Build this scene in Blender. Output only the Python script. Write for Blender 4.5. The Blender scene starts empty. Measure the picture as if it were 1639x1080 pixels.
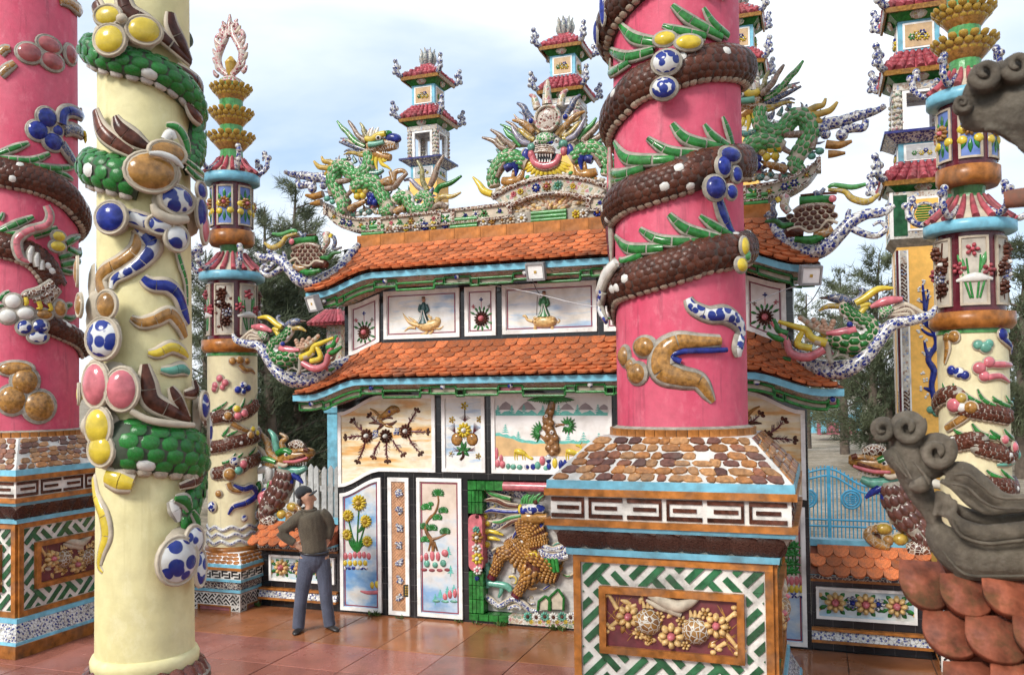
import bpy, math, random
from mathutils import Vector, Matrix
random.seed(7)
D = bpy.data; SC = bpy.context.scene; COL = SC.collection
V = Vector
# ---------------------------------------------------------------- camera
W, H, F = 1639, 1080, 1401.0
CAM = V((3.003, -9.949, 2.808)); YAW, PITCH, ROLL = map(math.radians, (19.27, 1.4, -0.726)); SHY = .03094
RM = Matrix.Rotation(YAW, 3, 'Z') @ Matrix.Rotation(math.pi/2+PITCH, 3, 'X') @ Matrix.Rotation(ROLL, 3, 'Z')
cam = D.objects.new('camera', D.cameras.new('camera')); COL.objects.link(cam)
cam.location = CAM; cam.rotation_euler = RM.to_euler()
cam.data.sensor_width = 36; cam.data.lens = F/W*36; cam.data.shift_y = SHY
cam.data.clip_end = 3000; cam.data.clip_start = .05
cam.data.dof.use_dof = True; cam.data.dof.focus_distance = 9.6; cam.data.dof.aperture_fstop = 6.3
SC.camera = cam
# ---------------------------------------------------------------- sky and sun
SUN_EL, SUN_AZ = math.radians(37), math.radians(203)      # azimuth clockwise from +Y
wd = D.worlds.new('World'); SC.world = wd; wd.use_nodes = True
nt = wd.node_tree; nt.nodes.clear()
def wn(t, **k):
    n = nt.nodes.new(t)
    for a, b in k.items(): setattr(n, a, b)
    return n
sky = wn('ShaderNodeTexSky', sky_type='NISHITA', sun_disc=False, sun_elevation=SUN_EL, sun_rotation=SUN_AZ, air_density=1.0, dust_density=1.2, ozone_density=1.5)
tc = wn('ShaderNodeTexCoord'); mp = wn('ShaderNodeMapping'); mp.inputs['Scale'].default_value = (1, 1, 2.6); mp.inputs['Location'].default_value = (.35, .1, .55)
n1 = wn('ShaderNodeTexNoise'); n1.inputs['Scale'].default_value = 1.7; n1.inputs['Detail'].default_value = 7; n1.inputs['Roughness'].default_value = .52; n1.inputs['Distortion'].default_value = .25
cr = wn('ShaderNodeValToRGB'); cr.color_ramp.elements[0].position = .36; cr.color_ramp.elements[1].position = .57
n2 = wn('ShaderNodeTexNoise'); n2.inputs['Scale'].default_value = 3.1; n2.inputs['Detail'].default_value = 5
cr2 = wn('ShaderNodeValToRGB'); cr2.color_ramp.elements[0].color = (7.0, 7.6, 8.4, 1); cr2.color_ramp.elements[1].color = (8.6, 8.8, 9.0, 1); cr2.color_ramp.elements[0].position = .35; cr2.color_ramp.elements[1].position = .62
pale = wn('ShaderNodeMix', data_type='RGBA'); pale.inputs[0].default_value = .55; pale.inputs[7].default_value = (5.0, 6.7, 9.0, 1)
mx = wn('ShaderNodeMix', data_type='RGBA'); bg = wn('ShaderNodeBackground'); bg.inputs['Strength'].default_value = .1; wo = wn('ShaderNodeOutputWorld')
L = nt.links.new
L(tc.outputs['Generated'], mp.inputs[0]); L(mp.outputs[0], n1.inputs[0]); L(mp.outputs[0], n2.inputs[0])
L(n1.outputs[0], cr.inputs[0]); L(n2.outputs[0], cr2.inputs[0]); L(cr.outputs[0], mx.inputs[0])
L(sky.outputs[0], pale.inputs[6]); L(pale.outputs[2], mx.inputs[6]); L(cr2.outputs[0], mx.inputs[7]); L(mx.outputs[2], bg.inputs[0]); L(bg.outputs[0], wo.inputs[0])
sun = D.objects.new('sun', D.lights.new('sun', 'SUN')); COL.objects.link(sun)
sun.data.energy = 2.5; sun.data.angle = math.radians(16); sun.data.color = (1, .96, .9)
sdir = V((math.sin(SUN_AZ)*math.cos(SUN_EL), math.cos(SUN_AZ)*math.cos(SUN_EL), math.sin(SUN_EL)))
sun.rotation_euler = sdir.to_track_quat('Z', 'Y').to_euler(); sun.location = (0, -12, 14)
SC.view_settings.view_transform = 'Standard'; SC.view_settings.look = 'None'; SC.view_settings.gamma = 1; SC.view_settings.exposure = 0.55
SC.cycles.use_denoising = True; SC.cycles.max_bounces = 4; SC.cycles.diffuse_bounces = 3; SC.cycles.glossy_bounces = 2; SC.cycles.use_adaptive_sampling = True; SC.cycles.adaptive_threshold = .03

# ---------------------------------------------------------------- measuring
FWD = RM @ V((0, 0, -1))
def ray(px, py): return RM @ V(((px-W/2)/F, (H/2-py+SHY*W)/F, -1))
def dep(p): return (p-CAM).dot(FWD)
def proj(p):
    q = RM.transposed() @ (V(p)-CAM); return W/2+F*q.x/-q.z, H/2+SHY*W-F*q.y/-q.z
class Plane:
    def __init__(s, p, n): s.p = V(p); s.n = V(n).normalized()
    def hit(s, px, py, h=0):
        d = ray(px, py); t = (s.p-CAM).dot(s.n)/d.dot(s.n); return CAM+d*t+s.n*h, s.n
    def k(s, p): return dep(p)/F
class UV:      # a face measured in drawing units of k metres
    def __init__(s, o, u, v, n, k): s.o, s.u, s.v, s.n, s.kk = V(o), V(u), V(v), V(n), k
    def hit(s, a, b, h=0): return s.o+s.u*(a*s.kk)+s.v*(b*s.kk)+s.n*h, s.n
    def k(s, p): return s.kk
def PY(y): return Plane((0, y, 0), (0, -1, 0))
def PX(x): return Plane((x, 0, 0), (1, 0, 0))
class Cyl:
    def __init__(s, cx, cy, R): s.c = V((cx, cy, 0)); s.R = R
    def hit(s, px, py, h=0):
        d = ray(px, py); o = CAM-s.c; a = d.x*d.x+d.y*d.y; b = o.x*d.x+o.y*d.y; c = o.x*o.x+o.y*o.y-s.R**2
        q = b*b-a*c; t = (-b-math.sqrt(q))/a if q > 0 else -b/a
        p = CAM+d*t; n = V((p.x-s.c.x, p.y-s.c.y, 0)).normalized()
        return V((s.c.x+n.x*(s.R+h), s.c.y+n.y*(s.R+h), p.z)), n
    def k(s, p): return dep(p)/F
    def az(s, px, py):
        p, n = s.hit(px, py); return math.atan2(n.x, -n.y), p.z
    def at(s, a, z, h=0):
        n = V((math.sin(a), -math.cos(a), 0)); return V((s.c.x, s.c.y, z))+n*(s.R+h), n
def zm(ox, oy, s):
    def f(*pts): return [(ox+p[0]/s, oy+p[1]/s)+tuple(c/s for c in p[2:]) for p in pts]
    return f
# ---------------------------------------------------------------- materials
MATS = {}
def mat(name, fn):
    if name in MATS: return MATS[name]
    m = D.materials.new(name); m.use_nodes = True; t = m.node_tree; t.nodes.clear()
    out = t.nodes.new('ShaderNodeOutputMaterial'); p = t.nodes.new('ShaderNodeBsdfPrincipled'); t.links.new(p.outputs[0], out.inputs[0])
    fn(t, p); MATS[name] = m; return m
def nd(t, typ, ins=None, **k):
    n = t.nodes.new(typ)
    for a, b in k.items(): setattr(n, a, b)
    for a, b in (ins or {}).items():
        if isinstance(b, bpy.types.NodeSocket): t.links.new(b, n.inputs[a])
        else: n.inputs[a].default_value = b
    return n
def c4(c): return (c[0], c[1], c[2], 1)
def mixc(t, fac, a, b, mode='MIX'):
    n = t.nodes.new('ShaderNodeMix'); n.data_type = 'RGBA'; n.blend_type = mode
    for i, s in ((0, fac), (6, a), (7, b)):
        if isinstance(s, bpy.types.NodeSocket): t.links.new(s, n.inputs[i])
        else: n.inputs[i].default_value = s if i == 0 else c4(s)
    return n.outputs[2]
def ramp(t, fac, stops, interp='LINEAR'):
    n = t.nodes.new('ShaderNodeValToRGB'); t.links.new(fac, n.inputs[0]); r = n.color_ramp; r.interpolation = interp
    while len(r.elements) < len(stops): r.elements.new(.5)
    for e, (q, c) in zip(r.elements, stops): e.position = q; e.color = c4(c) if len(c) == 3 else c
    return n.outputs[0]
def bumpn(t, p, h, st, dist=.01):
    b = nd(t, 'ShaderNodeBump', {'Height': h, 'Strength': st, 'Distance': dist}); t.links.new(b.outputs[0], p.inputs['Normal'])
def obj_co(t): return nd(t, 'ShaderNodeTexCoord').outputs['Object']
def noise(t, co, sc, det=4, ro=.55): return nd(t, 'ShaderNodeTexNoise', {'Vector': co, 'Scale': sc, 'Detail': det, 'Roughness': ro}).outputs[0]
def glaze(name, col, rough=.22, var=.3, vs=14, rnd=.0, dirt=.25, bump=.15, alt=None, coat=.0, shard=0, spec=.5, dsc=3.3, dcol=(.1, .085, .07)):
    def fn(t, p):
        p.inputs['Specular IOR Level'].default_value = spec
        co = obj_co(t); n = noise(t, co, vs)
        c2 = alt or tuple(min(1, x*(1+var)+.02*var) for x in col); c1 = tuple(x*(1-var) for x in col)
        c = ramp(t, n, [(.3, c1), (.7, c2)])
        if rnd:
            r = nd(t, 'ShaderNodeObjectInfo').outputs['Random']
            c = mixc(t, 1, c, ramp(t, r, [(0, (1-rnd,)*3), (1, (1+rnd*.7,)*3)]), 'MULTIPLY')
        if dirt:
            d = ramp(t, noise(t, co, dsc, 6, .65), [(.5, (0, 0, 0)), (.7, (1, 1, 1))])
            f = nd(t, 'ShaderNodeMath', {0: d, 1: dirt}, operation='MULTIPLY').outputs[0]
            c = mixc(t, f, c, dcol)
            rr = nd(t, 'ShaderNodeMath', {0: f, 1: rough}, operation='ADD').outputs[0]; t.links.new(rr, p.inputs['Roughness'])
        else: p.inputs['Roughness'].default_value = rough
        if shard:      # broken-ceramic pieces with mortar in the joints
            v = nd(t, 'ShaderNodeTexVoronoi', {'Vector': co, 'Scale': shard}); e = nd(t, 'ShaderNodeTexVoronoi', {'Vector': co, 'Scale': shard}, feature='DISTANCE_TO_EDGE').outputs[0]
            c = mixc(t, .6, c, ramp(t, nd(t, 'ShaderNodeSeparateColor', {0: v.outputs['Color']}).outputs[0], [(0, (.5, .5, .5)), (1, (1.35, 1.35, 1.3))]), 'MULTIPLY')
            mk = ramp(t, e, [(.02, (1, 1, 1)), (.06, (0, 0, 0))]); c = mixc(t, mk, c, (.34, .29, .22))
        t.links.new(c, p.inputs['Base Color'])
        if bump: bumpn(t, p, n, bump)
        if coat: p.inputs['Coat Weight'].default_value = coat; p.inputs['Coat Roughness'].default_value = .1
    return mat(name, fn)
def mosaic(name, cols, scale, grout=(.62, .58, .5), gw=.09, rough=.25, rnd=1):
    def fn(t, p):
        co = obj_co(t)
        v = nd(t, 'ShaderNodeTexVoronoi', {'Vector': co, 'Scale': scale, 'Randomness': rnd}); e = nd(t, 'ShaderNodeTexVoronoi', {'Vector': co, 'Scale': scale, 'Randomness': rnd}, feature='DISTANCE_TO_EDGE')
        sep = nd(t, 'ShaderNodeSeparateColor', {0: v.outputs['Color']}).outputs[0]
        c = ramp(t, sep, [(i/len(cols), cc) for i, cc in enumerate(cols)], 'CONSTANT')
        m = ramp(t, e.outputs[0], [(gw*.5, (0, 0, 0)), (gw, (1, 1, 1))])
        dn = ramp(t, noise(t, co, 4, 6), [(.45, (1, 1, 1)), (.8, (.45, .4, .34))])
        c = mixc(t, m, grout, c); c = mixc(t, 1, c, dn, 'MULTIPLY')
        t.links.new(c, p.inputs['Base Color']); p.inputs['Roughness'].default_value = rough
        bumpn(t, p, m, .6, .008)
    return mat(name, fn)
def bluewhite(name, scale=26, lo=.47, hi=.56, blue=(.012, .028, .20), white=(.62, .62, .60), crack=True):
    def fn(t, p):
        co = obj_co(t); v = nd(t, 'ShaderNodeTexVoronoi', {'Vector': co, 'Scale': scale}).outputs[0]
        e = nd(t, 'ShaderNodeTexVoronoi', {'Vector': co, 'Scale': scale*.8}, feature='DISTANCE_TO_EDGE').outputs[0]
        c = ramp(t, v, [(lo, blue), (hi, white)])
        if crack: c = mixc(t, ramp(t, e, [(.03, (1, 1, 1)), (.07, (0, 0, 0))]), c, (.3, .28, .24))
        c = mixc(t, 1, c, ramp(t, noise(t, co, 5, 6), [(.45, (1, 1, 1)), (.8, (.55, .5, .45))]), 'MULTIPLY')
        t.links.new(c, p.inputs['Base Color']); p.inputs['Roughness'].default_value = .18; bumpn(t, p, e, .4, .006)
    return mat(name, fn)
def plaster(name, col, pale, stain):
    def fn(t, p):
        co = obj_co(t); mpg = nd(t, 'ShaderNodeMapping', {0: co, 'Scale': (1, 1, .35)}).outputs[0]
        c = ramp(t, noise(t, mpg, 2.4, 8, .62), [(.34, col), (.68, pale)])
        c = mixc(t, 1, c, ramp(t, noise(t, co, 11, 6), [(.3, (.9, .89, .88)), (.6, (1.05, 1.05, 1.05))]), 'MULTIPLY')
        st = nd(t, 'ShaderNodeMapping', {0: co, 'Scale': (7, 7, .55)}).outputs[0]
        s = ramp(t, noise(t, st, 1.6, 8, .7), [(.56, (0, 0, 0)), (.74, (1, 1, 1))])
        f = nd(t, 'ShaderNodeMath', {0: s, 1: .75}, operation='MULTIPLY').outputs[0]
        c = mixc(t, f, c, stain)
        sc2 = ramp(t, noise(t, nd(t, 'ShaderNodeMapping', {0: co, 'Scale': (1, 1, .6)}).outputs[0], 7, 10, .72), [(.54, (0, 0, 0)), (.66, (.45, .45, .45))]); c = mixc(t, sc2, c, tuple(min(.85, x*1.0+.09) for x in pale))
        t.links.new(c, p.inputs['Base Color']); p.inputs['Roughness'].default_value = .62; bumpn(t, p, noise(t, co, 24, 8, .7), .35, .01)
    return mat(name, fn)
TERRA_NEAR = glaze('terracotta_mossy', (.23, .062, .030), rough=.6, var=.5, vs=18, rnd=.25, dirt=.95, bump=.6, spec=.3, dsc=7, dcol=(.055, .05, .022))
TERRA = glaze('terracotta_tile', (.50, .142, .048), rough=.6, var=.35, vs=11, rnd=.42, dirt=.65, bump=.4, spec=.3)
TERRA_OLD = glaze('terracotta_old', (.21, .055, .026), rough=.62, var=.55, vs=9, rnd=.25, dirt=.95, bump=.6, spec=.25)
GREEN = glaze('glaze_green', (.016, .145, .022), rough=.14, spec=.35, var=.45, vs=20, rnd=.25)
GREENP = glaze('glaze_pale_green', (.055, .235, .06), rough=.2, var=.4, vs=18)
JADE = glaze('glaze_jade', (.10, .30, .22), rough=.2, var=.35)
BROWN = glaze('glaze_brown', (.075, .021, .010), rough=.22, spec=.22, var=.6, vs=22, rnd=.4)
OCHRE = glaze('glaze_ochre', (.30, .145, .03), rough=.18, var=.5, vs=26)
AMBER = glaze('glaze_amber', (.35, .125, .022), rough=.3, var=.45, vs=12, rnd=.25, dirt=.5, spec=.3)
YELLOW = glaze('glaze_yellow', (.58, .43, .035), rough=.15, var=.22, vs=16)
GOLD = glaze('glaze_gold', (.42, .27, .04), rough=.2, var=.4, vs=16)
BLUE = glaze('glaze_blue', (.010, .022, .19), rough=.12, spec=.35, var=.5, vs=18, rnd=.2)
PINKC = glaze('glaze_pink', (.50, .13, .15), rough=.18, var=.3, vs=14)
ROSE = glaze('glaze_rose', (.34, .06, .075), rough=.4, var=.4, vs=14, rnd=.3, dirt=.5, spec=.3)
MAROON = glaze('glaze_maroon', (.10, .008, .018), rough=.22, var=.3, vs=10)
CREAM = glaze('mortar_cream', (.46, .39, .29), rough=.65, var=.2, vs=12, dirt=.5, bump=.4)
WHITE = glaze('paint_white', (.82, .80, .76), rough=.45, var=.1, vs=9, dirt=.4, spec=.3)
SKYB = glaze('tile_sky_blue', (.17, .44, .56), rough=.3, var=.22, vs=9, rnd=.15, dirt=.5, spec=.3)
MORTAR = glaze('mortar_grey', (.30, .27, .22), rough=.7, var=.3, vs=20, dirt=.6, bump=.4)
WHITEC = glaze('ceramic_white', (.62, .60, .55), rough=.2, var=.1, vs=12, rnd=.1)
TEAL = glaze('paint_teal', (.12, .45, .38), rough=.5, var=.2, vs=30, dirt=.1)
BW = bluewhite('porcelain_blue_white'); BWF = bluewhite('porcelain_fine', 44); BWB = bluewhite('porcelain_bold', 15, .52, .57, crack=False)
MOSP = mosaic('mosaic_pale', [(.5, .42, .3), (.42, .3, .22), (.45, .2, .2), (.5, .48, .42), (.2, .28, .2), (.4, .33, .16)], 22)
MOSG = mosaic('mosaic_green', [(.03, .22, .04), (.05, .28, .07), (.02, .15, .04), (.10, .33, .10)], 26, gw=.12)
MOSB = mosaic('mosaic_brown', [(.10, .035, .02), (.06, .02, .012), (.16, .06, .03), (.3, .2, .13)], 24)
MOSO = mosaic('mosaic_ochre', [(.30, .15, .04), (.22, .10, .03), (.36, .2, .07)], 24)
# ---------------------------------------------------------------- mesh building
ORG = {}
class MB:
    def __init__(s): s.v = []; s.f = []; s.m = []; s.sm = []; s.mats = []
    def mi(s, m):
        if m not in s.mats: s.mats.append(m)
        return s.mats.index(m)
    def add(s, vs, fs, m, smooth=True):
        b = len(s.v); s.v += [tuple(x) for x in vs]; i = s.mi(m)
        for f in fs: s.f.append(tuple(b+k for k in f)); s.m.append(i); s.sm.append(smooth)
        return s
    def cap(s, f, m): b = len(s.v); s.v += [s.v[k] for k in f]; s.f.append(tuple(range(b, len(s.v)))); s.m.append(s.mi(m)); s.sm.append(False)
    def mesh(s, name, org=(0, 0, 0)):
        me = D.meshes.new(name); o = V(org)
        me.from_pydata([(x[0]-o.x, x[1]-o.y, x[2]-o.z) for x in s.v], [], s.f)
        for m in s.mats: me.materials.append(m)
        me.polygons.foreach_set('material_index', s.m); me.polygons.foreach_set('use_smooth', s.sm); me.update()
        return me
    def obj(s, name, parent=None, org=None, **tags):
        if not s.f: return None
        org = V(org) if org is not None else (ORG[parent.name] if parent else V((0, 0, 0)))
        o = D.objects.new(name, s.mesh(name, org)); COL.objects.link(o); ORG[o.name] = org
        if parent: o.parent = parent; o.location = org-ORG[parent.name]
        else: o.location = org
        for k, v in tags.items(): o[k] = v
        return o
def thing(name, label, cat, loc, group=None):
    o = D.objects.new(name, None); COL.objects.link(o); o.location = loc; o.empty_display_size = .2
    o['label'] = label; o['category'] = cat; o['kind'] = 'thing'
    if group: o['group'] = group
    ORG[o.name] = V(loc); return o
def copy_tree(o, parent=None, **tags):
    c = o.copy(); COL.objects.link(c); c.parent = parent; ORG[c.name] = ORG[o.name]
    for k, v in tags.items(): c[k] = v
    for ch in list(o.children): copy_tree(ch, c)
    return c
def mirror(o, label):   # the same thing on the other side of the screen wall's middle
    c = copy_tree(o, None, label=label); c.location.x = -c.location.x; c.scale.x = -1; return c
def box(mb, c, s, m, rz=0):
    c = V(c); h = V(s)/2; R = Matrix.Rotation(rz, 3, 'Z') if rz else None; vs = []
    for x in (-1, 1):
        for y in (-1, 1):
            for z in (-1, 1):
                q = V((x*h.x, y*h.y, z*h.z)); vs.append(c+(R @ q if R else q))
    return mb.add(vs, [(0, 1, 3, 2), (4, 6, 7, 5), (0, 4, 5, 1), (2, 3, 7, 6), (0, 2, 6, 4), (1, 5, 7, 3)], m, False)
def box2(mb, a, b, m): return box(mb, [(p+q)/2 for p, q in zip(a, b)], [abs(q-p) for p, q in zip(a, b)], m)
def cat(pts, n):        # Catmull-Rom through tuples
    out = []; P = [pts[0]]+list(pts)+[pts[-1]]
    for i in range(1, len(P)-2):
        for k in range(n):
            t = k/n; a, b, c, d = P[i-1:i+3]
            out.append(tuple(.5*((2*b[j])+(c[j]-a[j])*t+(2*a[j]-5*b[j]+4*c[j]-d[j])*t*t+(3*b[j]-a[j]-3*c[j]+d[j])*t**3) for j in range(len(b))))
    out.append(tuple(pts[-1])); return out
def sweep(mb, P, N, w, th, m, seg=8, close=True, smooth=True, half=False):
    n = len(P); vs = []; fs = []
    for i in range(n):
        t = (P[min(i+1, n-1)]-P[max(i-1, 0)])
        t = t.normalized() if t.length > 1e-9 else V((0, 0, 1))
        b = t.cross(N[i]); b = b.normalized() if b.length > 1e-6 else V((1, 0, 0)); nn = b.cross(t).normalized()
        if nn.dot(N[i]) < 0: nn = -nn
        for k in range(seg):
            a = 2*math.pi*k/seg; s_ = math.sin(a)*th[i]
            vs.append(P[i]+b*(math.cos(a)*w[i])+nn*(max(s_, -.2*th[i]) if half else s_))
    for i in range(n-1):
        for k in range(seg):
            a = i*seg+k; b = i*seg+(k+1) % seg; fs.append((a, b, b+seg, a+seg))
    b0 = len(mb.v); mb.add(vs, fs, m, smooth); mb.cap([b0+k for k in range(seg)], m); mb.cap([b0+(n-1)*seg+k for k in range(seg-1, -1, -1)], m)
    return mb
def tube(mb, pts, r, m, seg=8, n=4):    # world points, radius list or number
    r = r if isinstance(r, (list, tuple)) else [r]*len(pts)
    q = cat([tuple(p)+(x,) for p, x in zip(pts, r)], n) if n > 1 else [tuple(p)+(x,) for p, x in zip(pts, r)]
    P = [V(a[:3]) for a in q]; w = [max(a[3], .001) for a in q]
    N = []; ref = V((0, -1, .13)).normalized()
    return sweep(mb, P, [ref]*len(P), w, w, m, seg)
def stroke(mb, S, pts, m, th=.6, h=0, seg=8, n=4, back=None, bw=1.5, hs=None):
    """a raised line on surface S; pts = (px, py, half width px[, lift m])"""
    q = cat([tuple(p)+((0,) if len(p) == 3 else ()) for p in pts], n) if n > 1 else [tuple(p)+((0,) if len(p) == 3 else ()) for p in pts]
    P = []; N = []; w = []
    for a in q:
        p, nn = S.hit(a[0], a[1], h+a[3]); P.append(p); N.append(nn); w.append(max(a[2], .25)*S.k(p))
    if back is not None:
        sweep(mb, P, N, [x*1.18+bw*S.k(P[0]) for x in w], [x*th*.62+.004 for x in w], back, seg)
    return sweep(mb, P, N, w, [x*th for x in w], m, seg)
def frame_of(n):
    u = V((0, 0, 1)) if abs(n.z) < .9 else V((0, 1, 0)); r = u.cross(n).normalized(); return r, n.cross(r).normalized()
def dome(mb, p, n, rx, ry, rz, m, ang=0, seg=10, rings=3, smooth=True):
    r, u = frame_of(n); ca, sa = math.cos(ang), math.sin(ang); a1 = r*ca+u*sa; a2 = u*ca-r*sa; vs = []; fs = []
    for i in range(rings):
        f = i/rings*math.pi/2; c, s_ = math.cos(f), math.sin(f)
        for k in range(seg):
            t = 2*math.pi*k/seg; vs.append(p+a1*(math.cos(t)*rx*c)+a2*(math.sin(t)*ry*c)+n*(rz*s_))
    vs.append(p+n*rz)
    for i in range(rings-1):
        for k in range(seg): fs.append((i*seg+k, i*seg+(k+1) % seg, (i+1)*seg+(k+1) % seg, (i+1)*seg+k))
    b = (rings-1)*seg
    for k in range(seg): fs.append((b+k, b+(k+1) % seg, len(vs)-1))
    b0 = len(mb.v); mb.add(vs, fs, m, smooth); mb.cap([b0+k for k in range(seg-1, -1, -1)], m)
    return mb
def blob(mb, S, px, py, rx, ry, m, th=.7, ang=0, h=0, back=None, bw=3, seg=10):
    p, n = S.hit(px, py, h); k = S.k(p)
    if back is not None: dome(mb, p-n*.004, n, (rx+bw)*k, (ry+bw)*k, min(rx, ry)*th*.7*k, back, ang, seg)
    return dome(mb, p, n, rx*k, ry*k, min(rx, ry)*th*k, m, ang, seg)
def ball(mb, p, r, m, sc=(1, 1, 1), seg=10, rings=6, R=None):
    p = V(p); vs = [p+_r(R, V((0, 0, r*sc[2])))]; fs = []
    for i in range(1, rings):
        f = math.pi*i/rings
        for k in range(seg):
            t = 2*math.pi*k/seg; vs.append(p+_r(R, V((math.cos(t)*math.sin(f)*r*sc[0], math.sin(t)*math.sin(f)*r*sc[1], math.cos(f)*r*sc[2]))))
    vs.append(p+_r(R, V((0, 0, -r*sc[2]))))
    for k in range(seg): fs.append((0, 1+k, 1+(k+1) % seg))
    for i in range(rings-2):
        for k in range(seg): a = 1+i*seg+k; b = 1+i*seg+(k+1) % seg; fs.append((a, a+seg, b+seg, b))
    l = len(vs)-1; b = 1+(rings-2)*seg
    for k in range(seg): fs.append((l, b+(k+1) % seg, b+k))
    return mb.add(vs, fs, m)
def _r(R, v): return R @ v if R is not None else v
def lathe(mb, c, prof, m, seg=32, smooth=True, rot=0, caps=True):
    c = V(c); vs = []; fs = []
    for r, z in prof:
        for k in range(seg): a = 2*math.pi*(k+rot)/seg; vs.append(c+V((r*math.cos(a), r*math.sin(a), z)))
    for i in range(len(prof)-1):
        for k in range(seg): a = i*seg+k; b = i*seg+(k+1) % seg; fs.append((a, b, b+seg, a+seg))
    b0 = len(mb.v); mb.add(vs, fs, m, smooth)
    if caps: mb.cap([b0+k for k in range(seg-1, -1, -1)], m); mb.cap([b0+(len(prof)-1)*seg+k for k in range(seg)], m)
    return mb
def poly(mb, pts, n, d, m):     # world outline pushed out by d along n
    n = V(n); k = len(pts); P = [V(p) for p in pts]; vs = P+[p+n*d for p in P]
    fs = [tuple(range(k, 2*k)), tuple(range(k-1, -1, -1))]+[(i, (i+1) % k, (i+1) % k+k, i+k) for i in range(k)]
    return mb.add(vs, fs, m, False)
def flat(mb, S, pts, m, d=.006, h=0): 
    P = [S.hit(a, b, h)[0] for a, b in pts]; return poly(mb, P, S.hit(*pts[0])[1], d, m)
def strip(mb, A, B, n, d, m, smooth=False):   # band between two world polylines, thickness d along n
    n = V(n); k = len(A); vs = [V(p) for p in A]+[V(p) for p in B]; vs += [p+n*d for p in vs]; fs = []; T = 2*k
    for i in range(k-1):
        fs += [(T+i, T+i+1, T+k+i+1, T+k+i), (i+1, i, k+i, k+i+1), (i, i+1, T+i+1, T+i), (k+i+1, k+i, T+k+i, T+k+i+1)]
    fs += [(0, T, T+k, k), (k-1, 2*k-1, T+2*k-1, T+k-1)]
    return mb.add(vs, fs, m, smooth)
def flower(mb, S, px, py, r, mp, mc, n=8, th=.45, cr=.36, h=0, back=None, rot=0):
    p, nn = S.hit(px, py, h); k = S.k(p)*r; ru, uu = frame_of(nn)
    if back is not None: dome(mb, p-nn*.003, nn, k*1.12, k*1.12, k*th*.4, back)
    for i in range(n):
        a = 2*math.pi*i/n+rot; c = p+(ru*math.cos(a)+uu*math.sin(a))*k*.66
        dome(mb, c, nn, k*.38, k*min(.30, 2.2/n), k*th, mp, a, 8, 2)
    dome(mb, p+nn*k*.1, nn, k*cr, k*cr, k*th*1.3, mc, 0, 10, 2)
def scale_mesh(name, m, dome_h=.22, seg=8):
    mb = MB(); o = []
    for k in range(seg):
        a = 2*math.pi*k/seg; o.append((math.cos(a), math.sin(a)))
    sq = lambda a: math.copysign(abs(a)**.75, a)
    vs = [V((.55*sq(x), .53*sq(y), 0)) for x, y in o]+[V((.36*sq(x), .34*sq(y), dome_h)) for x, y in o]
    mb.add(vs, [(k, (k+1) % seg, (k+1) % seg+seg, k+seg) for k in range(seg)]+[tuple(range(seg, 2*seg))], m, True)
    return mb
def tile_mesh(m, w=1, l=1, t=.1):   # fish-scale roof tile: x across, -y down the slope, rounded lower end
    mb = MB(); o = [(-.5*w, .45*l)]
    for k in range(9): a = math.pi+math.pi*k/8; o.append((.5*w*math.cos(a), -.10*l+.42*l*math.sin(a)))
    o.append((.5*w, .45*l)); poly(mb, [V((x, y, 0)) for x, y in o], (0, 0, 1), t, m); return mb
def pieces(parent, name, mb, frames, limit=300, key=None, rest=None, sub=None):
    """frames: 4x4 world matrices; the first ones (by key) are objects that share one mesh, the rest one joined part"""
    idx = list(range(len(frames)))
    if key: idx.sort(key=lambda i: key(frames[i]))
    me = mb.mesh(name); org = ORG[parent.name]; T = Matrix.Translation(-org)
    for i in idx[:limit]:
        o = D.objects.new(name, me); COL.objects.link(o); o.parent = parent; o.matrix_local = T @ frames[i]; ORG[o.name] = org
    if len(idx) > limit:
        r = MB()
        for i in idx[limit:]:
            b = len(r.v); r.v += [tuple(frames[i] @ V(x)) for x in mb.v]
            for f, m, s_ in zip(mb.f, mb.m, mb.sm): r.f.append(tuple(b+k for k in f)); r.m.append(r.mi(mb.mats[m])); r.sm.append(s_)
        r.obj(rest or name+'s', parent, kind='stuff')
def fr(p, x, y, z, sx=1, sy=1, sz=1):
    return Matrix(((x.x*sx, y.x*sy, z.x*sz, p.x), (x.y*sx, y.y*sy, z.y*sz, p.y), (x.z*sx, y.z*sy, z.z*sz, p.z), (0, 0, 0, 1)))
def near_key(M_):
    p = M_.translation; a, b = proj(p)
    return dep(p)+(100 if not (-20 < a < W+20 and -20 < b < H+20) else 0)
def sstep(x): x = max(0, min(1, x)); return x*x*(3-2*x)
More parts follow.
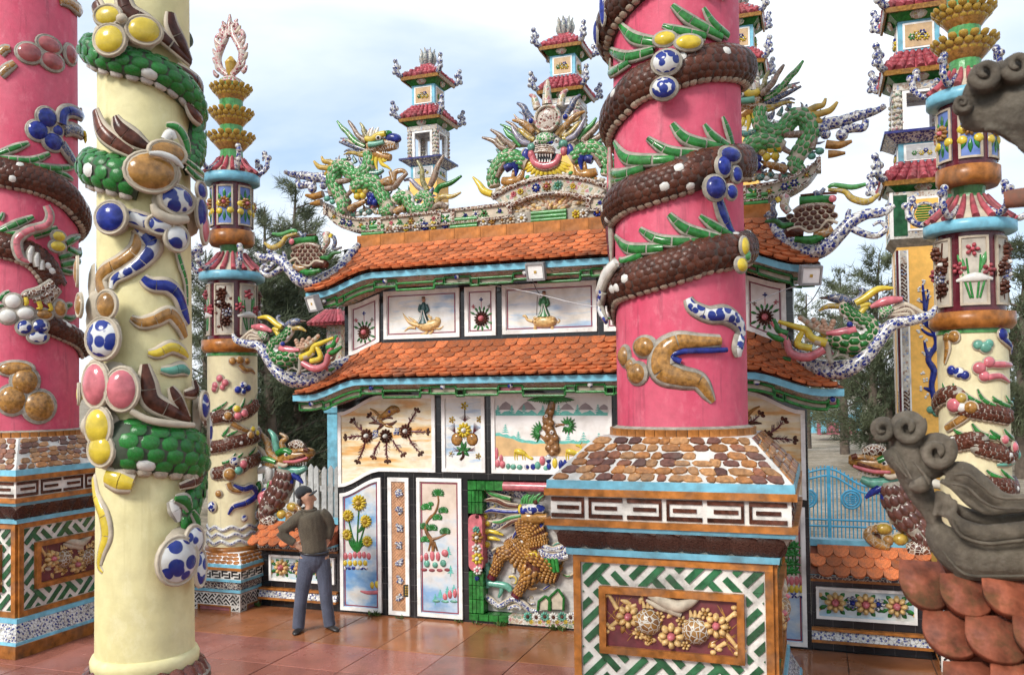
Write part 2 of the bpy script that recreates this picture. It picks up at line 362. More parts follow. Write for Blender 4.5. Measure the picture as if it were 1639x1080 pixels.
# ================================================================ ground, paving, far setting
def tilem(name, col, gran, r0, r1):
    def fn(t, p):
        co = obj_co(t); g = nd(t, 'ShaderNodeNewGeometry').outputs['Position']
        c = ramp(t, noise(t, g, 2.2, 6), [(.3, tuple(x*.72 for x in col)), (.72, tuple(min(1, x*1.3) for x in col))])
        c = mixc(t, gran, c, ramp(t, noise(t, g, 150, 2), [(.35, (.55, .5, .5)), (.65, (1.5, 1.5, 1.5))]), 'MULTIPLY')
        c = mixc(t, 1, c, ramp(t, nd(t, 'ShaderNodeObjectInfo').outputs['Random'], [(0, (.82, .82, .82)), (1, (1.15, 1.12, 1.1))]), 'MULTIPLY')
        d = ramp(t, noise(t, g, 1.1, 7, .6), [(.55, (0, 0, 0)), (.72, (1, 1, 1))]); f = nd(t, 'ShaderNodeMath', {0: d, 1: .35}, operation='MULTIPLY').outputs[0]
        c = mixc(t, f, c, (.07, .035, .025)); t.links.new(c, p.inputs['Base Color'])
        rr = ramp(t, noise(t, g, 1.3, 5, .6), [(.38, (r0,)*3), (.62, (r1,)*3)]); t.links.new(rr, p.inputs['Roughness'])
        bumpn(t, p, noise(t, g, 60, 3), .08 if gran else .03, .01)
    return mat(name, fn)
def sandm(t, p):
    co = obj_co(t)
    c = ramp(t, noise(t, co, .35, 8, .65), [(.3, (.10, .10, .055)), (.45, (.27, .22, .15)), (.62, (.42, .36, .28)), (.75, (.16, .17, .07))])
    c = mixc(t, 1, c, ramp(t, noise(t, co, 6, 6), [(.3, (.6, .58, .55)), (.65, (1.1, 1.1, 1.1))]), 'MULTIPLY')
    t.links.new(c, p.inputs['Base Color']); p.inputs['Roughness'].default_value = .95; bumpn(t, p, noise(t, co, 5, 8), 1, .15)
SAND = mat('sandy_ground', sandm)
g = MB(); nx = 90; ny = 90; vs = []
for j in range(ny+1):
    for i in range(nx+1):
        u = (i/nx*2-1); v = j/ny; x = math.copysign(abs(u)**2.2, u)*700-10; y = -40+ (v**2.4)*1200
        far = max(0, min(1, (y-9)/20)); z = -.09+far*(.45*math.sin(x*.55+y*.3)*math.sin(y*.41+x*.13)+.3*random.random())*.55
        vs.append((x, y, z))
g.add(vs, [(j*(nx+1)+i, j*(nx+1)+i+1, (j+1)*(nx+1)+i+1, (j+1)*(nx+1)+i) for j in range(ny) for i in range(nx)], SAND)
g.obj('ground', kind='structure')
fl = MB(); box2(fl, (-10.2, -13, -.08), (8.2, 1.6, -.012), glaze('paving_joint', (.06, .04, .03), rough=.8, var=.3))
floor = fl.obj('courtyard_floor', kind='structure')
TA = tilem('paving_red', (.30, .115, .085), .8, .10, .36); TB = tilem('paving_orange', (.31, .120, .050), .25, .08, .32)
def pav(m, w, l):
    b = MB(); a = .004; e = .003
    vs = [V((x*(w/2-.004), y*(l/2-.004), -.03)) for x, y in ((-1, -1), (1, -1), (1, 1), (-1, 1))]
    vs += [V((x*(w/2-.004), y*(l/2-.004), -e)) for x, y in ((-1, -1), (1, -1), (1, 1), (-1, 1))]
    vs += [V((x*(w/2-.004-a), y*(l/2-.004-a), 0)) for x, y in ((-1, -1), (1, -1), (1, 1), (-1, 1))]
    b.add(vs, [(8, 9, 10, 11)]+[(i, (i+1) % 4, (i+1) % 4+4, i+4) for i in range(4)]+[(i+4, (i+1) % 4+4, (i+1) % 4+8, i+8) for i in range(4)], m, False); return b
I3 = Matrix.Identity(3)
fa, fb = [], []
for i in range(-11, 10):
    x = .81*i+.405-.01
    dz = lambda: random.uniform(-.0025, .0025)
    fb.append(fr(V((x, -.655, dz())), V((1, 0, 0)), V((0, 1, 0)), V((0, 0, 1))))
    for j in range(9): fa.append(fr(V((x, -1.31-.41-.82*j, dz())), V((1, 0, random.uniform(-.002, .002))), V((0, 1, 0)), V((0, 0, 1))))
pieces(floor, 'floor_tile', pav(TA, .81, .82), fa); pieces(floor, 'floor_tile', pav(TB, .81, 1.31), fb)
# ---------------------------------------------------------------- weeds along the foot of the wall
WEED = glaze('weed_green', (.06, .12, .02), rough=.6, var=.5, vs=30, dirt=0)
def weed(px, py, r, label):
    p = Plane((0, 0, 0), (0, 0, 1)).hit(px, py)[0]; p.y = min(p.y, -.05)
    b = MB()
    for i in range(int(26*r/.08)):
        a = random.uniform(0, 6.28); l = r*random.uniform(.4, 1); o = p+V((random.uniform(-r, r)*.8, random.uniform(-.4, .1)*r, 0)); d = V((math.cos(a)*l*.7, math.sin(a)*l*.5-.01, l*random.uniform(.5, 1)))
        s = d.cross(V((0, 0, 1))).normalized()*l*.17
        b.add([o, o+d*.5+s, o+d, o+d*.5-s], [(0, 1, 2, 3)], WEED)
    b.obj('weed', None, p, label=label, category='weed', group='weeds at the foot of the walls')
for px, py, r, s in ((600, 985, .10, 'weeds under the sunflower panel'), (640, 990, .07, 'weeds under the peach lattice panel'), (735, 996, .06, 'weed left of the green framed relief'), (764, 999, .07, 'weed under the green frame corner'), (806, 1000, .10, 'leafy weed under the middle of the relief'), (893, 1008, .11, 'weeds beside the pink pillar pedestal'), (345, 972, .07, 'weed in front of the lantern column pedestal arch'), (413, 968, .10, 'tall weed between lantern column pedestal and low wall')):
    weed(px, py, r, 'small green '+s)
# ================================================================ the screen wall
def mobj(mb, name, par, **k):      # a piece and its mirror image on the other half
    o = mb.obj(name, par, **k); c = o.copy(); COL.objects.link(c); c.scale.x = -1; ORG[c.name] = ORG[o.name]; return o
def black_tile(t, p):
    co = obj_co(t); m = nd(t, 'ShaderNodeMapping', {0: co, 'Rotation': (math.pi/2, 0, 0)}).outputs[0]
    b = nd(t, 'ShaderNodeTexBrick', {'Vector': m, 'Color1': c4((.010, .010, .012)), 'Color2': c4((.016, .016, .018)), 'Mortar': c4((.09, .085, .08)), 'Scale': 1, 'Mortar Size': .0022, 'Brick Width': .2, 'Row Height': .2}, offset=0)
    t.links.new(b.outputs[0], p.inputs['Base Color']); p.inputs['Roughness'].default_value = .12
    bumpn(t, p, b.outputs['Fac'], -.3, .003)
BLACK = mat('black_tiles', black_tile)
wall = thing('screen_wall', 'tall black tiled screen wall with painted relief panels and two terracotta roofs', 'screen wall', (0, .25, 0))
def dlow(x): return .215*sstep((abs(x)-2.25)/.6)
def dup(x): return .19*sstep((abs(x)-2.05)/.7)
b = MB(); WX = 2.88
box2(b, (-WX, .002, 0), (-1.07, .5, 1.73), BLACK); box2(b, (1.07, .002, 0), (WX, .5, 1.73), BLACK); box2(b, (-1.07, .16, 0), (1.07, .5, 1.73), BLACK)
b.obj('wall_base', wall)
b = MB(); box2(b, (-WX, .002, 1.732), (WX, .5, 2.9), BLACK); b.obj('wall_middle', wall)
b = MB(); box2(b, (-2.76, .002, 2.9), (2.76, .5, 4.66), BLACK); b.obj('wall_upper', wall)
b = MB(); box2(b, (-1.07, .0, -.01), (1.07, .17, .03), BLACK); b.obj('recess_sill', wall)
# ---- painted panels
def wash(name, stops, sc=(1.2, 1, 7), ns=1.0, grad=None):
    def fn(t, p):
        co = obj_co(t); m = nd(t, 'ShaderNodeMapping', {0: co, 'Scale': sc}).outputs[0]
        f = noise(t, m, ns*1.4, 5, .55)
        if grad:        # a painted change from lower to upper part: (z0, z1, amount)
            z = nd(t, 'ShaderNodeSeparateXYZ', {0: co}).outputs[2]
            g_ = nd(t, 'ShaderNodeMapRange', {0: z, 1: grad[0], 2: grad[1], 3: -grad[2], 4: grad[2]}).outputs[0]
            f = nd(t, 'ShaderNodeMath', {0: f, 1: g_}, operation='ADD').outputs[0]
        c = ramp(t, f, stops); e = ramp(t, noise(t, co, 6, 6), [(.45, (1, 1, 1)), (.8, (.72, .69, .64))])
        c = mixc(t, 1, c, e, 'MULTIPLY'); t.links.new(c, p.inputs['Base Color']); p.inputs['Roughness'].default_value = .32
        bumpn(t, p, noise(t, co, 30, 3), .06, .01)
    return mat(name, fn)
P_OR = wash('panel_cream_orange', [(.36, (.68, .36, .11)), (.47, (.74, .60, .36)), (.58, (.78, .71, .56)), (.7, (.70, .42, .16))])
P_SKY = wash('panel_pale_sky', [(.34, (.36, .50, .66)), (.45, (.68, .70, .70)), (.6, (.76, .72, .64)), (.72, (.44, .56, .68))])
P_WH = wash('panel_white', [(.3, (.72, .69, .66)), (.6, (.80, .77, .74))])
P_BLUE = wash('panel_blue_wash', [(.36, (.12, .30, .58)), (.47, (.28, .46, .66)), (.58, (.58, .63, .66)), (.7, (.66, .62, .56))], (2, 1, 3.4))
P_BON = wash('panel_bonsai', [(.25, (.22, .38, .60)), (.42, (.50, .58, .64)), (.54, (.66, .62, .58)), (.7, (.66, .55, .45))], (1.6, 1, 3), grad=(-.1+.1, 1.6, .24))
P_PEACH = glaze('panel_peach', (.42, .20, .10), rough=.5, var=.15)
P_PEACH2 = glaze('lattice_peach', (.60, .33, .18), rough=.4, var=.15)
P_REL = wash('relief_ground', [(.35, (.16, .15, .14)), (.5, (.55, .52, .48)), (.65, (.35, .33, .32))], (2, 1, 5))
RIM = glaze('rim_maroon', (.22, .03, .06), rough=.35, var=.2, dirt=.1)
def panel(x0, x1, zt, zb, m, f=.045, name='painted_panel', y=0, rim=True):
    n = 14; f_ = lambda z: z if callable(z) else (lambda x: z); zt, zb = f_(zt), f_(zb)
    xs = [x0+(x1-x0)*i/n for i in range(n+1)]; xi = [x0+f+(x1-x0-2*f)*i/n for i in range(n+1)]; N = V((0, -1, 0))
    pm = MB(); strip(pm, [V((x, y, zt(x)-f*.5)) for x in xi], [V((x, y, zb(x)+f*.5)) for x in xi], N, .008, m); p = pm.obj(name, wall)
    fm = MB(); d = .028
    strip(fm, [V((x, y, zt(x))) for x in xs], [V((x, y, zt(x)-f)) for x in xs], N, d, WHITE)
    strip(fm, [V((x, y, zb(x)+f)) for x in xs], [V((x, y, zb(x))) for x in xs], N, d, WHITE)
    for a, c in ((x0, x0+f), (x1-f, x1)):
        strip(fm, [V((a, y, zt(a)-f)), V((c, y, zt(c)-f))], [V((a, y, zb(a)+f)), V((c, y, zb(c)+f))], N, d-.001, WHITE)
    fm.obj('frame', p)
    if rim:
        rm = MB(); g0 = f+.012; w = .014; d2 = .012; xr = [x0+g0+(x1-x0-2*g0)*i/n for i in range(n+1)]
        strip(rm, [V((x, y, zt(x)-g0)) for x in xr], [V((x, y, zt(x)-g0-w)) for x in xr], N, d2, RIM)
        strip(rm, [V((x, y, zb(x)+g0+w)) for x in xr], [V((x, y, zb(x)+g0)) for x in xr], N, d2, RIM)
        for a in (xr[0], xr[-1]-w): strip(rm, [V((a, y, zt(a)-g0-w)), V((a+w, y, zt(a)-g0-w))], [V((a, y, zb(a)+g0+w)), V((a+w, y, zb(a)+g0+w))], N, d2, RIM)
        rm.obj('rim_line', p)
    return p
S0 = PY(-.008)
def relief(p, name, fn):
    mb = MB(); fn(mb); return mb.obj(name, p)
def mirror_panel(p):
    c = p.copy(); COL.objects.link(c); c.parent = wall; c.scale.x = -1; ORG[c.name] = ORG[p.name]
    for ch in list(p.children): copy_tree(ch, c)
# ---- A1: cream and orange panel with sprigs
zA = lambda x: 2.77-dlow(x); zAb = lambda x: 1.81-dlow(x)
A1 = panel(-2.86, -1.49, zA, zAb, P_OR, rim=False)
q = zm(540, 620, 6.3)
for cx, cy in ((297, 487), (490, 490), (690, 440)):
    relief(A1, 'flower', lambda mb: flower(mb, S0, *q((cx, cy, 74))[0], BROWN, WHITEC, 12, .5, .34))
for cx, cy in ((385, 475), (597, 445)): relief(A1, 'berry_cluster', lambda mb: [blob(mb, S0, *q((cx+random.uniform(-22, 22), cy+random.uniform(-36, 36)))[0], 2.3, 2.3, BWF, 1.0) for _ in range(14)])
for ex, ey, sx, sy in ((100, 500, 250, 490), (165, 345, 260, 440), (335, 290, 440, 380), (795, 245, 710, 380), (895, 445, 750, 440), (830, 650, 720, 500), (655, 660, 560, 530), (505, 725, 500, 540), (370, 685, 430, 540), (210, 730, 280, 550)):
    def sprig(mb):
        mx_, my = (ex+sx)/2+random.uniform(-14, 14), (ey+sy)/2+random.uniform(-10, 10)
        stroke(mb, S0, q((sx, sy, 9), (mx_, my, 7), (ex, ey, 6)), MAROON, .9, .006)
        d = math.atan2(ey-sy, ex-sx)
        for k in (-.9, 0, .9): blob(mb, S0, *q((ex+26*math.cos(d+k), ey+26*math.sin(d+k)))[0], 3.4, 2.3, BROWN, .9, -(d+k))
        for k in range(16):
            t = random.uniform(.1, .85); a = d+random.choice((-1, 1))*random.uniform(.5, 1.0); x = sx+(ex-sx)*t; y = sy+(ey-sy)*t; l = 52*(1-t*.5)
            stroke(mb, S0, q((x, y, 2.4), (x+l*math.cos(a), y+l*math.sin(a), 1.0)), MAROON, .8, .004, 5, 1)
    relief(A1, 'sprig', sprig)
relief(A1, 'carved_creature', lambda mb: (stroke(mb, S0, q((330, 212, 7), (380, 240, 13), (430, 288, 20), (490, 270, 36), (555, 225, 46), (612, 225, 26), (605, 255, 8)), OCHRE, .8, .004), stroke(mb, S0, q((440, 330, 10), (500, 300, 16), (560, 310, 10)), BROWN, .8), blob(mb, S0, *q((540, 240))[0], 3, 3, BLUE, 1, 0, .03)))
relief(A1, 'leaf_spray', lambda mb: [stroke(mb, S0, q((470, 370, 10), (x, y, 17), (x2, y2, 6)), OCHRE if i % 2 else BROWN, .7, .004) for i, (x, y, x2, y2) in enumerate(((400, 355, 320, 360), (430, 330, 400, 300), (540, 370, 600, 335), (510, 385, 560, 400), (440, 390, 400, 430)))])
# ---- A2: narrow panel with yellow flower
A2 = panel(-1.40, -.83, 2.765, 1.82, P_SKY, rim=False)
relief(A2, 'flower', lambda mb: flower(mb, S0, *q((1280, 430, 78))[0], YELLOW, WHITEC, 11, .5, .36))
for x in (1205, 1360): relief(A2, 'seed_pod', lambda mb: blob(mb, S0, *q((x, 522))[0], 9.8, 10.4, OCHRE, .45, 0, 0, BROWN, 1))
relief(A2, 'stem', lambda mb: [stroke(mb, S0, q((1285, 215, 6), (1285, 345, 7)), BROWN, .9)]+[stroke(mb, S0, q((x, y, 2.5), (x2, y2, 1)), MAROON, .8, .004, 5, 1) for x, y, x2, y2 in [(1285, 340, 1285+k*14, 270-abs(k)*-8) for k in range(-4, 5)]+[(1190, 460, 1150+k*10, 380-k*8) for k in range(-3, 4)]+[(1370, 460, 1410+k*10, 380+k*8) for k in range(-3, 4)]+[(1230, 640, 1170, 600+k*14) for k in range(4)]+[(1320, 640, 1390, 600+k*12) for k in range(4)]])
for x, y, r, m in ((1280, 185, 42, YELLOW), (1155, 325, 36, GOLD), (1432, 320, 36, GOLD), (1148, 665, 34, WHITEC), (1420, 690, 32, GOLD)): relief(A2, 'flower', lambda mb: flower(mb, S0, *q((x, y, r))[0], m, GOLD, 5, .5, .3))
relief(A2, 'leaves', lambda mb: [stroke(mb, S0, q((1270, 640, 6), ((1270+x)/2, (640+y)/2, 20), (x, y, 3)), GREEN, .6) for x, y in ((1250, 530), (1300, 540), (1200, 600), (1350, 610), (1200, 680), (1330, 690))]+[stroke(mb, S0, q((1265, 640, 14), (1270, 690, 16), (1240, 730, 12)), BROWN, .9)])
# ---- A3: palm tree, deer, rocks
A3 = panel(-.745, .745, 2.77, 1.815, P_WH, rim=False)
q = zm(780, 620, 6.75); S1 = PY(-.0085)
MTN = glaze('paint_mountain', (.30, .25, .25), rough=.5, var=.15, dirt=0); GRND = glaze('paint_ochre_field', (.62, .40, .18), rough=.5, var=.25, vs=5, dirt=0)
def paint3(mb):
    for x, w_, h_ in ((200, 90, 90), (430, 100, 90), (860, 80, 70), (1060, 90, 75), (1260, 70, 60)): flat(mb, S1, q((x-w_, 240), (x-w_*.4, 240-h_*.75), (x, 240-h_), (x+w_*.45, 240-h_*.7), (x+w_, 240)), MTN, .002)
    top = [(x, 262+18*math.sin(x*.05)+10*math.sin(x*.13)) for x in range(90, 1345, 30)]
    P1 = [S1.hit(*q((x, y))[0])[0] for x, y in top]; P2 = [S1.hit(*q((x, 302))[0])[0] for x, y in top]; strip(mb, P1, P2, (0, -1, 0), .0026, TEAL)
    g0 = [(x, 520+80*sstep((x-120)/350)+5*math.sin(x*.04)) for x in range(90, 1345, 40)]
    P1 = [S1.hit(*q((x, y-26-12*math.sin(x*.07)))[0])[0] for x, y in g0]; P2 = [S1.hit(*q((x, y+6))[0])[0] for x, y in g0]; P3 = [S1.hit(*q((x, 740))[0])[0] for x, y in g0]
    strip(mb, P1, P2, (0, -1, 0), .0022, TEAL); strip(mb, P2, P3, (0, -1, 0), .0026, GRND)
    for x, y, s in ((115, 270, 1), (265, 270, 1), (395, 270, 1.1), (600, 270, 1), (770, 280, 1.2), (975, 270, 1.1), (1195, 275, 1.2), (195, 490, 1.2), (335, 560, 1.1), (875, 590, 1.2), (1040, 590, 1.4), (1205, 590, 1.3)):
        for k in range(4): w_ = (12+k*9)*s; yy = y-(70-k*20)*s; flat(mb, S1, q((x-w_, yy+9), (x, yy-10), (x+w_, yy+9)), TEAL, .003)
relief(A3, 'painted_scenery', paint3)
PALM = glaze('palm_trunk', (.22, .10, .03), rough=.2, var=.5, vs=20)
def palm(mb):
    stroke(mb, S0, q((700, 150, 42), (690, 220, 46), (660, 310, 52), (655, 400, 56), (690, 500, 62), (712, 600, 70), (710, 705, 74)), PALM, .6, .0)
    for x, y in ((690, 265), (640, 360), (690, 380), (640, 430), (680, 450), (660, 540), (740, 540), (700, 590), (670, 650), (745, 655), (710, 700), (640, 330)): blob(mb, S0, *q((x, y))[0], 6.5, 6, PALM, .6, random.random(), .03)
    stroke(mb, S0, q((650, 600, 22), (610, 550, 18), (570, 515, 14)), PALM, .7); stroke(mb, S0, q((735, 410, 22), (790, 400, 15), (835, 405, 12)), PALM, .7)
relief(A3, 'palm_trunk', palm)
for x, y, r_ in ((648, 307, 20), (708, 482, 24)): relief(A3, 'knot', lambda mb: (blob(mb, S0, *q((x, y))[0], r_/6.75, r_/6.75, WHITEC, .5, 0, .05), blob(mb, S0, *q((x, y))[0], r_/11, r_/11, MAROON, .8, 0, .053)))
def fan(mb, cx, cy, r, a0, a1, n, rows=1, w=11):
    for j in range(rows):
        for i in range(n):
            a = a0+(a1-a0)*(i+.5*(j % 2))/(n-1); l = r*(1-.32*j)*random.uniform(.88, 1.05); ca, sa = math.cos(a), math.sin(a)
            stroke(mb, S0, q((cx+.25*l*ca, cy+.25*l*sa, 3), (cx+.65*l*ca, cy+.65*l*sa, w), (cx+l*ca, cy+l*sa, 2)), GREEN, .5, .01+.012*j, 6, 3)
relief(A3, 'palm_leaves', lambda mb: [stroke(mb, S0, q((690+k*11, 106, 5), (690+k*17, 128, 12), (690+k*21.5+random.uniform(-5, 5), 190-abs(k)*4.2+random.uniform(-8, 8), 3)), GREEN, .6, .02, 6, 3) for k in range(-12, 13)])
relief(A3, 'palm_leaves', lambda mb: fan(mb, 585, 480, 125, 2.0, 4.5, 9, 2)); relief(A3, 'palm_leaves', lambda mb: fan(mb, 870, 410, 100, -2.5, 2.3, 12, 2))
def deer(mb, x, s, down):
    f = lambda *P: q(*[(x+a*s, b, c) for a, b, c in P])
    stroke(mb, S0, f((-75, 690, 22), (-40, 690, 32), (0, 700, 32), (40, 715, 24)), YELLOW, .8)
    stroke(mb, S0, f((40, 715, 20), (75, 750, 16), (110, 765, 18), (125, 772, 10)) if down else f((45, 712, 24), (80, 690, 16), (90, 645, 14), (55, 625, 18), (30, 628, 10)), YELLOW, .8)
    for a in (-70, -45, 15, 40): stroke(mb, S0, f((a, 705, 12), (a-4, 745, 8), (a, 782, 6)), YELLOW, .9)
    if not down: stroke(mb, S0, f((70, 622, 6), (50, 590, 5), (30, 570, 3)), TEAL, .8); stroke(mb, S0, f((78, 622, 6), (100, 590, 5), (110, 575, 3)), OCHRE, .8)
relief(A3, 'deer', lambda mb: deer(mb, 370, 1, True)); relief(A3, 'deer', lambda mb: deer(mb, 925, 1, False))
for x, y, rx, ry, m in ((100, 710, 26, 70, PINKC), (150, 765, 24, 45, PINKC), (110, 820, 35, 45, PINKC), (165, 830, 34, 45, PINKC), (225, 850, 26, 34, JADE), (280, 855, 36, 32, JADE), (350, 860, 36, 30, JADE), (425, 860, 32, 30, BWB), (495, 855, 32, 36, BLUE), (545, 840, 36, 46, JADE), (595, 790, 36, 55, PINKC), (660, 770, 34, 52, BWB), (665, 850, 28, 42, BLUE), (730, 815, 32, 60, YELLOW), (795, 835, 30, 58, BLUE), (840, 830, 26, 55, BLUE), (880, 830, 30, 40, BLUE), (630, 870, 28, 28, JADE), (950, 850, 34, 34, JADE), (1010, 840, 34, 44, PINKC), (1080, 850, 36, 34, BWB), (1150, 850, 36, 34, JADE), (1230, 850, 36, 34, PINKC), (1300, 850, 36, 34, BLUE)):
    relief(A3, 'rock', lambda mb: blob(mb, S0, *q((x, y))[0], rx/6.75, ry/6.75, m, .6, 0, 0, WHITEC, .8))
mirror_panel(A1); mirror_panel(A2)
# ---- B1: sunflowers over water
q = zm(540, 620, 2.842)
B1 = panel(-2.84, -2.25, lambda x: 1.73-dlow(x), .03, P_BLUE)
relief(B1, 'stems', lambda mb: [stroke(mb, S0, q((90, 745, 4), (x1, y1, 4.5), (x2, y2, 4)), GREEN, .8) for x1, y1, x2, y2 in ((93, 640, 100, 535), (70, 680, 50, 595), (110, 680, 128, 620), (70, 720, 48, 680), (105, 725, 135, 705))])
relief(B1, 'leaves', lambda mb: [stroke(mb, S0, q((90+k*2, 750, 3), (90+k*9, 715, 8), (90+k*14, 690-abs(k)*3, 2)), GREEN, .6) for k in (-3, -2, -1, 0, 1, 2)]+[stroke(mb, S0, q((92, 660, 3), (110, 640, 9), (120, 615, 2)), GREEN, .6)])
for x, y, r_ in ((100, 523, 37), (50, 582, 28), (130, 607, 30), (46, 668, 26), (137, 698, 26)): relief(B1, 'sunflower', lambda mb: flower(mb, S0, *q((x, y, r_))[0], YELLOW, GOLD, 13, .5, .42))
for x, y, rx, ry, m in [(38+i*21, 766-(i in (2, 3, 4))*6, 12, 17, PINKC) for i in range(6)]+[(35+i*23, 797, 12, 14, YELLOW) for i in range(5)]+[(35+i*19, 820, 11, 9, BWB) for i in range(6)]+[(158, 898, 11, 17, YELLOW), (180, 895, 12, 18, YELLOW), (192, 905, 9, 14, YELLOW)]: relief(B1, 'rock', lambda mb: blob(mb, S0, *q((x, y))[0], rx/2.842, ry/2.842, m, .6, 0, .0, WHITEC, .6))
relief(B1, 'boat', lambda mb: stroke(mb, S0, q((105, 925, 4), (140, 932, 9), (185, 930, 9), (200, 928, 4)), PINKC, .5))
# ---- B2: peach lattice
B2 = panel(-2.15, -1.86, 1.735, .02, P_PEACH, f=.05, rim=False)
def clip(poly_, a, b, c):   # keep a*x+b*y<=c
    out = []
    for i in range(len(poly_)):
        p, r = poly_[i], poly_[(i+1) % len(poly_)]; dp = a*p[0]+b*p[1]-c; dr = a*r[0]+b*r[1]-c
        if dp <= 0: out.append(p)
        if dp*dr < 0: t = dp/(dp-dr); out.append((p[0]+(r[0]-p[0])*t, p[1]+(r[1]-p[1])*t))
    return out
def weave(x0, x1, z0, z1, Lb, nb, gap, holes=()):
    """45 degree woven bars (groups of nb, alternating direction) clipped to a rectangle, minus holes: list of polygons"""
    res = []; bw = Lb/nb; R = int(2*max(x1-x0, z1-z0)/Lb)+3; s = math.sqrt(.5); cx, cz = (x0+x1)/2, (z0+z1)/2
    rects = [(x0, x1, z0, z1)]
    for hx0, hx1, hz0, hz1 in holes: rects = [(x0, x1, hz1, z1), (x0, x1, z0, hz0), (x0, hx0, hz0, hz1), (hx1, x1, hz0, hz1)]
    for i in range(-R, R):
        for j in range(-R, R):
            for k in range(nb):
                a0, a1, b0, b1 = i*Lb, (i+1)*Lb, j*Lb, (j+1)*Lb
                ext = (.5 if k % 2 else -.0)*bw
                if (i+j) % 2: b0, b1 = b0+k*bw+gap/2, b0+(k+1)*bw-gap/2; a0 += gap/2; a1 += -gap/2+ext
                else: a0, a1 = a0+k*bw+gap/2, a0+(k+1)*bw-gap/2; b0 += gap/2; b1 += -gap/2+ext
                pl = [(cx+s*(a-b_), cz+s*(a+b_)) for a, b_ in ((a0, b0), (a1, b0), (a1, b1), (a0, b1))]
                for r0, r1, r2, r3 in rects:
                    c = pl
                    for aa, bb, cc in ((1, 0, r1), (-1, 0, -r0), (0, 1, r3), (0, -1, -r2)):
                        c = clip(c, aa, bb, cc)
                        if len(c) < 3: break
                    if len(c) >= 3: res.append(c)
    return res
relief(B2, 'lattice', lambda mb: [poly(mb, [V((x, -.008, z)) for x, z in pl], (0, -1, 0), .010, P_PEACH2) for pl in weave(-2.098, -1.912, .075, 1.68, .085, 3, .010)])
for y in (480, 560, 635, 715, 795, 872, 952):
    relief(B2, 'rosette', lambda mb: [blob(mb, S0, *q((283+random.uniform(-14, 14), y+random.uniform(-15, 15)))[0], 2.9, 2.6, BWF, 1.0, 0, .012) for _ in range(14)])
relief(B2, 'name_plaque', lambda mb: flat(mb, S0, q((303, 895), (326, 893), (326, 950), (303, 950)), glaze('plaque_dark', (.03, .03, .02), var=.3), .02))
relief(B2, 'plaque_text', lambda mb: [flat(mb, PY(-.028), q((309+9*(i % 2), 903+11*(i//2)), (314+9*(i % 2), 903+11*(i//2)), (314+9*(i % 2), 910+11*(i//2)), (309+9*(i % 2), 910+11*(i//2))), GOLD, .003) for i in range(8)])
# ---- B3: bonsai over water
B3 = panel(-1.75, -1.145, 1.74, .03, P_BON)
relief(B3, 'bonsai_trunk', lambda mb: [stroke(mb, S0, q(*P), PALM, .8) for P in (((436, 742, 9), (432, 700, 10), (405, 655, 9), (408, 610, 7), (445, 568, 6), (460, 520, 5), (455, 480, 4)), ((432, 690, 8), (465, 680, 5), (500, 662, 4)), ((412, 600, 4), (430, 580, 4), (470, 575, 3)), ((405, 650, 4), (390, 640, 3)), ((415, 742, 5), (425, 700, 6)), ((455, 742, 5), (440, 700, 6)))])
for x, y, r_ in ((458, 482, 30), (405, 545, 26), (482, 560, 24), (455, 592, 24), (395, 632, 24), (432, 640, 26), (490, 655, 26), (400, 692, 24), (425, 530, 14)):
    relief(B3, 'foliage_clump', lambda mb: [stroke(mb, S0, q((x, y+r_*.25, 2), (x+r_*.55*math.cos(a), y+r_*.5*math.sin(a), 5.5), (x+r_*math.cos(a), y+r_*.8*math.sin(a), 1.5)), GREEN, .8, .006, 6, 2) for a in [math.pi*(1+i/8) for i in range(9)]+[.4, 2.7]])
for x, y, rx, ry, m in ((382, 775, 11, 18, PINKC), (405, 770, 12, 20, PINKC), (432, 765, 13, 24, PINKC), (458, 768, 12, 22, PINKC), (490, 752, 19, 18, PINKC), (408, 800, 16, 18, JADE), (445, 806, 15, 15, JADE), (482, 798, 17, 18, JADE), (395, 828, 16, 8, ROSE), (430, 830, 16, 8, ROSE), (465, 830, 16, 8, ROSE), (500, 828, 16, 8, ROSE), (490, 950, 12, 17, PINKC), (512, 940, 12, 20, PINKC), (535, 935, 11, 22, PINKC), (553, 930, 8, 24, PINKC), (450, 970, 20, 7, JADE), (490, 972, 20, 7, JADE), (530, 972, 20, 7, JADE)):
    relief(B3, 'rock', lambda mb: blob(mb, S0, *q((x, y))[0], rx/2.842, ry/2.842, m, .6, 0, .0, WHITEC, .6))
def teals(mb):
    for x, y in ((445, 950), (468, 930), (500, 915), (530, 908), (515, 820), (505, 735)):
        for k in range(3): flat(mb, S1, q((x-8-4*k, y+k*10+4), (x, y+k*10-8), (x+8+4*k, y+k*10+4)), TEAL, .004)
        flat(mb, S1, q((x-2, y-12), (x+2, y-12), (x+2, y+38), (x-2, y+38)), TEAL, .003)
relief(B3, 'painted_firs', teals)
# right-hand panels: bamboo instead of sunflowers, the others alike
B1r = panel(2.25, 2.84, lambda x: 1.73-dlow(x), .03, P_BON)
q = zm(860, 540, 2.0)
relief(B1r, 'bamboo', lambda mb: [stroke(mb, S0, q((x, 760, 3), (x+d, 700, 3), (x+2*d, 650, 2.5)), GREEN, .9) for x, d in ((785, 0), (800, 4), (815, 3), (828, -2))]+[stroke(mb, S0, q((x, y, 2), (x+dx*.5, y+dy*.5, 5), (x+dx, y+dy, 1)), GREEN, .6, .01, 6, 2) for x in (788, 806, 822) for y in (665, 690, 720, 745) for dx, dy in ((-20, 10), (22, 8), (-14, -14), (16, -12))])
for i in range(5):
    for y, m, r_ in ((778, PINKC, 9), (805, YELLOW, 8), (824, BWB, 6)): relief(B1r, 'rock', lambda mb: blob(mb, S0, *q((782+i*16, y))[0], 4, r_*.85, m, .6, 0, 0, WHITEC, .6))
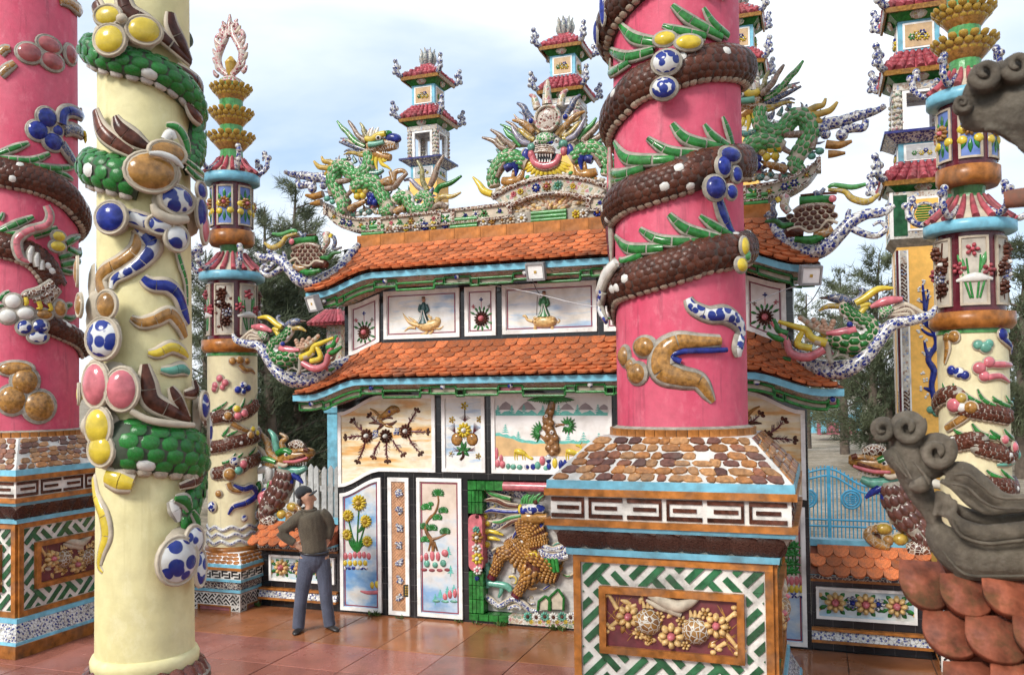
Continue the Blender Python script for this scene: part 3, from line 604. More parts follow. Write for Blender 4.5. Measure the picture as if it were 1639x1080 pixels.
mirror_panel(B2); mirror_panel(B3)
# ---- upper tier
zC = lambda x: 4.085-dup(x)*.85; zCb = lambda x: 3.49-dup(x)*1.12
q = zm(550, 440, 3.902)
def bouquet(p, cx, cy, r, up=1):
    relief(p, 'flower', lambda mb: flower(mb, S0, *q((cx, cy, r))[0], BROWN, PINKC, 15, .45, .44))
    relief(p, 'leaves', lambda mb: [stroke(mb, S0, q((cx+r*.95*math.cos(a), cy+r*.95*math.sin(a), 3), (cx+r*1.3*math.cos(a), cy+r*1.25*math.sin(a), 7.5), (cx+r*1.65*math.cos(a), cy+r*1.55*math.sin(a), 2)), GREEN, .6, .004, 6, 3) for a in (-2.6, -2.1, -1.75, -1.35, -1.0, -.5, 2.2, 1.0, .45, 1.9, 1.5)])
    for dx, dy, m in ((-3, -118, BLUE), (-52, -75, PINKC), (48, -78, MORTAR)): relief(p, 'bud', lambda mb: (stroke(mb, S0, q((cx+dx*.6, cy+dy*.55, 2.5), (cx+dx, cy+dy, 2)), PINKC, .8), flower(mb, S0, *q((cx+dx, cy+dy, 13))[0], m, m, 4, .7, .4)))
C1 = panel(-2.69, -2.25, zC, zCb, P_WH); bouquet(C1, 130, 358, 46)
C3 = panel(-1.075, -.67, 4.08, 3.48, P_WH); bouquet(C3, 862, 272, 50)
C2 = panel(-2.185, -1.145, 4.08, 3.475, P_SKY); C4 = panel(-.585, .585, 4.08, 3.485, P_SKY)
ROBE = glaze('robe_green', (.035, .16, .05), rough=.3, var=.3); SKINR = glaze('relief_skin', (.42, .25, .16), rough=.4, var=.1); GOLDP = glaze('relief_gold', (.58, .38, .15), rough=.3, var=.3, vs=24)
def sage(p, cx, y0, y1, robe):
    h_ = y1-y0
    relief(p, 'robed_figure', lambda mb: (stroke(mb, S0, q((cx, y0+h_*.2, 10), (cx, y0+h_*.38, 22), (cx-2, y0+h_*.6, 19), (cx, y0+h_*.8, 30), (cx, y1, 44)), robe, .6, .004), stroke(mb, S0, q((cx-18, y0+h_*.28, 9), (cx-26, y0+h_*.5, 9), (cx-4, y0+h_*.55, 8)), robe, .9, .012), stroke(mb, S0, q((cx+18, y0+h_*.28, 9), (cx+28, y0+h_*.5, 11), (cx+8, y0+h_*.57, 8)), robe, .9, .012),
        blob(mb, S0, *q((cx, y0+h_*.11))[0], 3.2, 4.2, SKINR, 1.0, 0, .006), blob(mb, S0, *q((cx, y0+h_*.03))[0], 3.2, 2.0, BROWN, 1.2, 0, .008), stroke(mb, S0, q((cx-6, y0+h_*.5, 3), (cx-10, y0+h_*.8, 4), (cx-26, y1-4, 4)), WHITEC, .8, .04), stroke(mb, S0, q((cx+4, y0+h_*.5, 3), (cx+18, y0+h_*.8, 4), (cx+30, y1-4, 4)), WHITEC, .8, .04)))
sage(C2, 500, 138, 305, glaze('robe_dark', (.02, .075, .075), rough=.3, var=.4)); sage(C4, 1252, 102, 262, ROBE)
relief(C4, 'staff', lambda mb: stroke(mb, S0, q((1210, 132, 1.6), (1206, 250, 1.6)), BROWN, 1, .006))
relief(C2, 'dragon_fish', lambda mb: [stroke(mb, S0, q((465, 310, 22), (510, 320, 34), (560, 310, 34), (590, 285, 22), (575, 268, 8)), GOLDP, .7, .003)]+[stroke(mb, S0, q(*P), GOLDP, .8, .003) for P in (((470, 315, 14), (420, 300, 12), (390, 270, 8), (370, 238, 2)), ((450, 330, 10), (410, 330, 8), (380, 352, 2)), ((460, 300, 8), (425, 275, 7), (405, 262, 2)), ((520, 345, 12), (515, 365, 9), (480, 370, 3)), ((570, 330, 10), (600, 335, 7), (625, 318, 2)), ((550, 270, 9), (530, 255, 6), (535, 245, 2)), ((560, 345, 8), (545, 362, 7), (530, 365, 3)))]+[blob(mb, S0, *q((475+i*16, 318+7*(i % 2)))[0], 2.6, 2.2, GOLDP, .9, 0, .035) for i in range(7)])
relief(C4, 'turtle', lambda mb: [blob(mb, S0, *q((1258, 292))[0], 21, 10, GOLDP, .8, 0, 0, SKINR, 1.2), stroke(mb, S0, q((1180, 290, 10), (1150, 280, 9), (1135, 258, 9), (1118, 256, 5)), GOLDP, .9), stroke(mb, S0, q((1200, 320, 12), (1195, 338, 9), (1215, 348, 5)), GOLDP, .9), stroke(mb, S0, q((1305, 320, 12), (1300, 340, 9), (1285, 346, 5)), GOLDP, .9), stroke(mb, S0, q((1335, 300, 6), (1350, 285, 5), (1340, 272, 2)), GOLDP, .9)]+[blob(mb, S0, *q((1200+i*19, 272+j*19+8*(i % 2)))[0], 3.0, 2.6, GOLDP, .8, 0, .035) for i in range(7) for j in range(2)])
mirror_panel(C1); mirror_panel(C3); mirror_panel(C2)
# ---- recess with the beast in relief
SCM = {}
def scaled(mb, S, pts, mbody, mscale, th=1, h=0, n=7, step=.62, angs=(-75, -38, 0, 38, 75), belly=None, side=1, plate=.5, sep=None):
    """scaly round body along px points; plates lie in rows on the side turned outward"""
    q_ = cat([tuple(p)+((0,) if len(p) == 3 else ()) for p in pts], n); P = []; N = []; w = []
    for a in q_:
        p, nn = S.hit(a[0], a[1], h+a[3]); P.append(p); N.append(nn); w.append(a[2]*S.k(p))
    sweep(mb, P, N, w, [x*th for x in w], mbody, 10)
    acc = 0; i = 0; row = 0; target = mb if sep is None else sep
    for i in range(1, len(P)-1):
        acc += (P[i]-P[i-1]).length
        if acc < w[i]*step: continue
        acc = 0; row += 1; t = (P[i+1]-P[i-1]).normalized(); b_ = t.cross(N[i]).normalized(); nn = b_.cross(t).normalized()
        if nn.dot(N[i]) < 0: nn = -nn
        for j, a in enumerate(angs):
            a = math.radians(a+(18 if row % 2 else 0)); d = b_*math.sin(a)+nn*math.cos(a); m = mscale
            if belly is not None and (j == 0 if side > 0 else j == len(angs)-1): m = belly
            r_, u_ = frame_of(d); c = P[i]+b_*math.sin(a)*w[i]+nn*math.cos(a)*w[i]*th
            ang = math.atan2(t.dot(u_), t.dot(r_)); dome(target, c-d*.004, d, w[i]*plate*.95, w[i]*plate*.62, w[i]*.16, m, ang, 6, 2)
    return P

SB = PY(.139)
bk = MB(); box2(bk, (-.87, .14, .12), (.87, .158, 1.6), P_REL); rec = bk.obj('relief_niche', wall); q = zm(740, 740, 4.0); SN = PY(.14)
def gtiles(mbn, x0, x1, z0, z1, nx_, nz_, y0=-.03, y1=.15):
    w_, h_ = (x1-x0)/nx_, (z1-z0)/nz_
    for i in range(nx_):
        for j in range(nz_):
            m_ = MB(); box2(m_, (x0+i*w_+.004, y0+random.uniform(0, .006), z0+j*h_+.004), (x0+(i+1)*w_-.004, y1, z0+(j+1)*h_-.004), GREEN); m_.obj('frame_tile', rec)
for s in (-1, 1):
    xa, xb = sorted((s*1.06, s*.865)); gtiles('', xa, xb, .12, .62, 4, 3); gtiles('', xa, xb, 1.32, 1.6, 4, 2)
    m_ = MB(); n = 10; xm = (xa+xb)/2; ww = (xb-xa)/2-.006
    pts = [V((xm+ww*math.cos(a), -.034, 1.24+.075*math.sin(a))) for a in [math.pi*i/n for i in range(n+1)]]+[V((xm+ww*math.cos(a), -.034, .70+.075*math.sin(a))) for a in [math.pi*(1+i/n) for i in range(n+1)]]
    poly(m_, pts, (0, 1, 0), .18, PINKC); ct = m_.obj('pink_cartouche', rec)
    if s < 0:
        for y, r_, mm, mc in ((345, 14, MAROON, BROWN), (430, 26, JADE, JADE), (478, 40, OCHRE, WHITEC), (550, 34, WHITEC, OCHRE), (612, 40, YELLOW, WHITEC), (690, 30, WHITEC, PINKC), (740, 16, BLUE, BLUE)):
            relief(ct, 'flower', lambda mb: flower(mb, PY(-.034), *q((95+random.uniform(-8, 8), y, r_))[0], mm, mc, 7, .6))
gtiles('', -1.06, -.55, .03, .115, 4, 1); gtiles('', .55, 1.06, .03, .115, 4, 1); gtiles('', -1.06, -.6, 1.605, 1.72, 4, 1); gtiles('', .6, 1.06, 1.605, 1.72, 4, 1)
m_ = MB(); tube(m_, [(-.6, -.0, 1.66), (0, -.0, 1.66), (.6, -.0, 1.66)], .055, PINKC, 10, 2); m_.obj('pink_roll', rec)
m_ = MB(); box2(m_, (-.55, -.03, .03), (.55, .15, .118), MOSP); fb_ = m_.obj('flower_ledge', rec)
for i, x in enumerate(range(400, 700, 55)):
    relief(fb_, 'flower', lambda mb: flower(mb, PY(-.03), *q((x+20, 985+4*(i % 2), 32))[0], WHITEC if i % 2 else JADE, BROWN, 10, .4))
    relief(fb_, 'flower', lambda mb: flower(mb, PY(-.031), *q((x+40, 1018, 16))[0], YELLOW, GOLD, 6, .4))
def relief_m(p, name, L_):
    for a in L_: mb = MB(); stroke(mb, *a); mobj(mb, name, p)
BEAST = glaze('beast_gold', (.33, .155, .03), rough=.2, var=.4, vs=24)
SB2 = PY(.10)
beast = MB()
bsc = MB()
BS = dict(sep=bsc, angs=(-82, -68, -54, -40, -26, -12, 2, 16, 30, 44, 58, 72), step=.17, plate=.19)
scaled(beast, SB2, q((300, 480, 40), (340, 540, 75), (400, 600, 92), (480, 640, 100), (560, 690, 84), (620, 720, 50)), BROWN, BEAST, .75, .0, **BS)
scaled(beast, SB2, q((360, 430, 60), (420, 420, 85), (465, 450, 82), (490, 540, 74)), BROWN, BEAST, .8, .02, **BS)
scaled(beast, SB2, q((330, 570, 50), (260, 580, 45), (235, 640, 36), (205, 710, 32)), BROWN, BEAST, .9, .03, sep=bsc, angs=(-80, -45, -10, 25, 60), step=.45, plate=.42)
scaled(beast, SB2, q((480, 640, 85), (450, 700, 70), (400, 770, 38), (360, 830, 34)), BROWN, BEAST, .9, .05, sep=bsc, angs=(-80, -45, -10, 25, 60), step=.45, plate=.42)
stroke(beast, SB2, q((540, 690, 30), (600, 700, 22), (640, 660, 14)), BEAST, .9, .02)
stroke(beast, SB2, q((420, 780, 16), (450, 800, 14), (485, 795, 8)), OCHRE, .9, .04)
ob = beast.obj('beast_body', rec); bsc.obj('beast_scales', ob, kind='stuff')
relief(rec, 'hoof', lambda mb: stroke(mb, SB2, q((200, 715, 30), (190, 740, 32)), MAROON, .9, .03)); relief(rec, 'hoof', lambda mb: stroke(mb, SB2, q((358, 830, 32), (348, 852, 34)), MAROON, .9, .05))
relief(rec, 'belly_plates', lambda mb: [stroke(mb, SB2, q((375-0*i, 450+i*26, 4), (395, 452+i*26, 22), (415, 455+i*26, 4)) if i < 3 else q((352+i*3, 450+i*26, 4), (372+i*6, 452+i*26, 20), (392+i*6, 455+i*26, 4)), PINKC if i % 2 else WHITEC, .6, .055, 6, 2) for i in range(9)])
relief(rec, 'saddle_edge', lambda mb: stroke(mb, SB2, q((405, 640, 10), (430, 590, 14), (480, 570, 12), (500, 590, 8)), YELLOW, .8, .11))
relief(rec, 'beast_head', lambda mb: [stroke(mb, SB2, q((400, 340, 34), (450, 345, 42), (510, 350, 34), (560, 340, 24)), OCHRE, .9, .09, 10), stroke(mb, SB2, q((395, 300, 24), (440, 290, 36), (500, 285, 34), (540, 300, 20)), BWB, .9, .10, 10), blob(mb, SB2, *q((465, 295))[0], 9, 8, BWB, .9, 0, .12), blob(mb, SB2, *q((412, 300))[0], 6, 6, BLUE, .9, 0, .12), blob(mb, SB2, *q((490, 245))[0], 4, 4, BROWN, 1, 0, .13), blob(mb, SB2, *q((388, 290))[0], 4, 8, YELLOW, 1, 0, .1)]+[stroke(mb, SB2, q((400+i*16, 255, 8), (405+i*18, 225-8*(i % 3), 9), (420+i*20, 200-10*(i % 2), 2)), GREENP, .8, .12) for i in range(7)])
for i, (P, m) in enumerate(((((320, 230, 14), (260, 215, 15), (190, 190, 14), (145, 155, 4)), GREEN), (((370, 275, 14), (290, 265, 15), (220, 235, 14), (140, 240, 4)), BROWN), (((370, 310, 13), (280, 308, 14), (200, 300, 13), (140, 318, 4)), BLUE), (((390, 335, 12), (310, 350, 13), (250, 375, 12), (180, 370, 4)), GREENP), (((390, 360, 12), (330, 375, 12), (290, 400, 10), (230, 430, 3)), BROWN), (((430, 385, 13), (380, 420, 13), (350, 450, 11), (325, 495, 4)), BLUE), (((470, 390, 12), (440, 440, 13), (420, 470, 10), (400, 525, 4)), GREEN), (((500, 385, 12), (480, 430, 12), (465, 500, 4)), OCHRE), (((520, 385, 14), (505, 430, 14), (520, 470, 5)), BLUE))):
    relief(rec, 'mane_lock', lambda mb: stroke(mb, SB2, q(*P), m, .9, .06, 8, 4, CREAM, .4))
relief_m(rec, 'cloud_scroll', [(SB2, q((500, 500, 14), (520, 560, 20), (580, 590, 22), (640, 600, 20), (690, 590, 16)), BWF, .8, .08, 8, 4, CREAM, .4), (SB2, q((520, 520, 14), (580, 545, 16), (650, 560, 12)), BWF, .8, .09, 8, 4, CREAM, .4)])
relief(rec, 'saddle_cloth', lambda mb: [stroke(mb, SB2, q((545+i*24, 600, 12), (550+i*24, 650, 13), (556+i*24, 690, 11)), GREEN, .5, .1) for i in range(4)])
rng2 = random.Random(11)
for i in range(64):      # porcelain curls and waves that fill the ground round the beast
    x, y = rng2.uniform(165, 1000), rng2.uniform(170, 900); m = rng2.choice((BWF, BWF, GREEN, CREAM, WHITEC, BEAST, PINKC, YELLOW, JADE, BLUE)); mb = MB(); a0_ = rng2.uniform(0, 6.28)
    if i % 3: R0 = rng2.uniform(20, 40); P = [(x+R0*(1-k/9)*math.cos(a0_+k*.75), y+R0*(1-k/9)*math.sin(a0_+k*.75), 10*(1-k/14)) for k in range(8)]
    else: P = [(x+k*26, y+16*math.sin(k*1.3+a0_), 9*(1-abs(k-2)/4)) for k in range(5)]
    if max(a for a, _, _ in P) > 1040: continue
    stroke(mb, SB, q(*P), m, .8, rng2.uniform(.0, .03), 6, 2, CREAM, .3); mb.obj('ground_curl', rec)
for x, y, r_ in ((150, 345, 20), (162, 390, 20), (158, 440, 20), (160, 522, 22)): relief(rec, 'yellow_ball', lambda mb: blob(mb, SB2, *q((x, y))[0], r_/4, r_/4, YELLOW, 1.0, 0, 0, CREAM, 1))
relief_m(rec, 'yellow_flame', [(SB2, q((165, 435, 12), (215, 445, 13), (265, 462, 6)), YELLOW, .9, .01), (SB2, q((165, 480, 12), (205, 485, 13), (245, 495, 6)), YELLOW, .9, .01)])
relief_m(rec, 'jade_cloud', [(SB2, q((155, 640, 26), (160, 700, 24), (150, 750, 26), (165, 800, 24)), JADE, .8), (SB2, q((160, 770, 20), (220, 775, 22), (290, 790, 24), (315, 820, 18)), JADE, .8, .02), (SB2, q((260, 790, 16), (250, 830, 14), (235, 860, 8)), JADE, .8, .02)])
relief_m(rec, 'wave_scroll', [(SB2, q((150, 850, 16), (190, 880, 20), (240, 915, 20), (290, 890, 18), (330, 870, 18), (390, 900, 20), (440, 940, 18), (490, 945, 14)), BWF, .9, .02, 8, 4, CREAM, .4), (SB2, q((300, 930, 12), (350, 915, 14), (380, 935, 10)), BWF, .9, .03, 8, 4, CREAM, .4)])
relief_m(rec, 'blue_mosaic', [(SB, q((150, 200, 30), (260, 170, 34), (370, 200, 30), (420, 220, 20)), BWF, .4), (SB, q((150, 270, 30), (220, 285, 30), (300, 290, 20)), BWF, .4), (SB, q((150, 410, 24), (220, 400, 26), (280, 390, 14)), BWF, .4), (SB, q((160, 560, 18), (190, 610, 18)), BWF, .4)])
for x, y, w_, h_ in ((540, 900, 50, 70), (620, 880, 60, 100)):
    relief(rec, 'green_arch', lambda mb: [stroke(mb, SB2, q((x-w_, y+h_*.6, 9), (x-w_*.9, y-h_*.2, 9)), GREEN, .9, .04, 8, 1), stroke(mb, SB2, q((x-w_*.95, y-h_*.2, 9), (x, y-h_*.75, 9)), GREEN, .9, .04, 8, 1), stroke(mb, SB2, q((x, y-h_*.75, 9), (x+w_*.6, y-h_*.2, 9)), GREEN, .9, .04, 8, 1), stroke(mb, SB2, q((x+w_*.6, y-h_*.2, 9), (x+w_*.55, y+h_*.6, 9)), GREEN, .9, .04, 8, 1), flat(mb, SB2, q((x-w_*.85, y+h_*.55), (x-w_*.8, y-h_*.15), (x, y-h_*.6), (x+w_*.5, y-h_*.15), (x+w_*.5, y+h_*.55)), CREAM, .03)])
# ---- roofs
EY = -.47
def roof(name, zt, ze, tx, ex, dT, dE, rows, soff):
    def P(u, s):   # u in -1..1 across, s 0 top .. 1 eave
        x = u*(tx+(ex-tx)*s); sag = -.035*math.sin(math.pi*s)
        return V((x, .0+(EY)*s, (zt-dT(x))*(1-s)+(ze-dE(x))*s+sag))
    b = MB(); n = 40; m = 6; vs = [P(-1+2*i/n, j/m) for j in range(m+1) for i in range(n+1)]
    b.add(vs, [(j*(n+1)+i, (j+1)*(n+1)+i, (j+1)*(n+1)+i+1, j*(n+1)+i+1) for j in range(m) for i in range(n)], TERRA_OLD)
    for s_ in (-1, 1):     # end slopes
        A = [P(s_, j/m) for j in range(m+1)]; B = [V((p.x, .5-p.y, p.z)) for p in A]
        b.add(A+B, [(j, j+1, m+2+j, m+1+j) for j in range(m)], TERRA_OLD)
    back = [V((p.x, .5-p.y, p.z)) for p in vs]; b.add(back, [(j*(n+1)+i, j*(n+1)+i+1, (j+1)*(n+1)+i+1, (j+1)*(n+1)+i) for j in range(m) for i in range(n)], TERRA_OLD)
    rf = b.obj(name, wall)
    fm = []
    for r in range(rows):
        s = (r+.62)/rows; hw = tx+(ex-tx)*s; cnt = int(hw/.152)+2
        for i in range(-cnt, cnt+1):
            x = (i+(.5 if r % 2 else 0))*.152+random.uniform(-.006, .006)
            if abs(x) > hw-.03: continue
            u = x/hw; p = P(u, s); dx = (P(min(1, u+.02), s)-P(max(-1, u-.02), s)).normalized(); dy = (P(u, max(0, s-.05))-P(u, min(1, s+.05))).normalized()
            nz = dx.cross(dy).normalized(); dy = nz.cross(dx); tilt = random.uniform(-.012, .012)
            fm.append(fr(p+nz*(.020+tilt*.3), (dx+nz*tilt).normalized(), (dy-nz*(.30+tilt)).normalized(), nz, .149, .62/rows*1.9, .26))
    def key(M_):
        a, c = proj(M_.translation); return 10 if 965 < a < 1190 else 0
    pieces(rf, 'roof_tile', tile_mesh(TERRA, 1, 1, .1), fm, 150 if rows < 7 else 150, key, 'roof_tiles')
    # fascia and soffit
    xs = [-ex+2*ex*i/60 for i in range(61)]; E = [P(x/ex, 1) for x in xs]
    f = MB(); strip(f, [p+V((0, .02, -.012)) for p in E], [p+V((0, .02, -.085)) for p in E], (0, 1, 0), .03, SKYB); f.obj('fascia', rf)
    f = MB(); strip(f, [p+V((0, .05, -.06)) for p in E], [V((p.x*.97, -.002, p.z-.14)) for p in E], (0, 0, -1), .02, MOSP)
    for s_ in (-1, 1): box2(f, (s_*ex-.02*s_, EY+.06, ze-dE(ex)-.085), (s_*ex-.05*s_, .5-EY-.06, ze-dE(ex)-.01), SKYB)
    f.obj('soffit', rf)
    # green bamboo fretwork under the eave
    x = -ex+.06; k = 0; pat = ((.34, .02, .10), (.10, .05, .13), (.42, .05, .12), (.30, .02, .09), (.5, .06, .14), (.12, .03, .09))
    while x < ex-.1:
        l, a, c = pat[k % 6]; l = min(l, ex-.06-x); g = MB(); zz = lambda q_: ze-dE(q_)-.10; y = EY+.09
        pts = [V((x+l*i/6, y, zz(x+l*i/6))) for i in range(7)]
        for off in (a, c): tube(g, [p+V((0, 0, -off)) for p in pts], .017, GREEN, 6, 1)
        for e in (0, 6): tube(g, [pts[e]+V((0, 0, -a)), pts[e]+V((0, 0, -c))], .017, GREEN, 6, 1)
        if k % 3 != 1: strip(g, [p+V((0, .03, -a)) for p in pts], [p+V((0, .03, -c)) for p in pts], (0, 1, 0), .008, (CREAM, PINKC, CREAM, MOSP)[k % 4])
        g.obj('eave_fret', rf)
        if k % 3 == 0: g = MB(); dome(g, V((x+l*.5, y-.01, zz(x)-.02)), V((0, -1, 0)), .035, .035, .03, BWB); g.obj('eave_rosette', rf)
        x += l+.004; k += 1
    return rf, P
rl, PL = roof('lower_roof', 3.40, 2.985, 2.86, 3.25, lambda x: .25*sstep((abs(x)-2.2)/.75), lambda x: .19*sstep((abs(x)-2.3)/.75), 8, 0)
ru, PU = roof('upper_roof', 4.655, 4.285, 2.56, 3.05, lambda x: .02*sstep((abs(x)-2.2)/.5), lambda x: .21*sstep((abs(x)-2.1)/.8), 8, 0)
m_ = MB(); box2(m_, (-2.55, -.012, 4.64), (2.55, .51, 4.818), AMBER); bd = m_.obj('amber_band', wall)
fm = [fr(V((-2.55+.34*(i+.5), -.02, 4.733)), V((1, 0, 0)), V((0, 1, 0)), V((0, 0, 1))) for i in range(15)]
m_ = MB(); box(m_, (0, 0, 0), (.336, .03, .165), AMBER); pieces(bd, 'band_tile', m_, fm)
# ================================================================ ridge frieze, dragons, corner ornaments
def W3(px, py, y): return PY(y).hit(px, py)[0]
def mirror_mb(mb):
    n = len(mb.v); mb.v += [(-x, y, z) for x, y, z in mb.v]; k = len(mb.f)
    for i in range(k): mb.f.append(tuple(n+j for j in reversed(mb.f[i]))); mb.m.append(mb.m[i]); mb.sm.append(mb.sm[i])
    return mb
G_S = {}
for nm, m_ in (('GREENS', (.035, .22, .04)), ('OCHRES', (.30, .145, .03)), ('GOLDS', (.42, .29, .045)), ('YELS', (.55, .40, .04))): G_S[nm] = glaze('shards_'+nm.lower(), m_, rough=.18, var=.35, shard=20)
# ---- boat-shaped frieze, left half then mirrored
SF = PY(.05)
def conv(L_, S=SF): return [S.hit(a, b_)[0] for a, b_ in L_]
def cpx(L_, n=5): return [tuple(p) for p in cat(L_, n)]
top = conv(cpx([(520, 325), (531, 337), (549, 345), (568, 349), (586, 350), (608, 349), (660, 343), (704, 338), (760, 332), (817, 325)]))
bot = conv(cpx([(523, 342), (533, 355), (549, 365), (562, 369), (577, 371), (606, 370), (660, 365), (704, 361), (760, 355), (817, 348)]))
N_ = V((0, 1, 0)); bt = 24/5.12
def inset(A, B, f): return [a.lerp(b_, f) for a, b_ in zip(A, B)]
f = MB(); strip(f, inset(top, bot, .13), inset(top, bot, .87), N_, .2, CREAM); fz = mobj(f, 'ridge_frieze', wall)
for a0, a1 in ((-.06, .13), (.87, 1.04)):
    f = MB(); A, B = inset(top, bot, a0), inset(top, bot, a1); strip(f, [p+V((0, -.03, 0)) for p in A], [p+V((0, -.03, 0)) for p in B], N_, .26, MOSB); mobj(f, 'frieze_border', fz)
for x in (521.5, 588, 609, 703, 723, 815):
    f = MB(); i = min(range(len(top)), key=lambda k: abs(proj(top[k])[0]-x)); a, c = top[i], bot[i]; box2(f, (a.x-.025, .02, c.z), (a.x+.025, .2, a.z), MOSB); mobj(f, 'frieze_divider', fz)
for pt in ((596, 359), (713, 350)):
    f = MB(); c = SF.hit(*pt)[0]; box(f, (c.x, .05, c.z), (.15, .02, .13), WHITEC); mobj(f, 'frieze_tile', fz)
    f = MB()
    for dx, dy in ((-7, -6), (7, -6), (-7, 6), (7, 6)): stroke(f, SF, [(pt[0], pt[1], 1), (pt[0]+dx*.6, pt[1]+dy*.6, 2.6), (pt[0]+dx, pt[1]+dy, .6)], GREEN, .6, .012, 6, 2)
    blob(f, SF, pt[0], pt[1], 1.6, 1.6, YELLOW, .8, 0, .012); mobj(f, 'frieze_flower', fz)
for x, y, r_, m, mc in ((549, 355, 5.5, BLUE, WHITEC), (560, 358, 5.5, BLUE, WHITEC), (578, 361, 4.5, OCHRE, YELLOW), (535, 347, 4, OCHRE, YELLOW), (626, 357, 4, PINKC, PINKC), (658, 354, 6.5, OCHRE, YELLOW), (675, 353, 6, WHITEC, GREEN), (694, 350, 4, PINKC, ROSE), (640, 356, 4.5, GREENP, GREENP), (745, 345, 4, BLUE, BLUE), (762, 343, 6, WHITEC, BLUE), (775, 342, 6, GREENP, BROWN), (800, 338, 4, BLUE, BLUE)):
    f = MB(); flower(f, SF, x, y, r_, m, mc, 6, .5); 
    for a in (.6, 2.6, 4.2): stroke(f, SF, [(x+r_*.7*math.cos(a), y+r_*.7*math.sin(a), .6), (x+r_*1.25*math.cos(a), y+r_*1.1*math.sin(a), 1.4), (x+r_*1.7*math.cos(a), y+r_*1.4*math.sin(a), .5)], GREEN, .6, 0, 5, 2)
    mobj(f, 'frieze_flower', fz)
# strip below the frieze: green rolls and flowers on mortar
f = MB(); box2(f, (-2.5, .06, 4.82), (2.5, .3, 4.965), MORTAR); sb = f.obj('ridge_base', wall)
for x0, x1 in ((-2.52, -2.20), (-1.28, -.92), (-.22, .22), (.92, 1.28), (2.2, 2.52)):
    for k in range(3): f = MB(); tube(f, [(x0, .045, 4.845+k*.045), (x1, .045, 4.845+k*.045)], .026, GREENP, 8, 1); f.obj('green_roll', sb)
for i in range(34):
    x = -2.15+i*.13+random.uniform(-.02, .02)
    if any(a-.03 < x < c+.03 for a, c in ((-2.52, -2.20), (-1.28, -.92), (-.22, .22), (.92, 1.28), (2.2, 2.52))): continue
    f = MB(); px, py = proj((x, .05, 4.885)); flower(f, PY(.055), px, py, random.uniform(6, 8.5), random.choice((WHITEC, YELLOW, BLUE, OCHRE, WHITEC, CREAM)), random.choice((GOLD, OCHRE, WHITEC)), 7, .5); f.obj('ridge_flower', sb)
# ---- middle arch
aT = conv(cpx([(788, 318), (800, 309), (815, 301), (839, 292), (860, 286.5), (877, 284)])); aB = conv(cpx([(812, 333), (822, 327), (838, 319.5), (852, 315), (866, 312), (877, 311)]))
aT[-1].x = 0; aB[-1].x = 0
f = MB(); strip(f, aT, aB, N_, .2, MOSP); ar = mobj(f, 'ridge_arch', wall)
for A in (aT, aB): f = MB(); pts = [p+V((0, -.01, 0)) for p in A]; tube(f, pts, .032, MOSB, 8, 1); tube(f, [p+V((0, .22, 0)) for p in pts], .032, MOSB, 8, 1); mobj(f, 'arch_border', ar)
for x, y, r_, m, mc in ((858, 301, 7.5, BLUE, WHITEC), (875, 299, 7.5, OCHRE, PINKC), (893, 297, 8, JADE, GREENP), (917, 298, 5, YELLOW, GOLD), (833, 307, 5.5, YELLOW, OCHRE), (822, 311, 5, PINKC, ROSE)):
    f = MB(); flower(f, SF, x, y, r_, m, mc, 8, .5); f.obj('arch_flower', ar)
f = MB()
for i in range(260):
    a = random.uniform(0, math.pi); r_ = math.sqrt(random.random()); x = .74*r_*math.cos(a); z = 4.97+.24*r_*math.sin(a)
    dome(f, V((x, .12, z)), V((0, -1, 0)), .045, .028, .05, random.choice((CREAM, GOLDP, CREAM, SKINR)), math.atan2(z-4.95, x), 6, 2)
box2(f, (-.6, .12, 4.96), (.6, .2, 5.05), CREAM); f.obj('coral_filling', ar, kind='stuff')
# ---- ridge dragon (left one, then its mirror image)
def zw(ox, oy, s, k):
    f0 = zm(ox, oy, s); return lambda *P: [(x[0], x[1])+tuple(c*k for c in x[2:3])+tuple(x[3:]) for x in f0(*P)]
SD = PY(.13); q = zw(440, 180, 5.12, 1.2)
OLIVE = glaze('glaze_olive', (.22, .20, .05), rough=.2, var=.4, shard=22); LILAC = glaze('glaze_lilac', (.20, .19, .27), rough=.2, var=.35, shard=22); TAUPE = glaze('glaze_taupe', (.20, .125, .085), rough=.22, var=.4, shard=22)
STEEL = glaze('glaze_steel_blue', (.055, .075, .15), rough=.2, var=.4, shard=22); TEALC = glaze('glaze_teal', (.03, .13, .11), rough=.2, var=.4, shard=22)
dr = thing('ridge_dragon', 'green scaled ceramic dragon on the ridge, facing the centre from the pale two-tier tower side', 'dragon statue', SD.hit(650, 340)[0], 'dragons on the ridge of the screen wall')
def dpart(t, name, fn, **k): mb = MB(); fn(mb); return mb.obj(name, t, **k)
bd_ = MB(); sc_ = MB()
scaled(bd_, SD, q((770, 310, 40), (778, 380, 44), (770, 450, 48), (715, 520, 50), (640, 515, 50), (590, 455, 50), (535, 445, 52), (490, 510, 54), (495, 600, 52), (545, 690, 48), (600, 750, 34)), CREAM, GREENP, 1, 0, belly=WHITEC, side=-1, sep=sc_)
scaled(bd_, SD, q((640, 640, 36, -.02), (690, 605, 50), (760, 575, 58), (830, 590, 58), (870, 650, 52), (905, 715, 50), (945, 790, 40)), CREAM, GREENP, 1, .02, belly=WHITEC, side=-1, sep=sc_)
scaled(bd_, SD, q((985, 740, 38), (1020, 700, 44), (1075, 690, 46), (1105, 740, 44), (1140, 790, 42), (1205, 800, 40), (1265, 760, 38), (1250, 690, 38), (1195, 680, 32), (1180, 715, 22)), CREAM, GREENP, 1, 0, belly=WHITEC, side=1, sep=sc_)
body = bd_.obj('body', dr); sc_.obj('scales', body, kind='stuff')
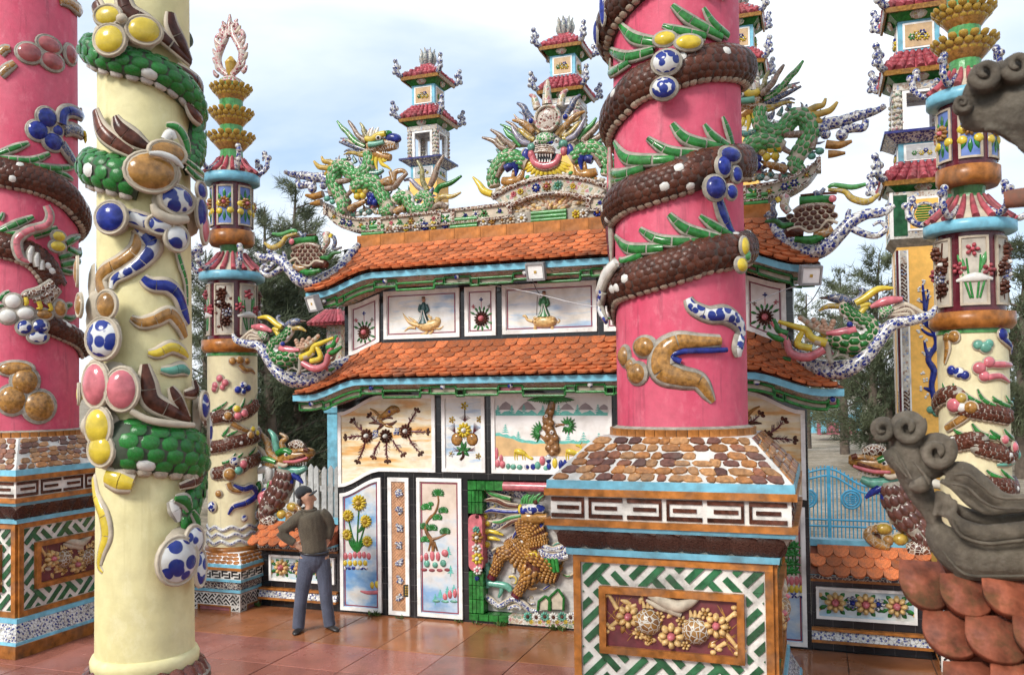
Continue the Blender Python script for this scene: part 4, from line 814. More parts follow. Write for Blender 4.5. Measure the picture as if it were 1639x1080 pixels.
def spines(t, S, pts, side, l, mats, every=26, h=0):
    Q = cat(q(*pts), 8); acc = 0; k = 0
    for i in range(1, len(Q)-1):
        acc += math.hypot(Q[i][0]-Q[i-1][0], Q[i][1]-Q[i-1][1])
        if acc < every/5.12: continue
        acc = 0; k += 1; tx, ty = Q[i+1][0]-Q[i-1][0], Q[i+1][1]-Q[i-1][1]; n_ = math.hypot(tx, ty) or 1; nx, ny = -ty/n_*side, tx/n_*side; x, y, w = Q[i][:3]
        L_ = l*random.uniform(.7, 1.15); bx, by = x+nx*w*.8, y+ny*w*.8
        mb = MB(); stroke(mb, S, [(bx, by, 2.1), (bx+nx*L_*.55-tx/n_*L_*.12, by+ny*L_*.55-ty/n_*L_*.12, 1.7), (bx+nx*L_-tx/n_*L_*.5, by+ny*L_-ty/n_*L_*.5, .5)], mats[k % len(mats)], .8, h+random.uniform(-.03, .03), 6, 2); mb.obj('back_spine', t)
spines(dr, SD, ((775, 360, 44), (770, 450, 48), (715, 520, 50), (640, 515, 50)), 1, 7, (TEALC, WHITEC)); spines(dr, SD, ((640, 515, 50), (590, 455, 50), (535, 445, 52), (490, 510, 54), (495, 600, 52), (545, 690, 48)), 1, 9, (TEALC, STEEL, GREENP))
spines(dr, SD, ((690, 605, 50), (760, 575, 58), (830, 590, 58), (870, 650, 52), (905, 715, 50)), -1, 8, (TEALC, STEEL)); spines(dr, SD, ((1020, 700, 44), (1075, 690, 46), (1105, 740, 44), (1140, 790, 42)), -1, 8, (TEALC, GREENP)); spines(dr, SD, ((1140, 790, 42), (1205, 800, 40), (1265, 760, 38), (1250, 690, 38)), 1, 7, (TEALC, STEEL))
for i in range(46):      # cloud curls, pebbles and flame tips that fill the gaps round the body
    x = random.uniform(430, 1330); y = 845-(x-500)*.06-abs(random.gauss(0, 55)); m = random.choice((CREAM, MOSP, G_S['OCHRES'], JADE, BW, PINKC, TEALC, WHITEC, G_S['GOLDS'], BW)); mb = MB()
    if i % 2: 
        a0_ = random.uniform(0, 6.28); R0 = random.uniform(16, 28); P = [(x+R0*(1-k/9)*math.cos(a0_+k*.75), y+R0*(1-k/9)*math.sin(a0_+k*.75), 11*(1-k/14)) for k in range(8)]; stroke(mb, PY(.19), q(*P), m, 1, random.uniform(0, .06), 6, 2)
    else: a0_ = random.uniform(-2.6, -.5); L_ = random.uniform(40, 85); stroke(mb, PY(.19), q((x, y, 14), (x+L_*.5*math.cos(a0_)+8, y+L_*.5*math.sin(a0_), 12), (x+L_*math.cos(a0_), y+L_*math.sin(a0_), 4)), m, 1, random.uniform(-.02, .06), 6, 3)
    mb.obj('cloud_curl', dr)
dpart(dr, 'head', lambda mb: [stroke(mb, SD, q((775, 300, 50), (820, 280, 62), (880, 270, 55), (940, 265, 46), (1000, 260, 36)), MOSO, .9, .0, 12), stroke(mb, SD, q((790, 330, 34), (840, 340, 34), (890, 362, 32), (950, 372, 24)), OCHRE, .9, .0, 10), stroke(mb, SD, q((770, 228, 18), (820, 240, 24), (870, 205, 24), (930, 190, 22)), YELLOW, .9, .09), blob(mb, SD, *q((935, 182))[0], 8, 6, GREEN, 1, 0, .03), stroke(mb, SD, q((800, 280, 22), (860, 275, 20), (920, 258, 16)), JADE, .8, .1)])
dpart(dr, 'nose', lambda mb: stroke(mb, SD, q((925, 225, 26), (970, 215, 34), (1015, 225, 30), (1030, 240, 16)), BLUE, .9, .03))
dpart(dr, 'eye', lambda mb: (blob(mb, SD, *q((882, 228))[0], 5, 4.4, WHITEC, .9, 0, .11), blob(mb, SD, *q((884, 229))[0], 3, 3, BLACK, .9, 0, .125)))
dpart(dr, 'teeth', lambda mb: [stroke(mb, SD, q((x, y, 6), (x+2, y+d, 1.5)), WHITEC, 1, .06, 6, 1) for x, y, d in [(870+i*19, 300-i*3, 20) for i in range(7)]+[(900+i*16, 345, -18) for i in range(3)]])
for P, m in ((((745, 285, 20), (660, 240, 22), (590, 160, 18), (555, 130, 16), (512, 72, 7)), G_S['GREENS']), (((770, 250, 18), (700, 200, 18), (665, 140, 15), (640, 105, 13), (622, 80, 7)), TAUPE), (((780, 225, 16), (745, 180, 16), (735, 135, 13), (708, 92, 7)), OLIVE), (((745, 312, 18), (680, 290, 19), (610, 270, 15), (528, 242, 7)), STEEL), (((735, 352, 18), (690, 345, 17), (640, 330, 13), (595, 328, 7)), G_S['GOLDS'])):
    dpart(dr, 'mane_flame', lambda mb: stroke(mb, SD, q(*P), m, 1, random.uniform(-.05, .07)))
for P in (((812, 365, 12), (810, 400, 13), (815, 432, 5)), ((845, 375, 14), (840, 420, 14), (852, 478, 5)), ((870, 385, 14), (890, 430, 14), (935, 455, 10), (968, 480, 4)), ((895, 390, 12), (910, 405, 10), (930, 398, 4))): dpart(dr, 'beard', lambda mb: stroke(mb, SD, q(*P), YELLOW, 1, .04))
for i in range(16):
    a = math.radians(random.uniform(150, 262)); L_ = random.uniform(90, 220); x, y = 770+random.uniform(-20, 40), 270+random.uniform(-30, 60); c_, s_ = math.cos(a), math.sin(a); wv = random.uniform(-22, 22); mb = MB()
    stroke(mb, PY(.17), q((x, y, 14), (x+L_*.45*c_-wv*s_, y+L_*.45*s_+wv*c_, 13), (x+L_*.8*c_+wv*s_, y+L_*.8*s_-wv*c_, 9), (x+L_*c_, y+L_*s_, 4)), random.choice((G_S['OCHRES'], G_S['GOLDS'], LILAC, MOSP, G_S['GREENS'], TAUPE, STEEL)), .9, random.uniform(-.05, .06), 6, 4); mb.obj('mane_flame', dr)
dpart(dr, 'crest', lambda mb: [stroke(mb, SD, q((780+i*22, 210-i*4, 13), (785+i*22, 175-12*(i % 2), 12), (800+i*22, 140-10*(i % 2), 4)), WHITEC if i % 2 else MOSP, 1, .05) for i in range(4)])
for i, (x, y) in enumerate(((500, 380), (545, 390), (590, 340), (640, 360), (690, 370), (690, 300))): dpart(dr, 'back_spine', lambda mb: stroke(mb, SD, q((x+25, y+50, 16), (x+8, y+20, 13), (x, y-8, 4)), TEALC if i % 2 else STEEL, .8, 0))
for P in (((480, 460, 26), (430, 460, 20), (370, 450, 18), (330, 405, 8)), ((500, 430, 22), (450, 410, 20), (410, 405, 15), (393, 365, 7)), ((450, 500, 24), (430, 510, 18), (445, 480, 8))): dpart(dr, 'tail_flame', lambda mb: stroke(mb, SD, q(*P), GOLD, 1, .03))
dpart(dr, 'cloud_tail', lambda mb: [stroke(mb, SD, q((450, 560, 40), (390, 530, 38), (320, 530, 34), (240, 515, 30), (165, 510, 24), (110, 500, 18), (75, 485, 12)), BW, 1, -.03)]+[blob(mb, SD, *q((x, y))[0], r_/5.12, r_/5.12, BW, 1, 0, .0) for x, y, r_ in ((310, 625, 42), (225, 515, 36), (345, 530, 40), (160, 505, 28), (400, 600, 36), (90, 490, 20), (410, 560, 34), (240, 590, 26))]+[stroke(mb, SD, q((320, 590, 24), (250, 590, 26), (195, 600, 22), (180, 550, 18)), BW, 1, -.02)])
for P in (((400, 670, 26), (340, 690, 24), (300, 690, 18), (258, 680, 9)), ((390, 740, 24), (350, 745, 20), (295, 752, 8))): dpart(dr, 'tail_flame', lambda mb: stroke(mb, SD, q(*P), OCHRE, 1, .02))
for x, y, r_, m in ((435, 710, 30, JADE), (480, 735, 28, JADE), (720, 815, 28, TEALC), (780, 820, 32, TEALC), (745, 835, 24, WHITEC), (690, 835, 20, WHITEC)): dpart(dr, 'pebble', lambda mb: blob(mb, SD, *q((x, y))[0], r_/5.12, r_/6, m, 1, 0, .02))
for x, y, m in ((670, 640, YELLOW), (715, 640, YELLOW), (690, 695, YELLOW), (740, 690, YELLOW), (765, 655, G_S['GOLDS']), (795, 690, BLUE), (830, 690, BLUE), (800, 740, BLUE), (835, 745, BLUE), (810, 720, BLUE)): dpart(dr, 'pearl', lambda mb: blob(mb, SD, *q((x, y))[0], 6, 6, m, 1.0, 0, .05))
dpart(dr, 'front_leg', lambda mb: [scaled(mb, SD, q((550, 720, 40), (580, 780, 38), (560, 815, 34), (520, 800, 18)), CREAM, GREENP, 1, .05)]+[stroke(mb, SD, q((x, y, 9), (x-6, y+22, 2.5)), WHITEC, 1, .07, 6, 1) for x, y in ((480, 790), (505, 800), (535, 815), (560, 820))])
dpart(dr, 'front_leg', lambda mb: [scaled(mb, SD, q((930, 760, 44), (960, 810, 38), (900, 815, 34), (880, 820, 18)), CREAM, GREENP, 1, .05)]+[stroke(mb, SD, q((x, y, 9), (x-3, y+22, 2.5)), WHITEC, 1, .07, 6, 1) for x, y in ((875, 818), (900, 825), (930, 828))])
for P, m in ((((480, 690, 20), (470, 620, 20), (520, 580, 22), (620, 560, 20), (670, 510, 14)), TAUPE), (((850, 690, 18), (900, 640, 20), (990, 620, 22), (1040, 560, 20), (1100, 505, 12)), TAUPE), (((880, 590, 24), (950, 570, 34), (990, 580, 24), (960, 490, 14)), G_S['OCHRES']), (((990, 560, 20), (1000, 500, 20), (1060, 485, 16), (1090, 510, 14)), G_S['OCHRES']), (((600, 690, 14), (640, 650, 16), (640, 600, 10)), TAUPE), (((800, 510, 24), (860, 505, 20), (905, 480, 12)), TEALC), (((620, 800, 22), (680, 770, 24), (760, 730, 16)), G_S['OCHRES']), (((1000, 830, 26), (1040, 800, 26), (1080, 800, 18)), G_S['OCHRES'])): dpart(dr, 'flame', lambda mb: stroke(mb, SD, q(*P), m, 1, .05))
for P, m in ((((1250, 640, 20), (1210, 560, 20), (1205, 470, 16), (1165, 395, 7)), OLIVE), (((1270, 610, 20), (1310, 520, 24), (1330, 450, 20), (1385, 350, 9)), TAUPE), (((1320, 660, 20), (1350, 610, 20), (1440, 580, 18), (1530, 520, 9)), GREEN), (((1320, 740, 20), (1370, 690, 20), (1450, 690, 16), (1525, 655, 8)), G_S['GOLDS']), (((1240, 660, 18), (1170, 610, 18), (1110, 550, 14), (1060, 560, 8)), LILAC), (((1270, 700, 18), (1280, 650, 18), (1300, 615, 8)), STEEL), (((1290, 790, 22), (1350, 755, 24), (1410, 780, 16)), TAUPE)): dpart(dr, 'tail_flame', lambda mb: stroke(mb, SD, q(*P), m, 1, .0))
dpart(dr, 'pebble_bed', lambda mb: [blob(mb, PY(.16), *q((x, 850-(x-500)*.075+random.uniform(-25, 0)))[0], 5.5, 4.5, random.choice((CREAM, OCHRE, MOSP, JADE, WHITEC)), 1) for x in range(520, 1420, 26)])
mirror(dr, 'green scaled ceramic dragon on the ridge, right of the pink pillar')
# ---- dragon face with medallion in the middle
SM = PY(.10); q = zw(750, 130, 4.5, 1.18)
md = thing('ridge_mask', 'fanged dragon face under a round medallion, on the arch of the ridge', 'dragon statue', (0, .10, SM.hit(877, 300)[0].z), None)
dpart(md, 'medallion', lambda mb: dome(mb, SM.hit(*q((570, 270))[0])[0], V((0, -1, 0)), .145, .145, .03, mosaic('medallion_swirl', [(.13, .04, .03), (.5, .42, .36), (.2, .06, .04), (.42, .3, .24)], 30), 0, 20))
dpart(md, 'medallion_ring', lambda mb: sweep(mb, [SM.hit(*q((570, 270))[0])[0]+V((.15*math.cos(a), 0, .15*math.sin(a))) for a in [2*math.pi*i/28 for i in range(29)]], [V((0, -1, 0))]*29, [.022]*29, [.045]*29, MOSP, 8))
def sym(name, m, *Ps, S=SM, th=1, h=0):
    mb = MB()
    for P in Ps: mb = MB(); stroke(mb, S, q(*P), m, th, h); mobj(mb, name, md)
sym('medallion_flame', MOSP, ((495, 200, 26), (480, 150, 24), (470, 115, 18), (438, 98, 8))); dpart(md, 'finial', lambda mb: stroke(mb, SM, q((566, 170, 34), (564, 100, 28), (566, 40, 22), (570, -10, 8)), MOSP, .9))
sym('medallion_flame', STEEL, ((455, 270, 18), (415, 225, 21), (395, 185, 18), (350, 158, 8))); 
mb = MB(); blob(mb, SM, *q((455, 292))[0], 5, 5, BLUE, 1, 0, .02, CREAM, 1.5); mobj(mb, 'blue_pearl', md)
for i in range(26):      # second, deeper layer of flames behind the face
    a = math.radians(-176+i*6.6); L0, L1 = random.uniform(110, 150), random.uniform(230, 400)*(.75 if abs(i-13) < 5 else 1); c_, s_ = math.cos(a), math.sin(a); wv = random.uniform(-26, 26); mb = MB()
    stroke(mb, PY(.17), q((567+L0*c_, 470+L0*s_*.8, 15), (567+(L0+L1)/2*c_-wv*s_, 470+(L0+L1)/2*s_*.8+wv*c_, 15), (567+L1*.85*c_+wv*s_*.7, 470+L1*.68*s_-wv*c_*.7, 11), (567+L1*c_, 470+L1*s_*.8, 4)), random.choice((GOLDP, G_S['OCHRES'], G_S['GOLDS'], LILAC, MOSP, G_S['GREENS'], TAUPE, CREAM)), .9, random.uniform(-.02, .03), 6, 4); mb.obj('mane_flame', md)
for P, m in ((((470, 370, 18), (430, 330, 20), (390, 300, 18), (320, 285, 8)), G_S['OCHRES']), (((470, 420, 18), (420, 395, 18), (380, 360, 15), (352, 338, 6)), G_S['GOLDS']), (((450, 460, 18), (390, 440, 20), (350, 390, 16), (318, 332, 7)), LILAC), (((375, 465, 18), (325, 410, 19), (285, 385, 16), (250, 338, 7)), GREENP), (((340, 480, 18), (270, 435, 19), (225, 390, 16), (163, 353, 7)), TAUPE), (((310, 500, 18), (230, 475, 19), (180, 430, 16), (95, 404, 7)), TAUPE), (((290, 500, 12), (230, 450, 12), (195, 395, 5)), MOSP)):
    sym('mane_flame', m, P, h=random.uniform(-.03, .05))
dpart(md, 'forehead', lambda mb: [blob(mb, SM, *q((560, 430))[0], 17, 12, MOSG, 1, 0, .06)]+[blob(mb, SM, *q((500+i*17, 458))[0], 2.3, 2.6, BLUE, 1, 0, .1) for i in range(8)])
mb = MB(); blob(mb, SM, *q((470, 488))[0], 8, 7, JADE, 1, 0, .07); blob(mb, SM, *q((505, 462))[0], 4.4, 4.4, WHITEC, 1, 0, .11); blob(mb, SM, *q((506, 464))[0], 2.6, 2.6, BLACK, 1, 0, .125); mobj(mb, 'eye', md)
dpart(md, 'snout', lambda mb: [stroke(mb, SM, q((505-3*i, 490+i*14, 9), (565, 482+i*14, 11), (628+3*i, 490+i*14, 9)), TAUPE if i % 2 else MOSB, 1, .12) for i in range(4)]+[blob(mb, SM, *q((565, 510))[0], 16, 9, MOSB, 1, 0, .03)])
dpart(md, 'mouth', lambda mb: [blob(mb, SM, *q((567, 560))[0], 19, 12, BLACK, .2, 0, .06), stroke(mb, SM, q((470, 540, 20), (490, 595, 24), (560, 622, 26), (640, 598, 24), (665, 540, 20)), PINKC, .9, .07, 10), stroke(mb, SM, q((465, 560, 12), (490, 618, 14), (563, 645, 14), (645, 618, 14), (672, 560, 12)), TAUPE, .9, .07, 8)])
dpart(md, 'fangs', lambda mb: [stroke(mb, SM, q((x, 545, 7), (x, 545+l, 2)), WHITEC, 1, .12, 6, 1) for x, l in ((515, 34), (535, 20), (555, 18), (575, 18), (595, 20), (615, 34))]+[stroke(mb, SM, q((x, 600, 6), (x, 578, 2)), WHITEC, 1, .11, 6, 1) for x in (530, 550, 570, 590, 605)])
mb = MB(); stroke(mb, SM, q((432, 500, 16), (420, 540, 26), (440, 575, 14)), BLUE, .9, .05, 8, 4, CREAM); blob(mb, SM, *q((465, 540))[0], 6, 8, PINKC, 1, 0, .07); mobj(mb, 'ear', md)
for i in range(13):
    a = math.radians(12+13*i); c, s_ = math.cos(a), math.sin(a)
    dpart(md, 'beard_ray', lambda mb: stroke(mb, SM, q((567+95*c, 585+55*s_, 15), (567+135*c, 590+80*s_, 16), (567+180*c, 595+108*s_, 5)), YELLOW, .9, .04))
mb = MB(); ss = MB(); scaled(mb, SM, q((430, 600, 46), (360, 570, 52), (285, 550, 50), (220, 610, 46), (180, 690, 42), (190, 760, 38)), CREAM, GREENP, 1, 0, sep=ss); bo = mobj(mb, 'body', md); mobj(ss, 'scales', bo, kind='stuff')
sym('back_spine', TEALC, ((220, 600, 16), (170, 580, 14), (135, 572, 4)), ((190, 650, 16), (160, 640, 14), (130, 632, 4)), ((260, 540, 16), (225, 515, 14), (198, 490, 4)))
sym('claw', YELLOW, ((170, 815, 22), (110, 790, 24), (75, 740, 18), (30, 690, 6))); sym('feather', BLUE, ((345, 595, 30), (355, 640, 18), (350, 690, 6)), ((275, 640, 26), (310, 620, 26), (330, 600, 12)), h=.05)
sym('flame', OCHRE, ((250, 720, 24), (310, 730, 34), (370, 715, 28), (400, 650, 12)), ((330, 700, 16), (330, 670, 14), (325, 645, 5)), h=.03); sym('flame', TAUPE, ((215, 700, 14), (250, 630, 16), (290, 560, 14), (345, 480, 8)), h=.06)
mb = MB()
for i in range(16): blob(mb, SM, *q((190+i*24, 812-120*math.sin(math.pi*min(i, 15)/30)+random.uniform(-14, 10)))[0], 4.5, 4, random.choice((CREAM, GREENP, WHITEC, G_S['OCHRES'])), 1, 0, .02)
mobj(mb, 'pebbles', md, kind='stuff')
# ---- hip scrolls (parts of the wall) with the ornaments that stand in them
def y3(L_, y0, y1, n=None):
    """px points along a hip: depth runs from y0 to y1 over the first n points"""
    n = n or len(L_); return [(W3(x, y, y0+(y1-y0)*min(1, i/n)), w) for i, (x, y, w) in enumerate(L_)]
def scroll(name, L_, m, y0, y1, n, k=1.0):
    mb = MB(); P = y3(q(*L_), y0, y1, n); tube(mb, [p for p, w in P], [w*k*dep(p)/F for p, w in P], m, 10, 4); return mobj(mb, name, wall)
q = zw(370, 350, 3.857, 1.15)
scroll('hip_scroll', ((735, 868, 16), (640, 925, 26), (540, 985, 30), (430, 1008, 32), (340, 990, 33), (275, 930, 32), (222, 850, 30), (170, 785, 26), (100, 772, 22), (35, 752, 18), (10, 712, 8)), BW, -.02, -.5, 4)
scroll('hip_scroll', ((725, 850, 10), (630, 905, 16), (540, 955, 18), (430, 968, 18), (330, 955, 14), (290, 930, 12)), BW, -.02, -.5, 4)
scroll('hip_scroll', ((790, 160, 16), (740, 220, 26), (690, 290, 28), (600, 355, 30), (500, 398, 32), (420, 380, 32), (365, 320, 30), (320, 268, 28), (260, 240, 24), (200, 240, 20), (150, 215, 8)), BW, -.02, -.5, 5)
scroll('hip_scroll', ((330, 285, 18), (275, 330, 16), (220, 350, 14), (185, 320, 12), (205, 285, 9), (235, 298, 6)), BW, -.5, -.5, 1)
scroll('hip_scroll', ((690, 300, 10), (600, 335, 16), (500, 365, 18), (430, 345, 12)), BW, -.1, -.5, 3)
for pts in (((225, 845), (215, 800), (235, 770)), ((330, 270), (330, 230), (322, 205)), ((190, 245), (165, 225), (172, 205))): scroll('scroll_bud', tuple((x, y, 16-4*i) for i, (x, y) in enumerate(pts)), BW, -.5, -.5, 1)
SPH = PY(-.47)
ph = thing('phoenix_statue', 'green feathered ceramic phoenix in the lower eave scroll beside the left lantern column', 'phoenix statue', SPH.hit(470, 590)[0], 'phoenixes on the lower eave corners')
bd_ = MB(); sc_ = MB(); scaled(bd_, SPH, q((372, 660, 20), (358, 700, 27), (325, 735, 30), (280, 760, 32), (255, 800, 34), (275, 850, 40), (330, 860, 52), (390, 845, 44), (440, 835, 22)), CREAM, GREEN, 1, 0, n=7, belly=WHITEC, side=1, sep=sc_); bo = bd_.obj('body', ph); sc_.obj('scales', bo, kind='stuff')
dpart(ph, 'head', lambda mb: [stroke(mb, SPH, q((335, 660, 14), (370, 645, 22), (410, 635, 18), (430, 632, 10)), STEEL, 1), blob(mb, SPH, *q((398, 632))[0], 2, 2, WHITEC, 1, 0, .04)]); dpart(ph, 'beak', lambda mb: stroke(mb, SPH, q((422, 632, 9), (465, 631, 2)), BROWN, 1, 0, 6, 1))
dpart(ph, 'crest', lambda mb: stroke(mb, SPH, q((330, 660, 12), (300, 640, 12), (285, 610, 10), (305, 600, 5)), STEEL, 1))
for P, m in ((((320, 670, 14), (285, 650, 16), (230, 610, 14), (172, 612, 6)), YELLOW), (((300, 690, 12), (270, 680, 10), (262, 690, 5)), YELLOW), (((300, 720, 14), (285, 700, 12), (270, 695, 5)), YELLOW), (((385, 680, 12), (430, 675, 12), (468, 695, 5)), G_S['GOLDS'])): dpart(ph, 'head_plume', lambda mb: stroke(mb, SPH, q(*P), m, 1, .02))
for i, (x, y) in enumerate(((545, 722), (490, 735), (450, 745), (410, 750))): dpart(ph, 'wing_feather', lambda mb: [stroke(mb, SPH, q((430-i*6, 810, 12), ((430+x)/2, (810+y)/2+10, 13), (x, y, 12)), CREAM, 1, .02)]+[blob(mb, SPH, *q((430+(x-430)*k/4, 810+(y-810)*k/4+4))[0], 3.6, 3.6, SKINR, 1, 0, .03) for k in range(1, 5)])
for i in range(6): dpart(ph, 'wing_feather', lambda mb: stroke(mb, SPH, q((200+i*6, 740, 10), (140-i*12+i*i*2, 690+i*12, 12), (60+i*18, 745+i*2, 8)), TAUPE if i % 2 else CREAM, 1, .0))
for P, m, h_ in ((((140, 668, 10), (200, 672, 20), (262, 695, 8)), PINKC, .04), (((180, 700, 16), (215, 730, 24), (200, 690, 10)), MOSG, .02), (((320, 800, 16), (360, 810, 22), (440, 812, 8)), PINKC, .07)): dpart(ph, 'wing', lambda mb: stroke(mb, SPH, q(*P), m, .9, h_))
dpart(ph, 'wing_jewel', lambda mb: blob(mb, SPH, *q((345, 775))[0], 4, 4, BLUE, 1, 0, .09))
for P, m in ((((440, 860, 22), (500, 830, 18), (520, 790, 16), (560, 770, 14), (640, 735, 8)), YELLOW), (((500, 880, 16), (560, 860, 16), (540, 800, 12), (520, 800, 8)), YELLOW), (((450, 890, 18), (520, 925, 20), (590, 900, 18), (610, 830, 15), (670, 735, 8)), PINKC), (((600, 800, 14), (640, 780, 15), (660, 720, 8)), GREEN), (((430, 860, 16), (470, 850, 20), (520, 830, 10)), CREAM), (((600, 830, 14), (650, 820, 14), (690, 790, 8)), GREEN)): dpart(ph, 'tail_plume', lambda mb: stroke(mb, SPH, q(*P), m, 1, .03))
dpart(ph, 'wire_branches', lambda mb: [stroke(mb, SPH, q(*P), MORTAR, 1, .02) for P in (((330, 960, 5), (380, 920, 5), (430, 945, 4)), ((360, 940, 5), (350, 900, 4)), ((400, 930, 5), (390, 895, 4)), ((420, 945, 5), (470, 930, 4)), ((440, 870, 18), (430, 930, 12), (420, 960, 12)))])
for i in range(26):
    x = random.uniform(230, 640); y = random.uniform(820, 940); m = random.choice((GREEN, PINKC, CREAM, YELLOW, WHITEC, TAUPE)); a0_ = random.uniform(-2.8, -.3); L_ = random.uniform(30, 70); mb = MB()
    stroke(mb, PY(-.42), q((x, y, 9), (x+L_*.5*math.cos(a0_)+6, y+L_*.5*math.sin(a0_), 9), (x+L_*math.cos(a0_), y+L_*math.sin(a0_), 3)), m, 1, 0, 6, 3); mb.obj('feather', ph)
mirror(ph, 'green feathered ceramic phoenix in the lower eave scroll beside the yellow tower')
bg_ = thing('bundle_statue', 'brown scaled ceramic book bundle with green scroll, on the upper eave by the trees', 'roof ornament', SPH.hit(490, 415)[0], 'bundles on the upper eave corners')
SCB = MB(); 
dpart(bg_, 'bundle', lambda mb: [blob(mb, SPH, *q((478, 222))[0], 27, 18, MOSB, .5), blob(mb, PY(-.45), *q((478, 222))[0], 27, 18, MOSB, -.5)])
def bscales(mb):
    for j in range(5):
        for i in range(6):
            x = 395+i*33+(16 if j % 2 else 0); y = 180+j*24
            if abs((x-478)/105)**2+abs((y-225)/68)**2 < 1: blob(mb, SPH, *q((x, y))[0], 4.6, 3.8, BROWN, .6, 0, .075*(1-((x-478)/130)**2), CREAM, 1.1)
dpart(bg_, 'scales', bscales)
dpart(bg_, 'ruffle', lambda mb: stroke(mb, SPH, q((380, 270, 7), (420, 250, 7), (455, 285, 7), (500, 295, 7), (540, 265, 7), (590, 275, 7)), CREAM, 1, .07)); dpart(bg_, 'ruffle', lambda mb: stroke(mb, SPH, q((390, 190, 12), (440, 170, 14), (520, 165, 14), (560, 185, 12)), TAUPE, 1, .05))
dpart(bg_, 'green_scroll', lambda mb: [stroke(mb, SPH, q((395, 148, 20), (460, 138, 21), (535, 130, 20)), GREEN, 1, .03), blob(mb, SPH, *q((398, 148))[0], 5, 5, PINKC, .6, 0, .09), stroke(mb, SPH, q((380, 118, 5), (450, 108, 6), (530, 102, 5)), BROWN, 1, .03)])
for P, m in ((((215, 152, 7), (262, 182, 15), (320, 155, 15), (350, 115, 12), (415, 95, 8)), G_S['GOLDS']), (((265, 95, 8), (320, 100, 12), (390, 75, 10), (415, 85, 6)), GREENP), (((430, 85, 8), (450, 110, 12), (470, 95, 8), (455, 150, 8)), STEEL), (((640, 110, 10), (650, 150, 12), (640, 190, 10), (690, 180, 6)), STEEL), (((560, 240, 12), (610, 245, 14), (640, 215, 12), (685, 212, 6)), GREEN), (((580, 180, 16), (600, 140, 20), (590, 100, 16), (615, 95, 10)), MOSP), (((620, 120, 12), (630, 95, 10)), YELLOW), (((440, 320, 16), (490, 335, 20), (560, 320, 14)), GREEN), (((400, 295, 20), (440, 310, 22), (480, 300, 14)), G_S['OCHRES']), (((520, 290, 24), (570, 280, 26), (600, 290, 18)), BROWN)): dpart(bg_, 'ribbon', lambda mb: stroke(mb, SPH, q(*P), m, 1, .03))
mirror(bg_, 'brown scaled ceramic book bundle with green scroll, on the upper eave against the sky')
# ================================================================ dragon pillars
PINKP = plaster('pillar_pink_plaster', (.53, .042, .10), (.57, .105, .16), (.20, .03, .055))
YELP = plaster('pillar_yellow_plaster', (.64, .565, .275), (.68, .615, .345), (.54, .46, .22))
CREAMP = plaster('column_cream_plaster', (.66, .585, .345), (.70, .635, .41), (.48, .42, .28))
SEAM = glaze('seam_brown', (.05, .03, .022), rough=.7, var=.4); SEAMG = glaze('seam_green', (.04, .055, .03), rough=.7, var=.4)
SCB_, SCG_, SCW_ = scale_mesh('scale', BROWN, .17), scale_mesh('scale', GREEN, .18), scale_mesh('scale', glaze('belly_scale', (.34, .27, .2), rough=.3, var=.5, rnd=.3), .25)
SCP_ = scale_mesh('scale', WHITEC)
def coil(t, C, ctrl, mbody, msc, mbel, sl, rows, limit=300, n=40, name='coiled_body', a0=-58, a1=84):
    """dragon body wound on cylinder C; ctrl = (angle, z, half height, protrusion)"""
    q_ = cat(ctrl, n); pts = []; vs = []; fs = []; seg = 12
    for a, z, hh, pr in q_: p, nn = C.at(a, z); pts.append((p, nn, hh, pr))
    for i, (p, nn, hh, pr) in enumerate(pts):
        tt = (pts[min(i+1, len(pts)-1)][0]-pts[max(0, i-1)][0]).normalized(); up = nn.cross(tt).normalized()
        if up.z < 0: up = -up
        for k in range(seg+1):
            f = math.radians(-115+230*k/seg); vs.append(p+nn*(pr*(math.cos(f))*1.0)+up*(hh*math.sin(f)))
    for i in range(len(pts)-1):
        for k in range(seg): a = i*(seg+1)+k; fs.append((a, a+1, a+seg+2, a+seg+1))
    mb = MB(); mb.add(vs, fs, mbody)
    for e in (0, len(pts)-1): mb.cap([e*(seg+1)+k for k in range(seg+1)], mbody)
    body = mb.obj(name, t)
    fm, fw = [], []; acc = 0; row = 0
    for i in range(1, len(pts)-1):
        acc += (pts[i][0]-pts[i-1][0]).length
        if acc < sl: continue
        acc -= sl; row += 1; p, nn, hh, pr = pts[i]
        if nn.dot((CAM-p).normalized()) < -.35: continue
        tt = (pts[i+1][0]-pts[i-1][0]).normalized(); up = nn.cross(tt).normalized()
        if up.z < 0: up = -up
        step = (a1-a0)/rows
        for j in range(rows):
            f = math.radians(a0+step*(j+.5)); c = p+nn*pr*math.cos(f)+up*hh*math.sin(f); o = (nn*hh*math.cos(f)+up*pr*math.sin(f)).normalized(); v = (up*math.cos(f)*hh-nn*pr*math.sin(f)); arc = v.length*math.radians(step); v = v.normalized()
            ex = sl*(.5 if j % 2 else 0); x = v.cross(o).normalized(); jit = random.uniform(.92, 1.06)
            fm.append(fr(c+tt*ex-o*.003, (x+o*random.uniform(-.06, .12)).normalized(), v, o, sl*1.15*jit, arc*1.14, sl*.8))
        for f0 in (-72,):
            f = math.radians(f0); c = p+nn*pr*math.cos(f)+up*hh*math.sin(f); o = (nn*hh*math.cos(f)+up*pr*math.sin(f)).normalized(); v = (up*math.cos(f)*hh-nn*pr*math.sin(f)).normalized(); x = v.cross(o).normalized()
            fw.append(fr(c, x, v, o, sl*.98, hh*.42, sl*.9))
    wh = [x for x in fm if random.random() < .035]; fm = [x for x in fm if x not in wh] if wh else fm
    pieces(body, 'pale_scale', SCP_, wh, 40, near_key, 'pale_scales'); pieces(body, 'scale', msc, fm, limit, near_key, 'scales'); pieces(body, 'belly_scale', mbel, fw, 80, near_key, 'belly_scales')
    return body
